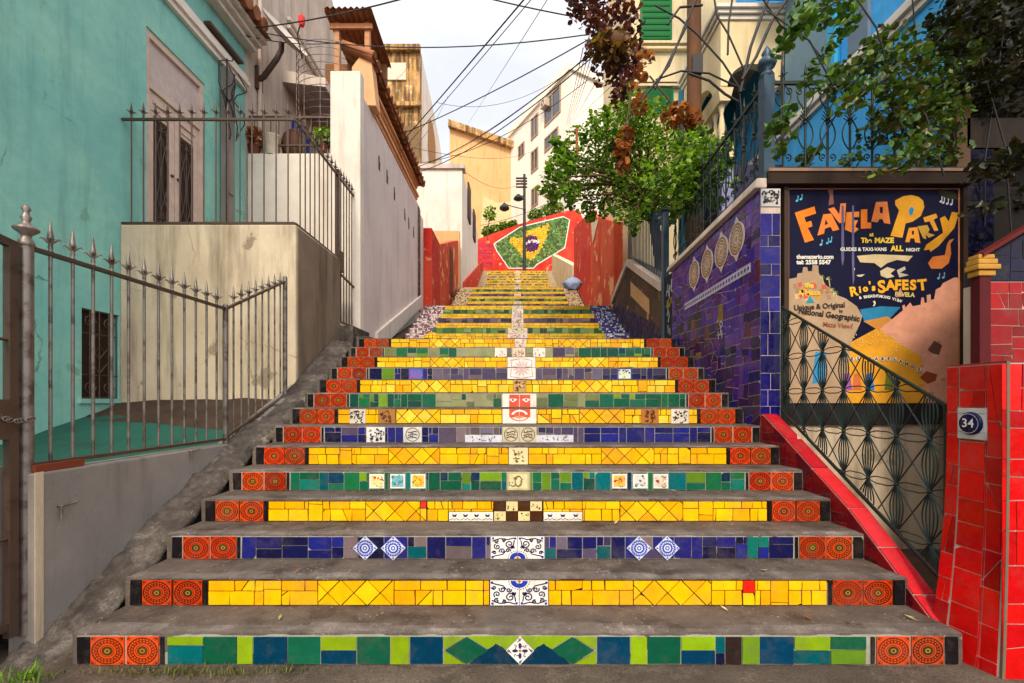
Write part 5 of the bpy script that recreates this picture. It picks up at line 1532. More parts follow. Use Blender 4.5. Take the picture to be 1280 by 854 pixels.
lt("at", 540, 322, 34, YC, 1.2); lt("The", 508, 360, 42, YC, 2.2, -.04); lt("MAZE", 620, 360, 44, YC, 2.4, 0, 1.05)
lt("GUIDES & TAXI-VANS", 490, 415, 30, WC, 1.0, .0, 1.0); lt("ALL", 700, 410, 46, YC, 2.4); lt("NIGHT", 800, 418, 28, WC, 1.0)
lt("themazerio.com", 72, 462, 36, WC, 1.4, 0, .98, 'LEFT'); lt("tel: 2558 5547", 72, 496, 36, WC, 1.6, 0, 1.02, 'LEFT')
for ch, x, y, s, r_ in zip("Rio's", (428, 468, 502, 530, 553), (680, 668, 660, 640, 655), (80, 56, 56, 56, 56), (.2, .15, .1, .1, .05)): lt(ch, x, y, s, C(232, 176, 40), 3.2, r_)
for ch, x, y, s, r_ in zip("SAFEST", (604, 660, 705, 750, 800, 858), (652, 642, 640, 640, 640, 640), (106, 86, 84, 84, 84, 92), (.1, .05, 0, 0, .0, .1)): lt(ch, x, y, s, C(232, 166, 34), 4.0, r_)
lt("FAVELA", 748, 698, 36, C(206, 190, 110), 1.8, -.05, 1.0)
for i, ch in enumerate("& BREATHTAKING VIEW"):
    t = i / 18; lt(ch, 470 + 248 * t, 724 - 26 * math.sin(t * 2.6 + .25) + 22 * t, 24, WC, .9, .35 - .6 * t)
lt("the", 150, 640, 44, C(226, 190, 60), 2, -.1); lt("A Maze", 150, 688, 46, C(226, 176, 50), 2, .05)
DK = C(48, 38, 34)
lt("Unique & Original", 215, 772, 46, DK, 1.2, .06, .95); lt("by", 350, 800, 26, DK, .8); lt("National Geographic", 275, 825, 50, DK, 1.6, -.13, .92)
lt("Maze View?", 330, 890, 40, C(150, 90, 60), 1.0, -.08)
for i, ch in enumerate("DES FABELANOS"):
    if ch != ' ': lt(ch, 380 + 38 * i, 1100 + (0 if i < 9 else (i - 8) * 16), 26, C(40, 30, 30), 1.4)
rng = random.Random(6)
for i, ch in enumerate("DES FABELANOS"):
    if ch != ' ':
        px, py = 980 + (380 + 38 * i) / 5.022, 230 + (1100 + (0 if i < 9 else (i - 8) * 16)) / 5.022
        disc(q, fs, UX(px, YS), UZ(py, YS), 0, .021, _d[0] - .0004, C(222, 206, 190), 10)
for i in range(40):
    a = rng.uniform(0, 1); px, py = 1062 + 70 * a, 416 + 60 * rng.uniform(0, .25) + (8 if a > .8 else 0)
    disc(q, fs, UX(px, YS), UZ(py, YS), 0, .006, _d[0] - .0004, C(222, 196, 150), 5)
q.build('lettering', M['paint'], sg)

# ---- sloping iron gate in front of the sign
GXR = 2.352
ig = thing('sloping_gate', 'dark iron sunburst railing with sloping top beside the red parapet', 'railing', (GXR, 3.2, .7))
q = MB()
def gtop(y): return 1.295 + (y - 2.44) * .568
rail((GXR, 2.42, gtop(2.42)), (GXR, 3.93, gtop(3.93)), .009, .009, ig, 'ironblack')
rail((GXR, 2.42, .30), (GXR, 3.93, 1.22), .009, .009, ig, 'ironblack')
q = MB(); vbar(q, GXR, 3.93, 1.2, gtop(3.93), .011); q.build('post', M['ironblack'], ig)
q = MB(); vbar(q, GXR, 2.425, .2, gtop(2.42), .011); q.build('post', M['ironblack'], ig)
gy = [2.52 + .222 * i for i in range(7)]; gz = [-.10 + .298 * j for j in range(9)]
def okp(y, z): return 2.42 < y < 3.94 and z < gtop(y) - .002 and z > .31 + (y - 2.42) * .61
def gseg(q, pts, r_=.0052):
    run = []
    for p in pts + [None]:
        if p is not None and okp(*p): run.append((GXR, p[0], p[1]))
        else:
            if len(run) > 1: q.tube(run, r_, 4)
            run = []
for i, y in enumerate(gy):
    q = MB()
    for j, z in enumerate(gz):
        z2 = z + .298
        for off in (-.048, -.024, 0, .024, .048):
            gseg(q, [(y + off * math.sin(math.pi * t), z + (z2 - z) * t) for t in [k / 14 for k in range(15)]])
        for sgn in (-1, 1):
            y2 = y + sgn * .111
            gseg(q, [(y + (y2 - y) * t, z + .149 * t) for t in [k / 8 for k in range(9)]])
            gseg(q, [(y + (y2 - y) * t, z - .149 * t) for t in [k / 8 for k in range(9)]])
            gseg(q, [(y + sgn * .111 * t, z + .035 * math.sin(t * math.pi / 2) * (1 - .4 * t)) for t in [k / 8 for k in range(9)]], .004)
            gseg(q, [(y + sgn * .111 * t, z - .035 * math.sin(t * math.pi / 2) * (1 - .4 * t)) for t in [k / 8 for k in range(9)]], .004)
        if okp(y, z): q.ball((GXR, y, z), .014, 6)
    q.build('sunburst_bars', M['ironblack'], ig)

# ---- navy pier and purple mosaic wall
np_ = thing('tiled_pier', 'narrow navy tiled pier between the purple wall and the painted sign', 'pier', (2.29, 4.05, 1))
q = MB(); q.box(2.208, 4.008, -.1, 2.385, 4.3, 3.235); q.build('core', M['capstone'], np_)
q = MB(); rng = random.Random(12)
qs = []; z = 1.1
while z < 3.22:
    h_ = rng.choice((.10, .13, .15, .16, .2)); z2 = min(3.23, z + h_)
    if z2 > 3.06: z2 = 3.23 if z2 > 3.15 else z2
    if z > 3.05: pass
    if rng.random() < .55: xm = 2.20 + rng.uniform(.07, .11); qs += [rect(2.202, z, xm, z2), rect(xm, z, 2.383, z2)]
    else: qs.append(rect(2.202, z, 2.383, z2))
    z = z2
lay(q, front(4.008), [p for p in qs if p[2][1] < 3.1], [C(24, 22, 104), C(28, 28, 116), C(18, 18, 84), C(34, 32, 124)], rng, .003, .0, .004)
q.build('tiles', M['tile'], np_)
q = MB(); rng = random.Random(13); deco_busy(q, front(4.008), 2.205, 3.07, 2.38, 3.23, C(200, 196, 196), [C(44, 40, 44)], 40, rng); q.build('patterned_tile', M['tile'], np_)

pw = thing('mosaic_wall', 'purple mosaic wall with four round patterned medallions and pale sloping cap', 'wall', (2.3, 5.2, 1))
WY_A, WY_B = 4.302, 6.30
q = MB()
q.hexa([(2.206, 4.302, .8), (2.45, 4.302, .8), (2.45, 6.30, .8), (2.206, 6.30, .8)], [(2.206, 4.302, 3.26), (2.45, 4.302, 3.26), (2.45, 6.30, 3.16), (2.206, 6.30, 3.16)])
q.build('core', M['capstone'], pw)
q = MB()
q.hexa([(2.15, 4.0, 3.24), (2.26, 4.0, 3.24), (2.5, 6.4, 3.165), (2.15, 6.4, 3.165)], [(2.17, 4.0, 3.33), (2.26, 4.0, 3.33), (2.5, 6.4, 3.235), (2.17, 6.4, 3.235)])
q.build('cap', M['capstone'], pw, bevel=.012)
fw = facing_left(2.206); rng = random.Random(14)
PURPLE = [C(72, 40, 140), C(84, 50, 150), C(60, 38, 136), C(96, 60, 142), C(78, 42, 120), C(54, 44, 150)]
poly = [(-6.30, .85), (-4.012, .85), (-4.012, 3.235), (-6.30, 3.155)]
its = []
for p in shatter(poly, .020, rng, .10, .16):
    cy = sum(v[1] for v in p) / len(p); cx = sum(v[0] for v in p) / len(p)
    rel = cy - stair_z(-cx)
    if rel < .55 and rng.random() < .6: c = rng.choice([C(36, 34, 100), C(46, 44, 90), C(62, 58, 88), C(32, 30, 76)])
    elif abs(cy - 2.1 - (-cx - 5.1) * .0) < .25 and -cx > 4.8 and rng.random() < .45: c = rng.choice([C(110, 76, 60), C(126, 96, 52), C(96, 60, 72)])
    elif cx > -4.35 and rng.random() < .3: c = rng.choice([C(90, 40, 60), C(40, 30, 90)])
    else: c = rng.choice(PURPLE)
    its.append((p, c))
q = MB()
rng2 = random.Random(15)
for p, c in its:
    p = inset(p, .0042)
    if len(p) > 2 and abs(area(p)) > 3e-5: q.piece(fw, p, .001, .0045, rng2, jit(c, rng2, .16), .0012, .1)
q.build('tiles', M['tile_clean'], pw)
for px, py in ((921, 299), (902, 315), (884, 330), (868, 343)):
    Y = YX(px, 2.2); z = UZ(py, Y); q = MB(); rr = random.Random(px)
    h = .20
    hexp = [(-Y + h * .80 * math.cos(a), z + h * (1.12 if k % 10 == 5 else .84) * math.sin(a)) for k, a in [(k, 2 * math.pi * k / 20) for k in range(20)]]
    q.layer(fw, hexp, .006, .012, C(216, 200, 190))
    for r0, r1, c in ((.70, .78, C(110, 60, 60)), (.52, .66, C(206, 160, 70)), (.40, .46, C(110, 60, 60)), (.2, .36, C(222, 206, 180)), (0, .14, C(196, 140, 70))): disc(q, fw, -Y, z, h * r0, h * r1, .0126, c, 20, .82)
    for k in range(16):
        a = 2 * math.pi * k / 16; dot(q, fw, -Y + h * .59 * .82 * math.cos(a), z + h * .59 * math.sin(a), .012, .0131, C(120, 50, 60), 5)
        dot(q, fw, -Y + h * .28 * .82 * math.cos(a), z + h * .28 * math.sin(a), .008, .0131, C(120, 80, 90), 5)
    q.build('medallion', M['tile'], pw)
q = MB()
pa, pb = (938, 340), (856, 388)
Ya, Yb = YX(pa[0], 2.2), YX(pb[0], 2.2); za, zb = UZ(pa[1], Ya), UZ(pb[1], Yb)
N = 26
for i in range(N):
    t0, t1 = i / N, (i + .93) / N
    a0, a1 = -Ya + (-Yb + Ya) * t0, -Ya + (-Yb + Ya) * t1; z0, z1 = za + (zb - za) * t0, za + (zb - za) * t1
    q.layer(fw, [(a1, z1), (a0, z0), (a0, z0 + .085), (a1, z1 + .085)], .006, .011, C(196, 190, 214))
    dot(q, fw, (a0 + a1) / 2, (z0 + z1) / 2 + .043, .024, .0116, C(70, 70, 130), 4)
q.build('border_strip', M['tile'], pw)
q = MB()
for px, py, kind in ((902, 405, 'loop'), (896, 412, 'leg'), (893, 455, 'arc'), (888, 440, 'arc')):
    Y = YX(px, 2.2); z = UZ(py, Y); d = .0115; w_ = C(222, 218, 226)
    if kind == 'loop':
        disc(q, fw, -Y, z, .024, .036, d, w_, 12)
        for e in ([(-Y - .02, z - .06), (-Y - .02, z - .2)], [(-Y + .03, z - .12), (-Y + .03, z - .26)], [(-Y - .12, z - .12), (-Y - .1, z - .26)], [(-Y - .1, z - .18), (-Y + .06, z - .2)]): q.ribbon(fw, [(-Y + (a_ + Y) * .6, z + (b_ - z) * .6) for a_, b_ in e], .013, d, w_)
    elif kind == 'arc': q.ribbon(fw, [(-Y + .09 * math.cos(a), z + .12 * math.sin(a)) for a in [k * .35 - 1.4 for k in range(9)]], .009, d, C(150, 146, 160))
q.build('white_figures', M['tile'], pw)

# garden gate panel with graffiti, blue grey gate post
gp = thing('graffiti_panel', 'dark panel with white scrawled letters beside the blue grey post', 'panel', (2.24, 6.4, 2))
q = MB(); q.box(2.22, 6.305, 1.9, 2.30, 6.66, 3.15, C(36, 40, 52)); q.build('panel', M['paint_weather'], gp)
q = MB(); fg = facing_left(2.218); WG = C(214, 214, 218)
for pts in ([(-6.58, 2.86), (-6.52, 3.02), (-6.47, 2.84)], [(-6.56, 2.92), (-6.48, 2.91)], [(-6.45, 2.80), (-6.45, 3.0), (-6.38, 2.96), (-6.45, 2.9)], [(-6.36, 2.88), (-6.36, 3.06), (-6.33, 3.06), (-6.33, 2.88), (-6.36, 2.88)], [(-6.55, 2.56), (-6.50, 2.66), (-6.45, 2.55), (-6.50, 2.46)], [(-6.5, 2.42), (-6.5, 2.3), (-6.42, 2.36), (-6.42, 2.26)]): q.ribbon(fg, pts, .022, .003, WG)
for i in range(14): dot(q, fg, -6.60 + .27 * random.Random(i).random(), 2.68 + .1 * random.Random(i + 50).random(), .028, .0024 + i * .0001, C(150, 130, 60), 7)
q.build('graffiti', M['paint'], gp)
bp = thing('gate_post', 'tall square blue grey post between graffiti panel and low wall', 'post', (2.24, 6.72, 2))
q = MB(); q.box(2.2, 6.67, 1.95, 2.29, 6.77, 4.18); q.build('shaft', M['ironblue'], bp, bevel=.006)
q = MB(); q.box(2.18, 6.65, 4.182, 2.31, 6.79, 4.22); q.build('cap', M['ironblue'], bp)

# low wall with sloping cap and iron fence
lw = thing('low_wall', 'brown rendered low wall with pale sloping cap and purple tiled foot', 'wall', (2.3, 8.6, 2))
q = MB()
def lwz(y): return 3.0 + (y - 6.8) * .49 if y < 8.85 else 4.0 - (y - 8.85) * .32
for a, b in ((6.8, 7.02), (7.022, 8.8), (8.802, 10.25)):
    q.hexa([(2.21, a, 1.9), (2.42, a, 1.9), (2.42, b, 1.9), (2.21, b, 1.9)], [(2.21, a, lwz(a)), (2.42, a, lwz(a)), (2.42, b, lwz(b)), (2.21, b, lwz(b))])
q.build('wall', M['brownrender'], lw)
q = MB()
for a, b in ((6.78, 8.84), (8.842, 10.27)):
    q.hexa([(2.17, a, lwz(a) + .002), (2.46, a, lwz(a) + .002), (2.46, b, lwz(b) + .002), (2.17, b, lwz(b) + .002)], [(2.17, a, lwz(a) + .13), (2.46, a, lwz(a) + .13), (2.46, b, lwz(b) + .13), (2.17, b, lwz(b) + .13)])
q.build('cap', M['capstone'], lw)
q = MB(); fl2 = facing_left(2.21); rng = random.Random(17)
lay(q, fl2, shatter([(-10.2, 3.0), (-6.82, 2.0), (-6.82, 2.45), (-10.2, 3.6)], .012, rng, .1, .3), [C(50, 36, 80), C(40, 34, 66), C(70, 54, 80), C(90, 70, 76), C(36, 36, 70)], rng, .004, .001, .006)
q.build('tiled_foot', M['tile_old'], lw)
q = MB(); q.layer(fl2, [(-8.6, 3.35), (-7.4, 2.75), (-7.4, 3.0), (-8.6, 3.62)], .002, .012, C(206, 160, 112)); q.build('render_patch', M['paint_weather'], lw)
bf = thing('bar_fence', 'dark vertical bar fence on the low brown wall under the tree', 'fence', (2.3, 8, 3.3))
proto = None
for i in range(26):
    y = 6.86 + i * .092
    if proto is None:
        q = MB(); vbar(q, 2.3, y, 3.1, 4.16, .010); q.lathe([(.010, 0), (.018, .02), (.001, .10)], (2.3, y, 4.15), 6); proto = q.build('bar', M['ironblue'], bf); p0 = y
    else: copy_part(proto, (0, y - p0, (y - p0) * .46), bf)
rail((2.3, 6.8, 3.25), (2.3, 9.2, 4.34), .012, .012, bf, 'ironblue'); rail((2.3, 6.8, 4.08), (2.3, 9.2, 5.17), .012, .012, bf, 'ironblue')

# red and orange wall on the right above
rr_ = thing('boundary_wall', 'orange red streaked wall right of the upper flights below the tree', 'wall', (2.3, 13, 3))
q = MB(); q.hexa([(2.25, 10.28, 2.5), (2.45, 10.28, 2.5), (2.45, 13.6, 2.5), (2.25, 13.6, 2.5)], [(2.25, 10.28, UZ(278, 10.28)), (2.45, 10.28, UZ(278, 10.28)), (2.45, 13.6, UZ(268, 13.6)), (2.25, 13.6, UZ(268, 13.6))]); q.build('wall', M['orangewall'], rr_)
q = MB(); q.hexa([(2.24, 13.602, 2.5), (2.45, 13.602, 2.5), (2.45, 17.6, 2.5), (2.24, 17.6, 2.5)], [(2.24, 13.602, UZ(263, 13.6)), (2.45, 13.602, UZ(263, 13.6)), (2.45, 17.6, UZ(286, 17.6)), (2.24, 17.6, UZ(286, 17.6))]); q.build('red_section', M['redwall'], rr_)
q = MB(); fl3 = facing_left(2.24)
q.layer(fl3, [(-13.5, UZ(272, 13.5)), (-12.6, UZ(276, 12.6)), (-12.2, 6.3), (-13.2, 6.0)], -.003, .006, C(226, 206, 170))
q.build('cream_patch', M['paint_weather'], rr_)
q = MB(); q.hexa([(2.196, 17.7, 4.5), (2.5, 17.7, 4.5), (2.5, 28.2, 8.8), (2.196, 28.2, 8.8)], [(2.196, 17.7, 6.7), (2.5, 17.7, 6.7), (2.5, 28.2, 10.6), (2.196, 28.2, 10.6)])
tag(q.build('side_wall', M['cream'], loc=(2.3, 22, 6)), 'cream side wall climbing right of the topmost flight', 'wall')
# rubbish bag
q = MB(); c = Vector((UX(716, 12.0), 12.0, UZ(362, 12.0))); rows = []
for i in range(9):
    t = i / 8; r_ = ((.20) * math.sin(math.pi * min(1, t * .86 + .14)) ** .7 + .02)
    rows.append([(c.x + r_ * math.cos(a) * (1 + 0.4 * noise.noise(Vector((math.cos(a) * 2, math.sin(a) * 2, t * 5))) + .5 * abs(noise.noise(Vector((math.cos(a) * 5, math.sin(a) * 5, t * 9))))), c.y + r_ * .7 * math.sin(a), c.z + .34 * t + .09 * noise.noise(Vector((math.cos(a) * 3, math.sin(a) * 3, t * 3 + 4)))) for a in [2 * math.pi * k / 16 for k in range(16)]])
q.grid(rows, C(150, 166, 200), 0, True, True)
tag(q.build('rubbish_bag', M['paint'], loc=c), 'pale blue plastic rubbish bag on the right side of the steps', 'bag')

# ---- ornate iron railing over the purple wall and the sign
orn = thing('ornate_railing', 'dark ornate iron railing with scrolls above the sign and purple wall', 'railing', (2.3, 4.06, 3.33))
yO = 4.06
q = MB(); q.tube([(2.29, yO, 3.33), (2.29, yO, 4.30)], .045, 4); q.box(2.24, yO - .05, 3.33, 2.335, yO + .05, 4.28)
q.lathe([(.05, 0), (.065, .02), (.05, .05), (.03, .07), (.07, .10), (.085, .13), (.07, .17), (.03, .2), (.045, .23), (.005, .30)], (2.29, yO, 4.27), 12); q.build('post', M['ironblue'], orn)
q = MB(); q.box(2.33, yO - .012, 4.215, 4.2, yO + .012, 4.245); q.build('rail', M['ironblack'], orn)
q = MB(); q.box(2.33, yO - .012, 3.43, 4.2, yO + .012, 3.455); q.build('rail', M['ironblack'], orn)
rail((2.29, 4.11, 4.23), (2.29, 6.6, 4.10), .012, .014, orn, 'ironblack'); rail((2.29, 4.11, 3.44), (2.29, 6.6, 3.31), .012, .014, orn, 'ironblack')
def obar(q, x, y, z0, z1, along):
    ux, uy = along
    def pt(a, z): return (x + ux * a, y + uy * a, z)
    vbar(q, x, y, z0, z1, .010)
    spear(q, x, y, z1, .95)
    for s in (-1, 1):
        q.tube([pt(*p) for p in [(s * (.012 + .06 * math.sin(t * math.pi)), z1 - .02 - .22 * t) for t in [k / 8 for k in range(9)]]], .006, 5)
        q.tube([pt(p[0], p[1]) for p in spiral(s * .052, z1 - .085, .036, 1.3, 1.57, -s, 14)], .006, 5)
        q.tube([pt(p[0], p[1]) for p in spiral(s * .045, z0 + .10, .036, 1.3, -1.57, s, 14)], .006, 5)
        q.tube([pt(s * (.07 * math.sin(t * math.pi) ** .8), z0 + .16 + .30 * t) for t in [k / 10 for k in range(11)]], .006, 5)
        for k in range(4): q.tube([pt(s * .01, z0 + .42 + .03 * k), pt(s * (.06 - .01 * k), z0 + .46 + .03 * k)], .005, 4)
    q.ball((x, y, z0 + .45), .022, 8); q.ball((x, y, (z0 + z1) / 2 + .02), .018, 8)
proto = None
for i in range(9):
    x = 2.44 + i * .205
    if proto is None: q = MB(); obar(q, x, yO, 3.45, 4.235, (1, 0)); proto = q.build('ornate_bar', M['ironblack'], orn); p0 = x
    else: copy_part(proto, (x - p0, 0, 0), orn)
proto = None
for i in range(12):
    y = 4.27 + i * .195
    if proto is None: q = MB(); obar(q, 2.29, y, 3.44, 4.21, (0, 1)); proto = q.build('ornate_bar', M['ironblack'], orn); p0 = y
    else: copy_part(proto, (0, y - p0, -(y - p0) * .052), orn)

# ---- dark corner at the far right
dk = thing('gate_wall', 'dark navy tiled wall strip with timber post right of the sign', 'wall', (4.2, 4.1, 0))
q = MB(); rng = random.Random(19); fr = front(YS - .02)
q.box(UX(1205, YS), YS - .018, .5, UX(1240, YS), YS + .028, UZ(188, YS), C(30, 28, 34)); q.build('core', M['paint_weather'], dk)
q = MB(); lay(q, fr, shatter(rect(UX(1206, YS), 1.2, UX(1239, YS), UZ(190, YS)), .02, rng, .03, .0), [C(14, 14, 40), C(10, 12, 34), C(18, 18, 50)], rng, .0025, .0, .006); q.build('tiles', M['tile'], dk)
q = MB(); q.box(UX(1192, YS), YS - .03, UZ(219, YS) + .015, UX(1209, YS), YS + .06, UZ(120, YS), C(104, 80, 60)); q.build('timber_post', M['paint_weather'], dk)
q = MB(); q.box(UX(1205, YS), YS - .03, UZ(187, YS), 5.2, YS + .05, UZ(150, YS), C(56, 46, 40)); q.build('beam', M['paint_weather'], dk)
sh2 = thing('dark_house', 'dark mossy house front behind the vines at the upper right corner', 'house', (5.5, 4.8, 0))
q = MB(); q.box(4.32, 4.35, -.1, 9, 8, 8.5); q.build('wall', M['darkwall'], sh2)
q = MB(); q.box(UX(1258, 4.1), 4.14, UZ(72, 4.1) , 6, 4.349, UZ(64, 4.1), C(90, 56, 46)); q.build('shelf', M['paint_weather'], sh2)
# second gate pier: maroon column with yellow capital and red tiled wall
cp = thing('gate_column', 'maroon gate column with yellow moulded capital beside red tiled wall', 'column', (3.35, 3.2, 0))
yc = 3.2
q = MB(); q.box(UX(1225, yc), yc, -.1, UX(1239, yc), yc + .07, UZ(345, yc), C(84, 22, 28)); q.build('shaft', M['paint_weather'], cp, bevel=.006)
q = MB()
for a, b, o_ in ((345, 338, .02), (337.5, 331, .045), (330.5, 324, .03), (323.5, 318, .015)): q.box(UX(1224, yc) - o_ * .7, yc - o_ * .6, UZ(a, yc), UX(1240, yc) + o_ * .9, yc + .07 + o_ * .2, UZ(b, yc), C(186, 140, 60))
q.build('capital', M['paint_weather'], cp, bevel=.008)
rw2 = thing('tiled_wall', 'red tiled wall with sloping dark red coping behind the number pier', 'wall', (3.7, 3.25, 0))
q = MB(); q.box(UX(1239, yc), yc + .01, -.1, 5.0, yc + .2, UZ(352, yc)); q.build('core', M['capstone'], rw2)
q = MB(); rng = random.Random(23); lay(q, front(yc + .009), shatter(rect(UX(1239, yc), .3, 5.0, UZ(352, yc)), .02, rng, .05, .05), [C(132, 2, 6), C(146, 3, 8), C(114, 2, 8), C(156, 4, 8)], rng, .003, 0, .0035); q.build('tiles', M['tile'], rw2)
q = MB(); q.hexa([Vector(p) for p in ((UX(1226, yc), yc - .02, UZ(322, yc)), (5.0, yc - .02, UZ(150, yc)), (5.0, yc + .06, UZ(150, yc)), (UX(1226, yc), yc + .06, UZ(322, yc)))], [Vector(p) for p in ((UX(1226, yc), yc - .02, UZ(317, yc)), (5.0, yc - .02, UZ(143, yc)), (5.0, yc + .06, UZ(143, yc)), (UX(1226, yc), yc + .06, UZ(317, yc)))], C(96, 26, 26)); q.build('coping', M['paint_weather'], rw2)
q = MB(); q.hexa([Vector(p) for p in ((UX(1241, yc), yc + .03, UZ(351, yc)), (5.0, yc + .03, UZ(351, yc)), (5.0, yc + .2, UZ(351, yc)), (UX(1241, yc), yc + .2, UZ(351, yc)))], [Vector(p) for p in ((UX(1241, yc), yc + .03, UZ(318, yc)), (5.0, yc + .03, UZ(160, yc)), (5.0, yc + .2, UZ(160, yc)), (UX(1241, yc), yc + .2, UZ(318, yc)))], C(60, 60, 70)); q.build('dark_gable', M['paint_weather'], rw2)
q = MB(); rng = random.Random(24); lay(q, front(yc + .029), [p_ for p_ in (clip(p_, [(UX(1241, yc), UZ(350, yc)), (5.0, UZ(350, yc)), (5.0, UZ(161, yc)), (UX(1241, yc), UZ(319, yc))]) for p_ in shatter(rect(UX(1241, yc), UZ(350, yc), 5.0, UZ(161, yc)), .02, rng, .04, .0)) if len(p_) > 2], [C(12, 12, 40), C(16, 16, 50), C(10, 10, 32)], rng, .003, 0, .0035); q.build('navy_tiles', M['tile'], rw2)

# ---- blue house with portico
BX = 4.25
bh = thing('blue_house', 'bright blue house with white mouldings and arched cream portico behind the vines', 'house', (6, 7, 3))
q = MB(); q.box(BX, 4.45, 2.8, 8.9, 8.6, 15); q.build('wall', M['blue'], bh)
q = MB()
for z, o_ in ((5.42, .05), (5.49, .10), (5.56, .06)): q.box(BX - o_, 4.4, z, BX - .001, 8.598, z + .066)
q.build('moulding', M['white'], bh)
q = MB(); q.box(BX - .06, 5.95, 5.63, BX - .002, 6.92, 10.5, C(120, 150, 166)); q.build('shutter', M['paint'], bh)
q = MB(); q.box(BX - .09, 5.80, 5.63, BX - .002, 5.948, 10.5, C(60, 170, 226)); q.build('pilaster', M['paint'], bh)
q = MB(); q.box(BX - .05, 5.3, 5.63, BX - .002, 5.62, 10.5, C(110, 130, 150)); q.build('shutter', M['paint'], bh)
q = MB(); q.box(BX - .5, 6.2, 7.6, BX - .062, 6.95, 7.9, C(34, 70, 150)); q.build('awning', M['paint'], bh)
pc_ = MB()
PXa, PXb, PY0, PY1 = 3.22, 3.92, 7.0, 8.55
zT = UZ(14, 7.0)
def arch_wall(q, fr, x0, x1, z0, z1, ax0, ax1, spring, n=12):
    cx_, r_ = (ax0 + ax1) / 2, (ax1 - ax0) / 2
    ar = [(cx_ + r_ * math.cos(math.pi - math.pi * k / n), spring + r_ * math.sin(math.pi - math.pi * k / n)) for k in range(n + 1)]
    for a, b in zip(ar, ar[1:]): q.layer(fr, [(a[0], a[1]), (b[0], b[1]), (b[0], z1), (a[0], z1)], 0, .12)
    q.layer(fr, rect(x0, z0, ax0 - .0005, z1), 0, .12); q.layer(fr, rect(ax1 + .0005, z0, x1, z1), 0, .12)
arch_wall(pc_, front(PY0 + .12), PXa, PXb + .3, 6.3, zT - .15, PXa + .10, PXb + .2, 6.25)
arch_wall(pc_, facing_left(PXa + .12), -PY1, -PY0 - .122, 6.3, zT - .15, -PY1 + .15, -PY0 - .25, 6.1)
pc_.build('portico_arch', M['cream'], bh)
q = MB()
for z, o_ in ((zT - .148, .03), (zT - .08, .07), (zT - .02, .11)): q.box(PXa - o_, PY0 - o_, z, PXb + .32, PY1 + .04, z + .056)
q.build('portico_cornice', M['white'], bh)
q = MB(); q.box(PXa + .12, PY0 + .13, zT - .3, BX, PY1, zT - .16); q.build('soffit', M['beige'], bh)
q = MB(); q.box(PXa, PY1 + .045, 3.0, BX + .2, PY1 + .3, zT, C(20, 120, 146)); q.build('portico_back', M['paint'], bh)
q = MB(); q.hexa([(PXa - .02, 6.98, 6.05), (PXa + .14, 6.98, 6.05), (PXa + .14, 9.2, 6.05), (PXa - .02, 9.2, 6.05)], [(PXa - .06, 6.95, 6.24), (PXa + .18, 6.95, 6.24), (PXa + .18, 9.2, 6.24), (PXa - .06, 9.2, 6.24)]); q.build('balustrade_rail', M['cream'], bh)
proto = None
for i in range(9):
    y = 7.1 + i * .22
    if proto is None:
        q = MB(); q.lathe([(.05, 0), (.05, .06), (.03, .10), (.055, .28), (.05, .36), (.025, .55), (.045, .62), (.05, .69)], (PXa + .06, y, 5.36), 10); proto = q.build('baluster', M['cream'], bh); p0 = y
    else: copy_part(proto, (0, y - p0, 0), bh)
q = MB(); q.box(PXa - .05, 6.95, 5.1, PXa + .2, 9.2, 5.355); q.build('balcony_slab', M['cream'], bh)
q = MB(); q.box(PXa + .02, 7.0, 3.0, PXa + .2, 7.16, 5.099, C(150, 150, 190)); q.box(PXa + .02, 7.9, 3.0, PXa + .12, 8.0, 5.099, C(90, 96, 130)); q.build('column', M['paint_weather'], bh)
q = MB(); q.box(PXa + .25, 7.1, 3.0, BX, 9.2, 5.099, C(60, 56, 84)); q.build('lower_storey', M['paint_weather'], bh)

# ---- cream house with green shutters, timber pole
ch = thing('cream_house', 'tall cream house with two green shutters behind the timber pole', 'house', (4.6, 12, 3))
q = MB(); q.box(UX(790, 12), 12.0, 3.0, 6.6, 16, 15); q.build('wall', M['cream'], ch)
for i, (a, b, c, d) in enumerate(((800, 839, -40, 51), (807, 841, 113, 143))):
    q = MB(); q.box(UX(a, 12), 11.93, UZ(d, 12), UX(b, 12), 11.998, UZ(c, 12), C(14, 110, 50)); s_ = q.build('shutter', M['paint'], ch)
    q = MB()
    for k in range(12): z = UZ(d, 12) + (UZ(c, 12) - UZ(d, 12)) * (k + .5) / 12; q.box(UX(a, 12) + .06, 11.915, z - .03, UX(b, 12) - .06, 11.929, z + .02, C(10, 90, 42))
    q.build('slat_panel', M['paint'], s_)
q = MB()
for py in (56, 62, 104, 108): q.box(UX(788, 12), 11.85 + (.03 if py in (62, 108) else 0), UZ(py + 3, 12), 6.6, 11.998, UZ(py, 12))
q.build('moulding', M['cream'], ch)
tp = thing('utility_pole', 'thick brown timber pole rising behind the tree', 'pole', (2.88, 7.2, 3))
q = MB(); q.tube([(2.88, 7.2, 2.9), (2.88, 7.2, 6), (2.87, 7.2, 10.5)], [.125, .115, .10], 14); q.build('shaft', M['wood'], tp)
q = MB(); q.box(2.8, 7.05, 6.55, 2.96, 7.10, 6.85); q.build('insulator', M['wire'], tp)

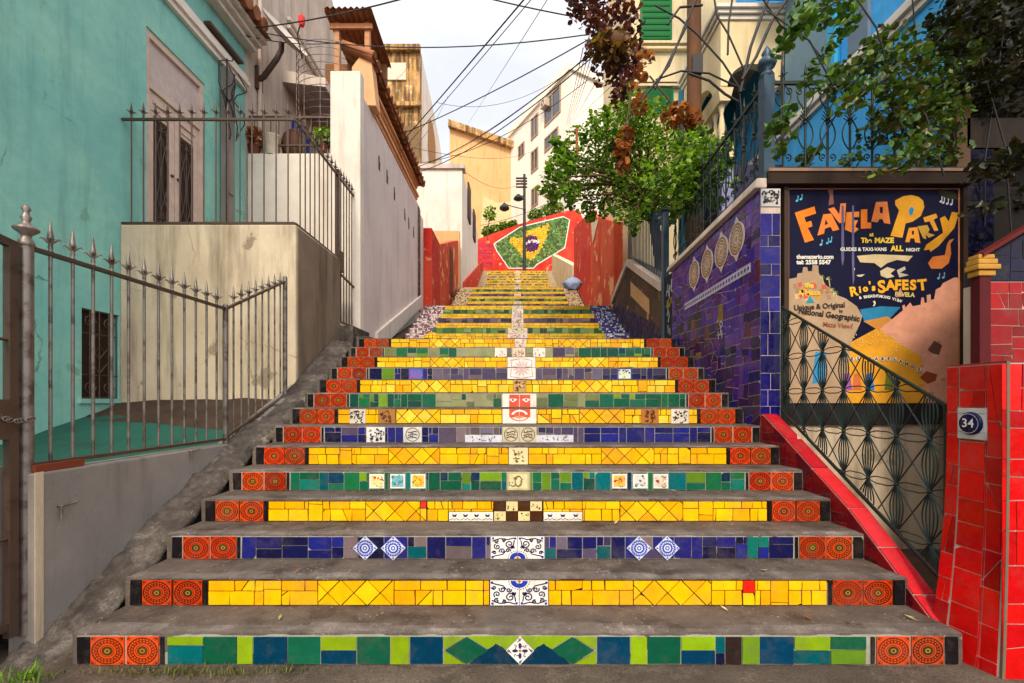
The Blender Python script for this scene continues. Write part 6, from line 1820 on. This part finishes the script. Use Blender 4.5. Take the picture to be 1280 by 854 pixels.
# ================================================================== FAR END
YF = 29.2
fw_ = thing('flag_wall', 'red end wall with mosaic flag of green, yellow and blue at the top of the stairs', 'wall', (1, YF, 8))
ff_ = front(YF)
def pf(px, py, Y=YF): return (UX(px, Y), UZ(py, Y))
q = MB()
wp = [pf(597, 360), pf(740, 360), pf(740, 300), pf(724, 262), pf(706, 264), pf(650, 280), pf(597, 299)]
q.hexa([ff_(a, b, -.5) for a, b in wp], [ff_(a, b, 0) for a, b in wp]); q.build('wall', M['redwall'], fw_)
fpoly = [pf(*p) for p in ((617.5, 305), (621, 314), (636, 335.5), (667, 335.5), (671, 331), (706, 310), (712, 275), (704, 271), (650, 284))]
def inpoly(p, poly):
    c = False
    for i in range(len(poly)):
        a, b = poly[i], poly[i - 1]
        if (a[1] > p[1]) != (b[1] > p[1]) and p[0] < (b[0] - a[0]) * (p[1] - a[1]) / (b[1] - a[1]) + a[0]: c = not c
    return c
yel = [pf(*p) for p in ((636, 299), (642, 296), (651, 298), (660, 289), (672, 286), (687, 279), (684, 296), (677, 312), (663, 326), (651, 318), (640, 306))]
cd_ = pf(664, 304.5)
rng = random.Random(77)
q = MB()
for p in shatter(fpoly if area(fpoly) > 0 else fpoly[::-1], .022, rng, .5, .4):
    c0 = (sum(v[0] for v in p) / len(p), sum(v[1] for v in p) / len(p))
    d_ = math.hypot(c0[0] - cd_[0], c0[1] - cd_[1])
    if d_ < .53:
        arc = abs(math.hypot(c0[0] - cd_[0] - .1, c0[1] - cd_[1] + .55) - .72)
        c = C(226, 220, 224) if arc < .07 else rng.choice([C(48, 30, 96), C(60, 40, 110), C(40, 28, 84)])
    elif inpoly(c0, yel): c = rng.choice([C(238, 196, 30), C(228, 184, 28), C(244, 204, 50)])
    else: c = rng.choice([C(40, 124, 50), C(26, 104, 54), C(64, 144, 60), C(90, 156, 76), C(18, 88, 50), C(130, 170, 110)])
    p = inset(p, .008)
    if len(p) > 2: q.layer(ff_, p, .004, .02, jit(c, rng, .15))
q.build('flag_mosaic', M['tile'], fw_)
q = MB(); bp_ = fpoly + fpoly[:1]; q.ribbon(ff_, bp_, .065, .022, C(232, 224, 214)); q.build('white_border', M['paint'], fw_)
q = MB()
for p in shatter([pf(598, 334), pf(616, 334), pf(617, 306), pf(598, 300)][::-1], .06, rng, .3, .3):
    p = inset(p if area(p) > 0 else p[::-1], .012)
    if len(p) > 2: q.layer(ff_, p, .004, .018, jit(C(200, 36, 60), rng, .2))
q.build('red_tiles', M['tile_old'], fw_)

# ---- foliage helper
def leaves(mb, c, r, n, size, pal, rng, shell=.35, droop=.3):
    for _ in range(n):
        while True:
            v = Vector((rng.uniform(-1, 1), rng.uniform(-1, 1), rng.uniform(-1, 1)))
            if shell < v.length < 1: break
        p = Vector(c) + Vector((v.x * r[0], v.y * r[1], v.z * r[2]))
        d = Vector((rng.gauss(0, 1), rng.gauss(0, 1), rng.gauss(0, .6) - droop)).normalized()
        s = d.cross(Vector((rng.gauss(0, .5), rng.gauss(0, .5), 1))).normalized()
        n_ = d.cross(s)
        L = size * rng.uniform(.6, 1.35); W = L * rng.uniform(.36, .5)
        col = jit(rng.choice(pal), rng, .25)
        b = p - d * L * .5; t = p + d * L * .5 - n_ * L * .1
        m0 = p - n_ * W * .22
        l1, l2 = p - d * L * .14 - s * W, p + d * L * .2 - s * W * .8
        r1, r2 = p - d * L * .14 + s * W, p + d * L * .2 + s * W * .8
        mb.face([b, m0, l2, l1], col); mb.face([m0, t, l2], col)
        mb.face([b, r1, r2, m0], col); mb.face([m0, r2, t], col)
LG = [C(98, 134, 28), C(124, 156, 42), C(70, 106, 26), C(148, 172, 66), C(48, 80, 24)]
DG = [C(44, 66, 24), C(56, 82, 26), C(34, 52, 22), C(74, 92, 30), C(64, 60, 28)]
DG2 = [C(66, 96, 32), C(82, 114, 40), C(46, 70, 28), C(106, 126, 46), C(84, 80, 36)]
RB = [C(84, 36, 44), C(104, 48, 42), C(66, 30, 44), C(122, 60, 40)]
BRN = [C(140, 74, 36), C(160, 92, 46), C(116, 60, 34), C(176, 110, 60)]
PALE = [C(190, 190, 130), C(170, 176, 100), C(206, 200, 160)]

# ---- far buildings
oc = thing('ochre_building', 'plain ochre building with sloping roofline far behind the flag wall', 'building', (-3, 40, 8))
q = MB(); p = [pf(562, 330, 40), pf(642, 330, 40), pf(642, 181, 40), pf(562, 154, 40)]; fo = front(40)
q.hexa([fo(a, b, -8) for a, b in p], [fo(a, b, 0) for a, b in p]); q.build('wall', M['ochre'], oc)
q = MB(); p = [pf(561, 161, 40), pf(642, 188, 40), pf(642, 180, 40), pf(561, 153, 40)]; q.hexa([fo(a, b, .001) for a, b in p], [fo(a, b, .5) for a, b in p]); q.build('cornice', M['weather'], oc)
q = MB(); p = [pf(590, 262, 40), pf(641, 252, 40), pf(641, 238, 40), pf(620, 250, 40), pf(600, 236, 40), pf(590, 236, 40)]
q.layer(fo, [pf(600, 300, 40), pf(641, 300, 40), pf(641, 252, 40), pf(622, 254, 40), pf(604, 246, 40)], .002, .05, C(222, 196, 150)); q.build('pale_band', M['paint_weather'], oc)
wb = thing('white_block', 'tall white apartment block with small windows beyond the tree', 'building', (3.7, 34, 8))
A_, B_, C_ = Vector((UX(713, 32), 32, 0)), Vector((UX(637, 40.2), 40.2, 0)), Vector((UX(772, 34.2) + .1, 34.2, 0))
zt = UZ(80, 32)
D_ = Vector((9, 48, 0))
q = MB(); lo, hi = [Vector((p.x, p.y, 7)) for p in (B_, A_, C_, D_)], [Vector((p.x, p.y, zt)) for p in (B_, A_, C_, D_)]
q.hexa(lo, hi); q.build('wall', M['white_far'], wb)
q = MB()
for a, b in ((B_, A_), (A_, C_)):
    n_ = (b - a).cross(Vector((0, 0, 1))).normalized(); e = (b - a).normalized()
    p0, p1 = a - e * .1 , b + e * .1
    q.hexa([p0 + n_ * .002 + Vector((0, 0, zt - .5)), p1 + n_ * .002 + Vector((0, 0, zt - .5)), p1 + n_ * .2 + Vector((0, 0, zt - .5)), p0 + n_ * .2 + Vector((0, 0, zt - .5))], [p0 + n_ * .002 + Vector((0, 0, zt + .15)), p1 + n_ * .002 + Vector((0, 0, zt + .15)), p1 + n_ * .2 + Vector((0, 0, zt + .15)), p0 + n_ * .2 + Vector((0, 0, zt + .15))])
q.build('parapet', M['white_far'], wb)
def onface(a, b, px):
    k = (px - CX) / F
    t = (k * a.y - a.x) / ((b.x - a.x) - k * (b.y - a.y))
    return a + (b - a) * t
def far_window(a, b, px0, px1, py0, py1):
    p, r_ = onface(a, b, px0), onface(a, b, px1)
    ym = (p.y + r_.y) / 2
    z0, z1 = UZ(py1, ym), UZ(py0, ym)
    e = (r_ - p).normalized(); wd = (r_ - p).length
    fr = frame(Vector((p.x, p.y, z0)), e, (0, 0, 1)); h = z1 - z0
    q = MB()
    for rc in (rect(-.12, -.14, wd + .12, 0), rect(-.12, h, wd + .12, h + .12), rect(-.12, 0, -.0, h), rect(wd, 0, wd + .12, h), rect(wd / 2 - .05, 0, wd / 2 + .05, h)):
        q.layer(fr, rc, -.02, .07, C(170, 140, 116))
    wn = q.build('window', M['paint_weather'], wb)
    q = MB(); q.layer(fr, rect(0, 0, wd, h), -.02, .02); q.build('pane', M['glass'], wn)
for w_ in ((682, 700, 118, 148), (665, 672, 147, 170), (649, 655, 182, 195), (682, 697, 168, 182), (665, 672, 189, 212), (665.5, 672, 236, 256)): far_window(B_, A_, *w_)
far_window(A_, C_, 757, 769, 123, 146)
for lab, (a, b), px, py in (('boxy air conditioner at the big upper window of the white block', (B_, A_), 684, 131), ('boxy air conditioner beside the right face window of the white block', (A_, C_), 769, 132)):
    p = onface(a, b, px); z = UZ(py, p.y); n_ = (b - a).cross(Vector((0, 0, 1))).normalized(); e = (b - a).normalized()
    fr = frame(Vector((p.x, p.y, z)), e, (0, 0, 1)); q = MB(); q.layer(fr, rect(-.35, -.3, .35, .3), -.05, .45, C(206, 190, 170)); disc(q, fr, 0, 0, .1, .24, .452, C(120, 106, 96), 14)
    tag(q.build('air_conditioner', M['paint_weather'], loc=(p.x, p.y, z)), lab, 'air conditioner')
q = MB(); p = U(721, 200, 30); q.tube([p, U(721, 158, 30)], .09, 8, C(176, 70, 56)); q.tube([U(712, 165, 30), U(722, 163, 30)], .05, 6, C(120, 70, 56))
tag(q.build('mast', M['paint_weather'], loc=p), 'short red mast standing before the white block above the tree', 'mast')
# far pole with lamp
fp_ = thing('street_lamp', 'dark slim lamp post with crossarms in front of the flag wall', 'street lamp', (UX(655.5, 28.3), 28.3, 9.3))
q = MB(); x = UX(655.5, 28.3); q.tube([(x, 28.3, 9.2), (x, 28.3, UZ(218, 28.3))], [.11, .08], 8); q.build('post', M['wire'], fp_)
q = MB()
for i, py in enumerate((223, 226.5, 230, 234)): q.tube([U(645, py, 28.3), U(659, py, 28.25)], .06, 5)
q.build('crossarm', M['wire'], fp_)
q = MB(); q.tube([U(655, 245, 28.3), U(648, 246, 28.0)], .05, 5); q.lathe([(.08, .25), (.28, .05), (.32, -.05), (.2, -.12)], U(648, 248, 28.0), 12); q.build('lamp', M['wire'], fp_)
hl_ = thing('hanging_lamp', 'round dark lamp hanging on a wire left of the far post', 'lamp', U(630.5, 260, 24))
q = MB(); q.lathe([(.02, .3), (.08, .22), (.26, .04), (.27, -.06), (.14, -.14)], U(630.5, 260, 24), 14); q.build('lamp_shade', M['wire'], hl_)
q = MB(); q.tube([U(656, 262, 28.2), U(640, 258, 26), U(630.5, 255, 24)], .03, 5); q.build('arm', M['wire'], hl_)

# bushes above the flag wall
for lab, spots, pal in (('round green bush above the left end of the flag wall', ((610, 290, 8), (620, 288, 8)), LG), ('small green bush above the red wall beside the lamp post', ((630, 284, 7), (641, 281, 6)), LG), ('leafy green bush over the middle of the flag wall', ((668, 270, 9), (682, 266, 10), (697, 262, 9)), LG)):
    t = thing('bush', lab, 'bush', U(spots[0][0], 298, 30.2)); rng = random.Random(spots[0][0])
    q = MB()
    for px, py, r_ in spots: q.tube([U(px, 300, 30.2), U(px + 1, py, 30.2)], .05, 5)
    q.build('stem', M['bark'], t)
    q = MB()
    for px, py, r_ in spots:
        rr = r_ / F * 30; leaves(q, U(px, py, 30.2), (rr, rr * .9, rr), 260, .17, pal, rng, .2)
    q.build('foliage', M['leaf'], t)
t = thing('sapling', 'thin sapling growing out of the white house side', 'plant', U(612, 300, 26)); rng = random.Random(5)
q = MB(); q.tube([U(609, 300, 26), U(611, 280, 26), U(613, 262, 26)], .03, 5); q.build('stem', M['bark'], t)
q = MB(); leaves(q, U(612, 268, 26), (.42, .4, .5), 90, .18, LG, rng, .1); q.build('foliage', M['leaf'], t)

# ---- green tree over the low wall
tr_ = thing('leafy_tree', 'bright green leafy tree leaning over the low wall and fence', 'tree', (2.75, 8.3, 3)); rng = random.Random(42)
q = MB()
q.tube([(2.75, 8.3, 2.8), (2.68, 8.3, 4.0), (2.5, 8.3, 5.0), (2.3, 8.25, 5.8)], [.13, .11, .08, .05], 10); q.build('trunk', M['bark'], tr_)
CL = [(735, 185, 34), (775, 175, 40), (812, 185, 40), (850, 200, 36), (880, 195, 24), (760, 222, 36), (800, 232, 36), (722, 214, 28), (845, 232, 30), (702, 238, 16), (822, 158, 30), (700, 204, 12), (775, 255, 20), (745, 248, 20), (715, 245, 12), (692, 222, 9), (790, 150, 24), (868, 225, 22), (690, 250, 7), (735, 262, 10), (800, 258, 14), (750, 160, 20), (895, 212, 20), (880, 235, 20), (855, 250, 18), (820, 262, 18), (900, 185, 14), (790, 275, 12), (835, 190, 30), (775, 200, 30), (776, 142, 14), (786, 122, 12), (802, 160, 18), (700, 185, 9), (686, 238, 8), (712, 200, 10)]
for px, py, r_ in CL:
    yy = rng.uniform(7.4, 8.9) if px <= 842 else rng.uniform(5.6, 6.4); e = U(px, py, yy); s = Vector((2.5 + rng.uniform(-.1, .1), 8.3, rng.uniform(4.6, 5.6)))
    q = MB(); q.tube([s, (s + e) / 2 + Vector((rng.uniform(-.1, .1), rng.uniform(-.1, .1), .12)), e], [.035, .022, .008], 5)
    for _t in range(3):
        a_ = rng.uniform(0, 6.28); q.tube([(s + e) / 2 + (e - s) * .2, e + Vector((math.cos(a_) * r_ / F * yy * .8, rng.uniform(-.2, .2), math.sin(a_) * r_ / F * yy * .8))], [.010, .004], 4)
    q.build('limb', M['bark'], tr_)
    CL[CL.index((px, py, r_))] = (px, py, r_, yy)
q = MB()
for px, py, r_, yy in CL:
    rr = r_ / F * yy
    leaves(q, U(px, py, yy), (rr, rr, rr * .9), int(26 * (r_ / 10) ** 2 * 1.8) + 70, .056, LG, rng, .25, .5)
    for _ in range(4):                                      # stray sprays beyond the clump
        a = rng.uniform(0, 6.28); e = U(px + r_ * 1.15 * math.cos(a), py + r_ * 1.1 * math.sin(a), yy + rng.uniform(-.3, .3))
        leaves(q, e, (.12, .12, .09), 16, .085, LG, rng, 0, .5)
for px, py, r_ in ((870, 205, 16), (890, 215, 14), (858, 228, 14), (905, 200, 10)): leaves(q, U(px, py, 5.8), (r_ / 95, .2, r_ / 95), 34, .13, LG[:3], rng, 0, .9)
q.build('crown', M['leaf'], tr_)
t = thing('climbing_vine', 'dry brown leaved vine hanging down the pole beside the tree', 'vine', U(785, 130, 7.0)); rng = random.Random(43)
q = MB(); q.tube([U(800, 60, 7), U(790, 110, 7), U(782, 160, 7), U(779, 205, 7)], .015, 5); q.tube([U(812, 95, 7), U(840, 130, 7), U(860, 150, 7)], .014, 5); q.build('stem', M['bark'], t)
q = MB()
for px, py, r_, n_ in ((782, 170, 11, 60), (778, 190, 10, 60), (780, 208, 9, 40), (795, 100, 14, 40), (805, 70, 12, 40), (845, 146, 18, 110), (866, 152, 12, 60), (800, 130, 10, 30)): leaves(q, U(px, py, 7), (r_ / 79, .2, r_ / 79), n_, .10, BRN, rng, .1, .8)
q.build('foliage', M['leaf'], t)
t = thing('climbing_vine', 'dark red leaved creeper hanging from the wires at the top', 'vine', U(760, 30, 5.2)); rng = random.Random(44)
q = MB(); q.tube([U(712, 5, 5.2), U(735, 18, 5.2), U(760, 60, 5.2), U(770, 95, 5.2), U(775, 120, 5.2)], .012, 5); q.tube([U(700, -60, 5.2), U(730, 0, 5.2), U(760, 40, 5.2)], .012, 5); q.build('stem', M['bark'], t)
q = MB()
for px, py, r_, n_ in ((722, 8, 9, 40), (738, 14, 10, 50), (752, 26, 13, 70), (748, 44, 10, 60), (775, 28, 14, 80), (745, 62, 9, 46), (790, 30, 11, 50), (762, 80, 16, 100), (776, 98, 12, 60), (788, 70, 12, 60), (735, 0, 12, 50), (770, 0, 12, 30), (772, 118, 7, 20), (778, 108, 7, 24), (725, -12, 14, 50)): leaves(q, U(px, py, 5.2), (1.5 * r_ / 106, .3, 1.45 * r_ / 106), int(n_ * 1.3), .066, RB, rng, .0, .9)
q.build('foliage', M['leafdark'], t)
t = thing('hanging_basket', 'shaggy brown dry fern basket hanging among the red creeper', 'hanging plant', U(768, 62, 5.0)); rng = random.Random(45)
q = MB(); q.ball(U(768, 58, 5.0), .15, 12, C(92, 62, 34), 0, (1, 1, .9)); q.build('basket', M['paint_weather'], t)
q = MB()
for px, py in ((758, 50), (768, 62), (778, 52), (765, 74), (750, 60), (782, 66)): leaves(q, U(px, py, 4.95), (.12, .12, .12), 46, .08, [C(110, 76, 34), C(92, 70, 30), C(130, 96, 44), C(84, 50, 30)], rng, .2, 1.2)
q.build('foliage', M['leaf'], t)

# ---- dark vines over the railing on the right
def vine(label, spots, n_per, pal, seed, size=.085, y0=3.5, y1=4.3, stems=()):
    t = thing('climbing_vine', label, 'vine', U(spots[0][0], spots[0][1], (y0 + y1) / 2)); rng = random.Random(seed)
    q = MB()
    for s_ in stems:
        yy = rng.uniform(y0, y1); q.tube([U(px, py, yy) + Vector((0, rng.uniform(-.08, .08), 0)) for px, py in s_], .007, 5)
    q.build('stem', M['wire'], t)
    q = MB()
    for px, py, r_ in spots:
        yy = rng.uniform(y0, y1); rr = r_ / F * yy
        leaves(q, U(px, py, yy), (rr, .22, rr), int(n_per * (r_ / 30) ** 2) + 8, size, pal, rng, .0, .8)
    q.build('foliage', M['leafdark'], t)
vine('dark green vine sprawling over the ornate railing above the sign', [(1060, 95, 22), (1085, 75, 22), (1105, 60, 26), (1130, 90, 30), (1150, 120, 34), (1120, 130, 30), (1165, 160, 34), (1095, 165, 20), (1140, 190, 26), (1180, 110, 34), (1185, 190, 18), (1075, 120, 16), (1110, 205, 14), (1060, 205, 10), (1160, 60, 30), (1190, 70, 30), (1130, 150, 30), (1180, 140, 30)], 175, DG2, 51, .056,
     stems=[[(1180, 220), (1150, 150), (1120, 90), (1090, 40), (1060, -20)], [(1200, 215), (1180, 120), (1150, 60), (1140, -20)], [(1010, 210), (1040, 150), (1075, 110), (1110, 90)], [(1130, 210), (1125, 120), (1100, 60)]])
vine('loose green vine sprays against the pale blue house by the corner post', [(1000, 35, 14), (985, 48, 10), (1015, 12, 16), (990, 20, 8), (1030, 70, 9), (1018, 90, 6), (975, 150, 10), (970, 165, 8), (978, 185, 7), (1010, 200, 10), (995, 205, 8), (1040, 10, 18), (1060, 30, 14), (1030, 100, 8), (1055, 130, 10)], 190, [C(84, 120, 36), C(64, 100, 30), C(50, 80, 28), C(110, 136, 48)], 52, .07,
     stems=[[(930, -20), (980, 30), (1010, 50), (1040, 75)], [(1060, -10), (1020, 20), (985, 50), (975, 100), (972, 190)], [(960, 10), (1005, 60), (1040, 110)]])
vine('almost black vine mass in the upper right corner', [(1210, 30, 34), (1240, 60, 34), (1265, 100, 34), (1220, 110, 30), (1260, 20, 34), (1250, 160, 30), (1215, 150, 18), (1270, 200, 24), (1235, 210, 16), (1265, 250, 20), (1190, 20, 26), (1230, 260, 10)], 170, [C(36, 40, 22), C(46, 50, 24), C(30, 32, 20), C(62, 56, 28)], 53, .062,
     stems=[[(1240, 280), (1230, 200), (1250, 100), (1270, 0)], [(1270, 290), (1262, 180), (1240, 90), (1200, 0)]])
# unseen canopy added overhead, out of frame, to shade the sign corner
cv = thing('added_shade_canopy', 'added out-of-view canopy that shades the sign and red pier from above', 'tree', (4.9, 3.6, 0)); rng = random.Random(54)
q = MB(); q.tube([(5.3, 3.5, -.1), (5.2, 3.4, 3), (5.2, 3.0, 5), (5.0, 2.6, 6.4)], [.22, .18, .13, .07], 10); q.build('trunk', M['bark'], cv)
q = MB()
for _ in range(30):
    x, y, z = rng.uniform(3.3, 7.0), rng.uniform(-.8, 4.4), rng.uniform(5.8, 7.2)
    if (x / max(y, .1)) < .4 and z < 5: continue
    leaves(q, (x, y, z), (.75, .75, .4), 110, .15, DG, rng, .0, .5)
q.build('crown', M['leafdark'], cv)

# ---- bare dark creeper stems in front of the blue house
t = thing('bare_creeper', 'bare dark creeper stems crossing in front of the portico', 'creeper', U(925, 200, 4.6)); rng = random.Random(61)
q = MB()
for s_ in ([(820, 5), (850, 22), (875, 45), (905, 78), (922, 110), (930, 160), (929, 230)], [(862, 92), (885, 100), (905, 118), (924, 128)], [(893, -10), (897, 20), (912, 45), (930, 88)], [(962, -10), (952, 25), (940, 60), (925, 115)], [(990, -10), (965, 30), (945, 70), (928, 100)], [(915, -10), (912, 30), (908, 70)], [(820, 100), (850, 88), (885, 93), (930, 112)], [(835, 30), (850, 10), (880, 5)], [(800, 130), (835, 80), (855, 35), (870, 0)], [(820, 110), (845, 60), (860, 30)]):
    yy = rng.uniform(4.4, 5.2); rr = rng.choice((.012, .016, .010))
    q.tube([U(px + rng.uniform(-2, 2), py + rng.uniform(-2, 2), yy) for px, py in s_], rr, 6)
q.build('stem', M['wire'], t)

# ---- overhead wires
def wire(label, a, b, sag=.15, r_=.008, n=14, group='overhead wires'):
    A, B = U(*a), U(*b); q = MB()
    if a[1] < 0: A = A + (A - B) * .7          # runs on out of the picture
    if b[1] < 0: B = B + (B - A) * 1.5
    q.tube([A + (B - A) * (i / n) - Vector((0, 0, sag * 4 * (i / n) * (1 - i / n))) for i in range(n + 1)], r_, 5, cap=True)
    tag(q.build('overhead_wire', M['wire'], loc=A), label, 'wire', group)
wire('thick black wire running steeply from the top edge to the weathered house', (662, -14, 5.0), (480, 203, 11.0), .05, .010)
wire('twisted wire just right of the thickest steep wire', (671, -14, 5.2), (482, 212, 11.0), .05, .006)
wire('thin steep wire meeting the skyline above the ochre building', (690, -14, 6.0), (583, 158, 30.0), .05, .006)
wire('long level wire crossing the sky from the grey house to the red creeper', (305, 36, 7.8), (737, 43, 6.0), .25, .008)
wire('short wire from the top edge to the red creeper', (600, -8, 6.0), (735, 24, 6.0), .04, .009)
wire('slanting wire from the creeper down to the peach house eaves', (735, 50, 6.5), (470, 180, 10.5), .10, .009)
wire('upper of two parallel sagging wires toward the lilac wall', (737, 68, 6.5), (510, 212, 12.0), .25, .009)
wire('lower of two parallel sagging wires toward the lilac wall', (740, 72, 6.5), (512, 218, 12.0), .28, .009)
wire('faint wire from the creeper to the white house roof', (735, 71, 7.0), (545, 200, 18.0), .2, .005)
wire('curved cable from the top edge to the teal house corner', (480, -6, 6.0), (308, 36, 7.4), .12, .010)
wire('lower cable slung from the teal house to the clothes rail', (300, 43, 7.2), (430, 52, 9.0), .10, .008)
wire('low wire sagging past the lilac wall to the white block', (480, 176, 11.0), (668, 188, 30), .5, .008)
wire('thin wire from the hanging lamp to the creeper', (600, 282, 24.0), (715, 240, 20.0), .2, .012)
for i in range(5):
    wire('one of five fanned wires dropping from the creeper to the red mast', (729 + 4.5 * i, 60, 6.2), (708 + 1.5 * i, 156, 30.0), .0, .007, 8, 'fanned wires below the creeper')
wire('wire right of the fanned bundle below the creeper', (752, 90, 6.2), (715, 156, 30.0), .0, .006, 8)
wire('outer low wire crossing the white block face', (768, 104, 6.2), (716, 150, 30.0), .05, .005, 8)
for i in range(4):
    wire('one of four short wires rising out of frame above the creeper', (735 + 5 * i, 60, 6.2), (742 + 5 * i, -20, 5.4), .0, .006, 4, 'wires above the creeper')

wire('wire from the weathered house across to the white block roof', (545, 128, 30.0), (716, 86, 31.0), 1.2, .014)
wire('slack wire from the lilac wall top to the weathered house side', (500, 205, 11.0), (560, 120, 30.0), .3, .010)
wire('long low wire from the peach eaves toward the tree top', (516, 205, 11.5), (735, 100, 9.0), .35, .007)
wire('thin wire looping from the white house to the lamp post', (580, 214, 18.5), (655, 226, 28.0), .6, .010)
wire('wire from the grey house pipe to the weathered house cornice', (440, 140, 12.0), (520, 70, 25.8), .3, .009)
# ---- weeds
def tuft(label, c, n, h, pal, seed, spread=.12, group='weeds at the foot of the steps'):
    rng = random.Random(seed); q = MB()
    for _ in range(n):
        x, y = c[0] + rng.gauss(0, spread), c[1] + rng.gauss(0, .02)
        a = rng.uniform(0, 6.28); hh = h * rng.uniform(.4, 1.1); w_ = .0035 * rng.uniform(.7, 1.5); ln = hh * rng.uniform(.3, .9)
        dx, dy = math.cos(a), math.sin(a); col = jit(rng.choice(pal), rng, .25)
        q.grid([[(x + dx * ln * t * t - dy * w_ * (1 - t), y + dy * ln * t * t + dx * w_ * (1 - t), c[2] + hh * (t - .3 * t * t)), (x + dx * ln * t * t + dy * w_ * (1 - t), y + dy * ln * t * t - dx * w_ * (1 - t), c[2] + hh * (t - .3 * t * t))] for t in (0, .4, .75, 1)], col, 0, False)
    tag(q.build('weed_tuft', M['leaf'], loc=c), label, 'weed', group)
WG_ = [C(84, 100, 40), C(110, 116, 50), C(70, 84, 36), C(120, 106, 60)]
tuft('sparse grass tuft below the bottom left orange tiles', (UX(245, 2.15), 2.13, 0.0), 150, .05, WG_, 1, .14)
tuft('dry flat weeds under the left corner of the bottom step', (UX(175, 2.15), 2.13, 0.0), 110, .035, WG_, 2, .12)
tuft('grass tuft near the middle left of the bottom step', (UX(340, 2.15), 2.14, 0.0), 80, .04, WG_, 3, .10)
tuft('green weed in the bottom left corner beside the kerb', (UX(30, 2.0), 2.0, 0.05), 90, .09, LG[:3] + WG_[:1], 4, .05)
tuft('yellow green moss tuft between kerb and third step', (-2.20, 3.02, .40), 120, .06, [C(120, 120, 40), C(90, 100, 40), C(140, 130, 60)], 5, .035)
tuft('small weed growing on the upper terrace corner by the railing', (UX(262, 5.3), 5.3, 3.37), 60, .18, LG, 6, .06)
# plant pots on the terrace parapet
for px, lab in ((318, 'dead potted twigs at the left end of the white parapet'), (404, 'green and brown potted plant at the right end of the white parapet')):
    t = thing('potted_plant', lab, 'potted plant', (UX(px, 7.66), 7.66, 5.55)); rng = random.Random(px)
    q = MB(); q.lathe([(.07, 0), (.10, .16), (.11, .17), (.09, .15)], (UX(px, 7.66), 7.66, 5.55), 12, C(120, 70, 50)); q.build('pot', M['paint_weather'], t)
    q = MB(); leaves(q, (UX(px, 7.66), 7.66, 5.85), (.2, .15, .2), 70, .09, LG if px > 350 else BRN, rng, 0, 0); q.build('foliage', M['leaf'], t)

# ---- fallen leaves and scraps on the treads
rng = random.Random(91); proto = None
for px, k, c in ((372, 1, BRN), (430, 2, BRN), (955, 1, PALE), (905, 0, PALE), (1138, 0, PALE), (842, 3, PALE), (530, 1, BRN), (700, 0, BRN), (262, 3, BRN), (770, 2, PALE), (1010, 0, BRN), (350, 0, PALE), (610, 4, BRN), (880, 2, BRN)):
    y = Y1 + RUN * k + rng.uniform(.06, .24); x = UX(px, y); z = RISE * (k + 1) + .012
    q = MB(); a = rng.uniform(0, 6.28); L = rng.uniform(.014, .028)
    d = Vector((math.cos(a), math.sin(a), .1)); s_ = Vector((-math.sin(a), math.cos(a), 0)); o_ = Vector((x, y, z))
    col = jit(rng.choice(c), rng, .2)
    q.face([o_ - d * L, o_ - s_ * L * .4 + Vector((0, 0, .006)), o_ + d * L + Vector((0, 0, .008))], col); q.face([o_ - d * L, o_ + d * L + Vector((0, 0, .008)), o_ + s_ * L * .4 + Vector((0, 0, .006))], col)
    tag(q.build('fallen_leaf', M['leaf'], loc=o_), 'tiny dry leaf scrap lying on a worn cement tread', 'leaf', 'dry leaf scraps on the treads')
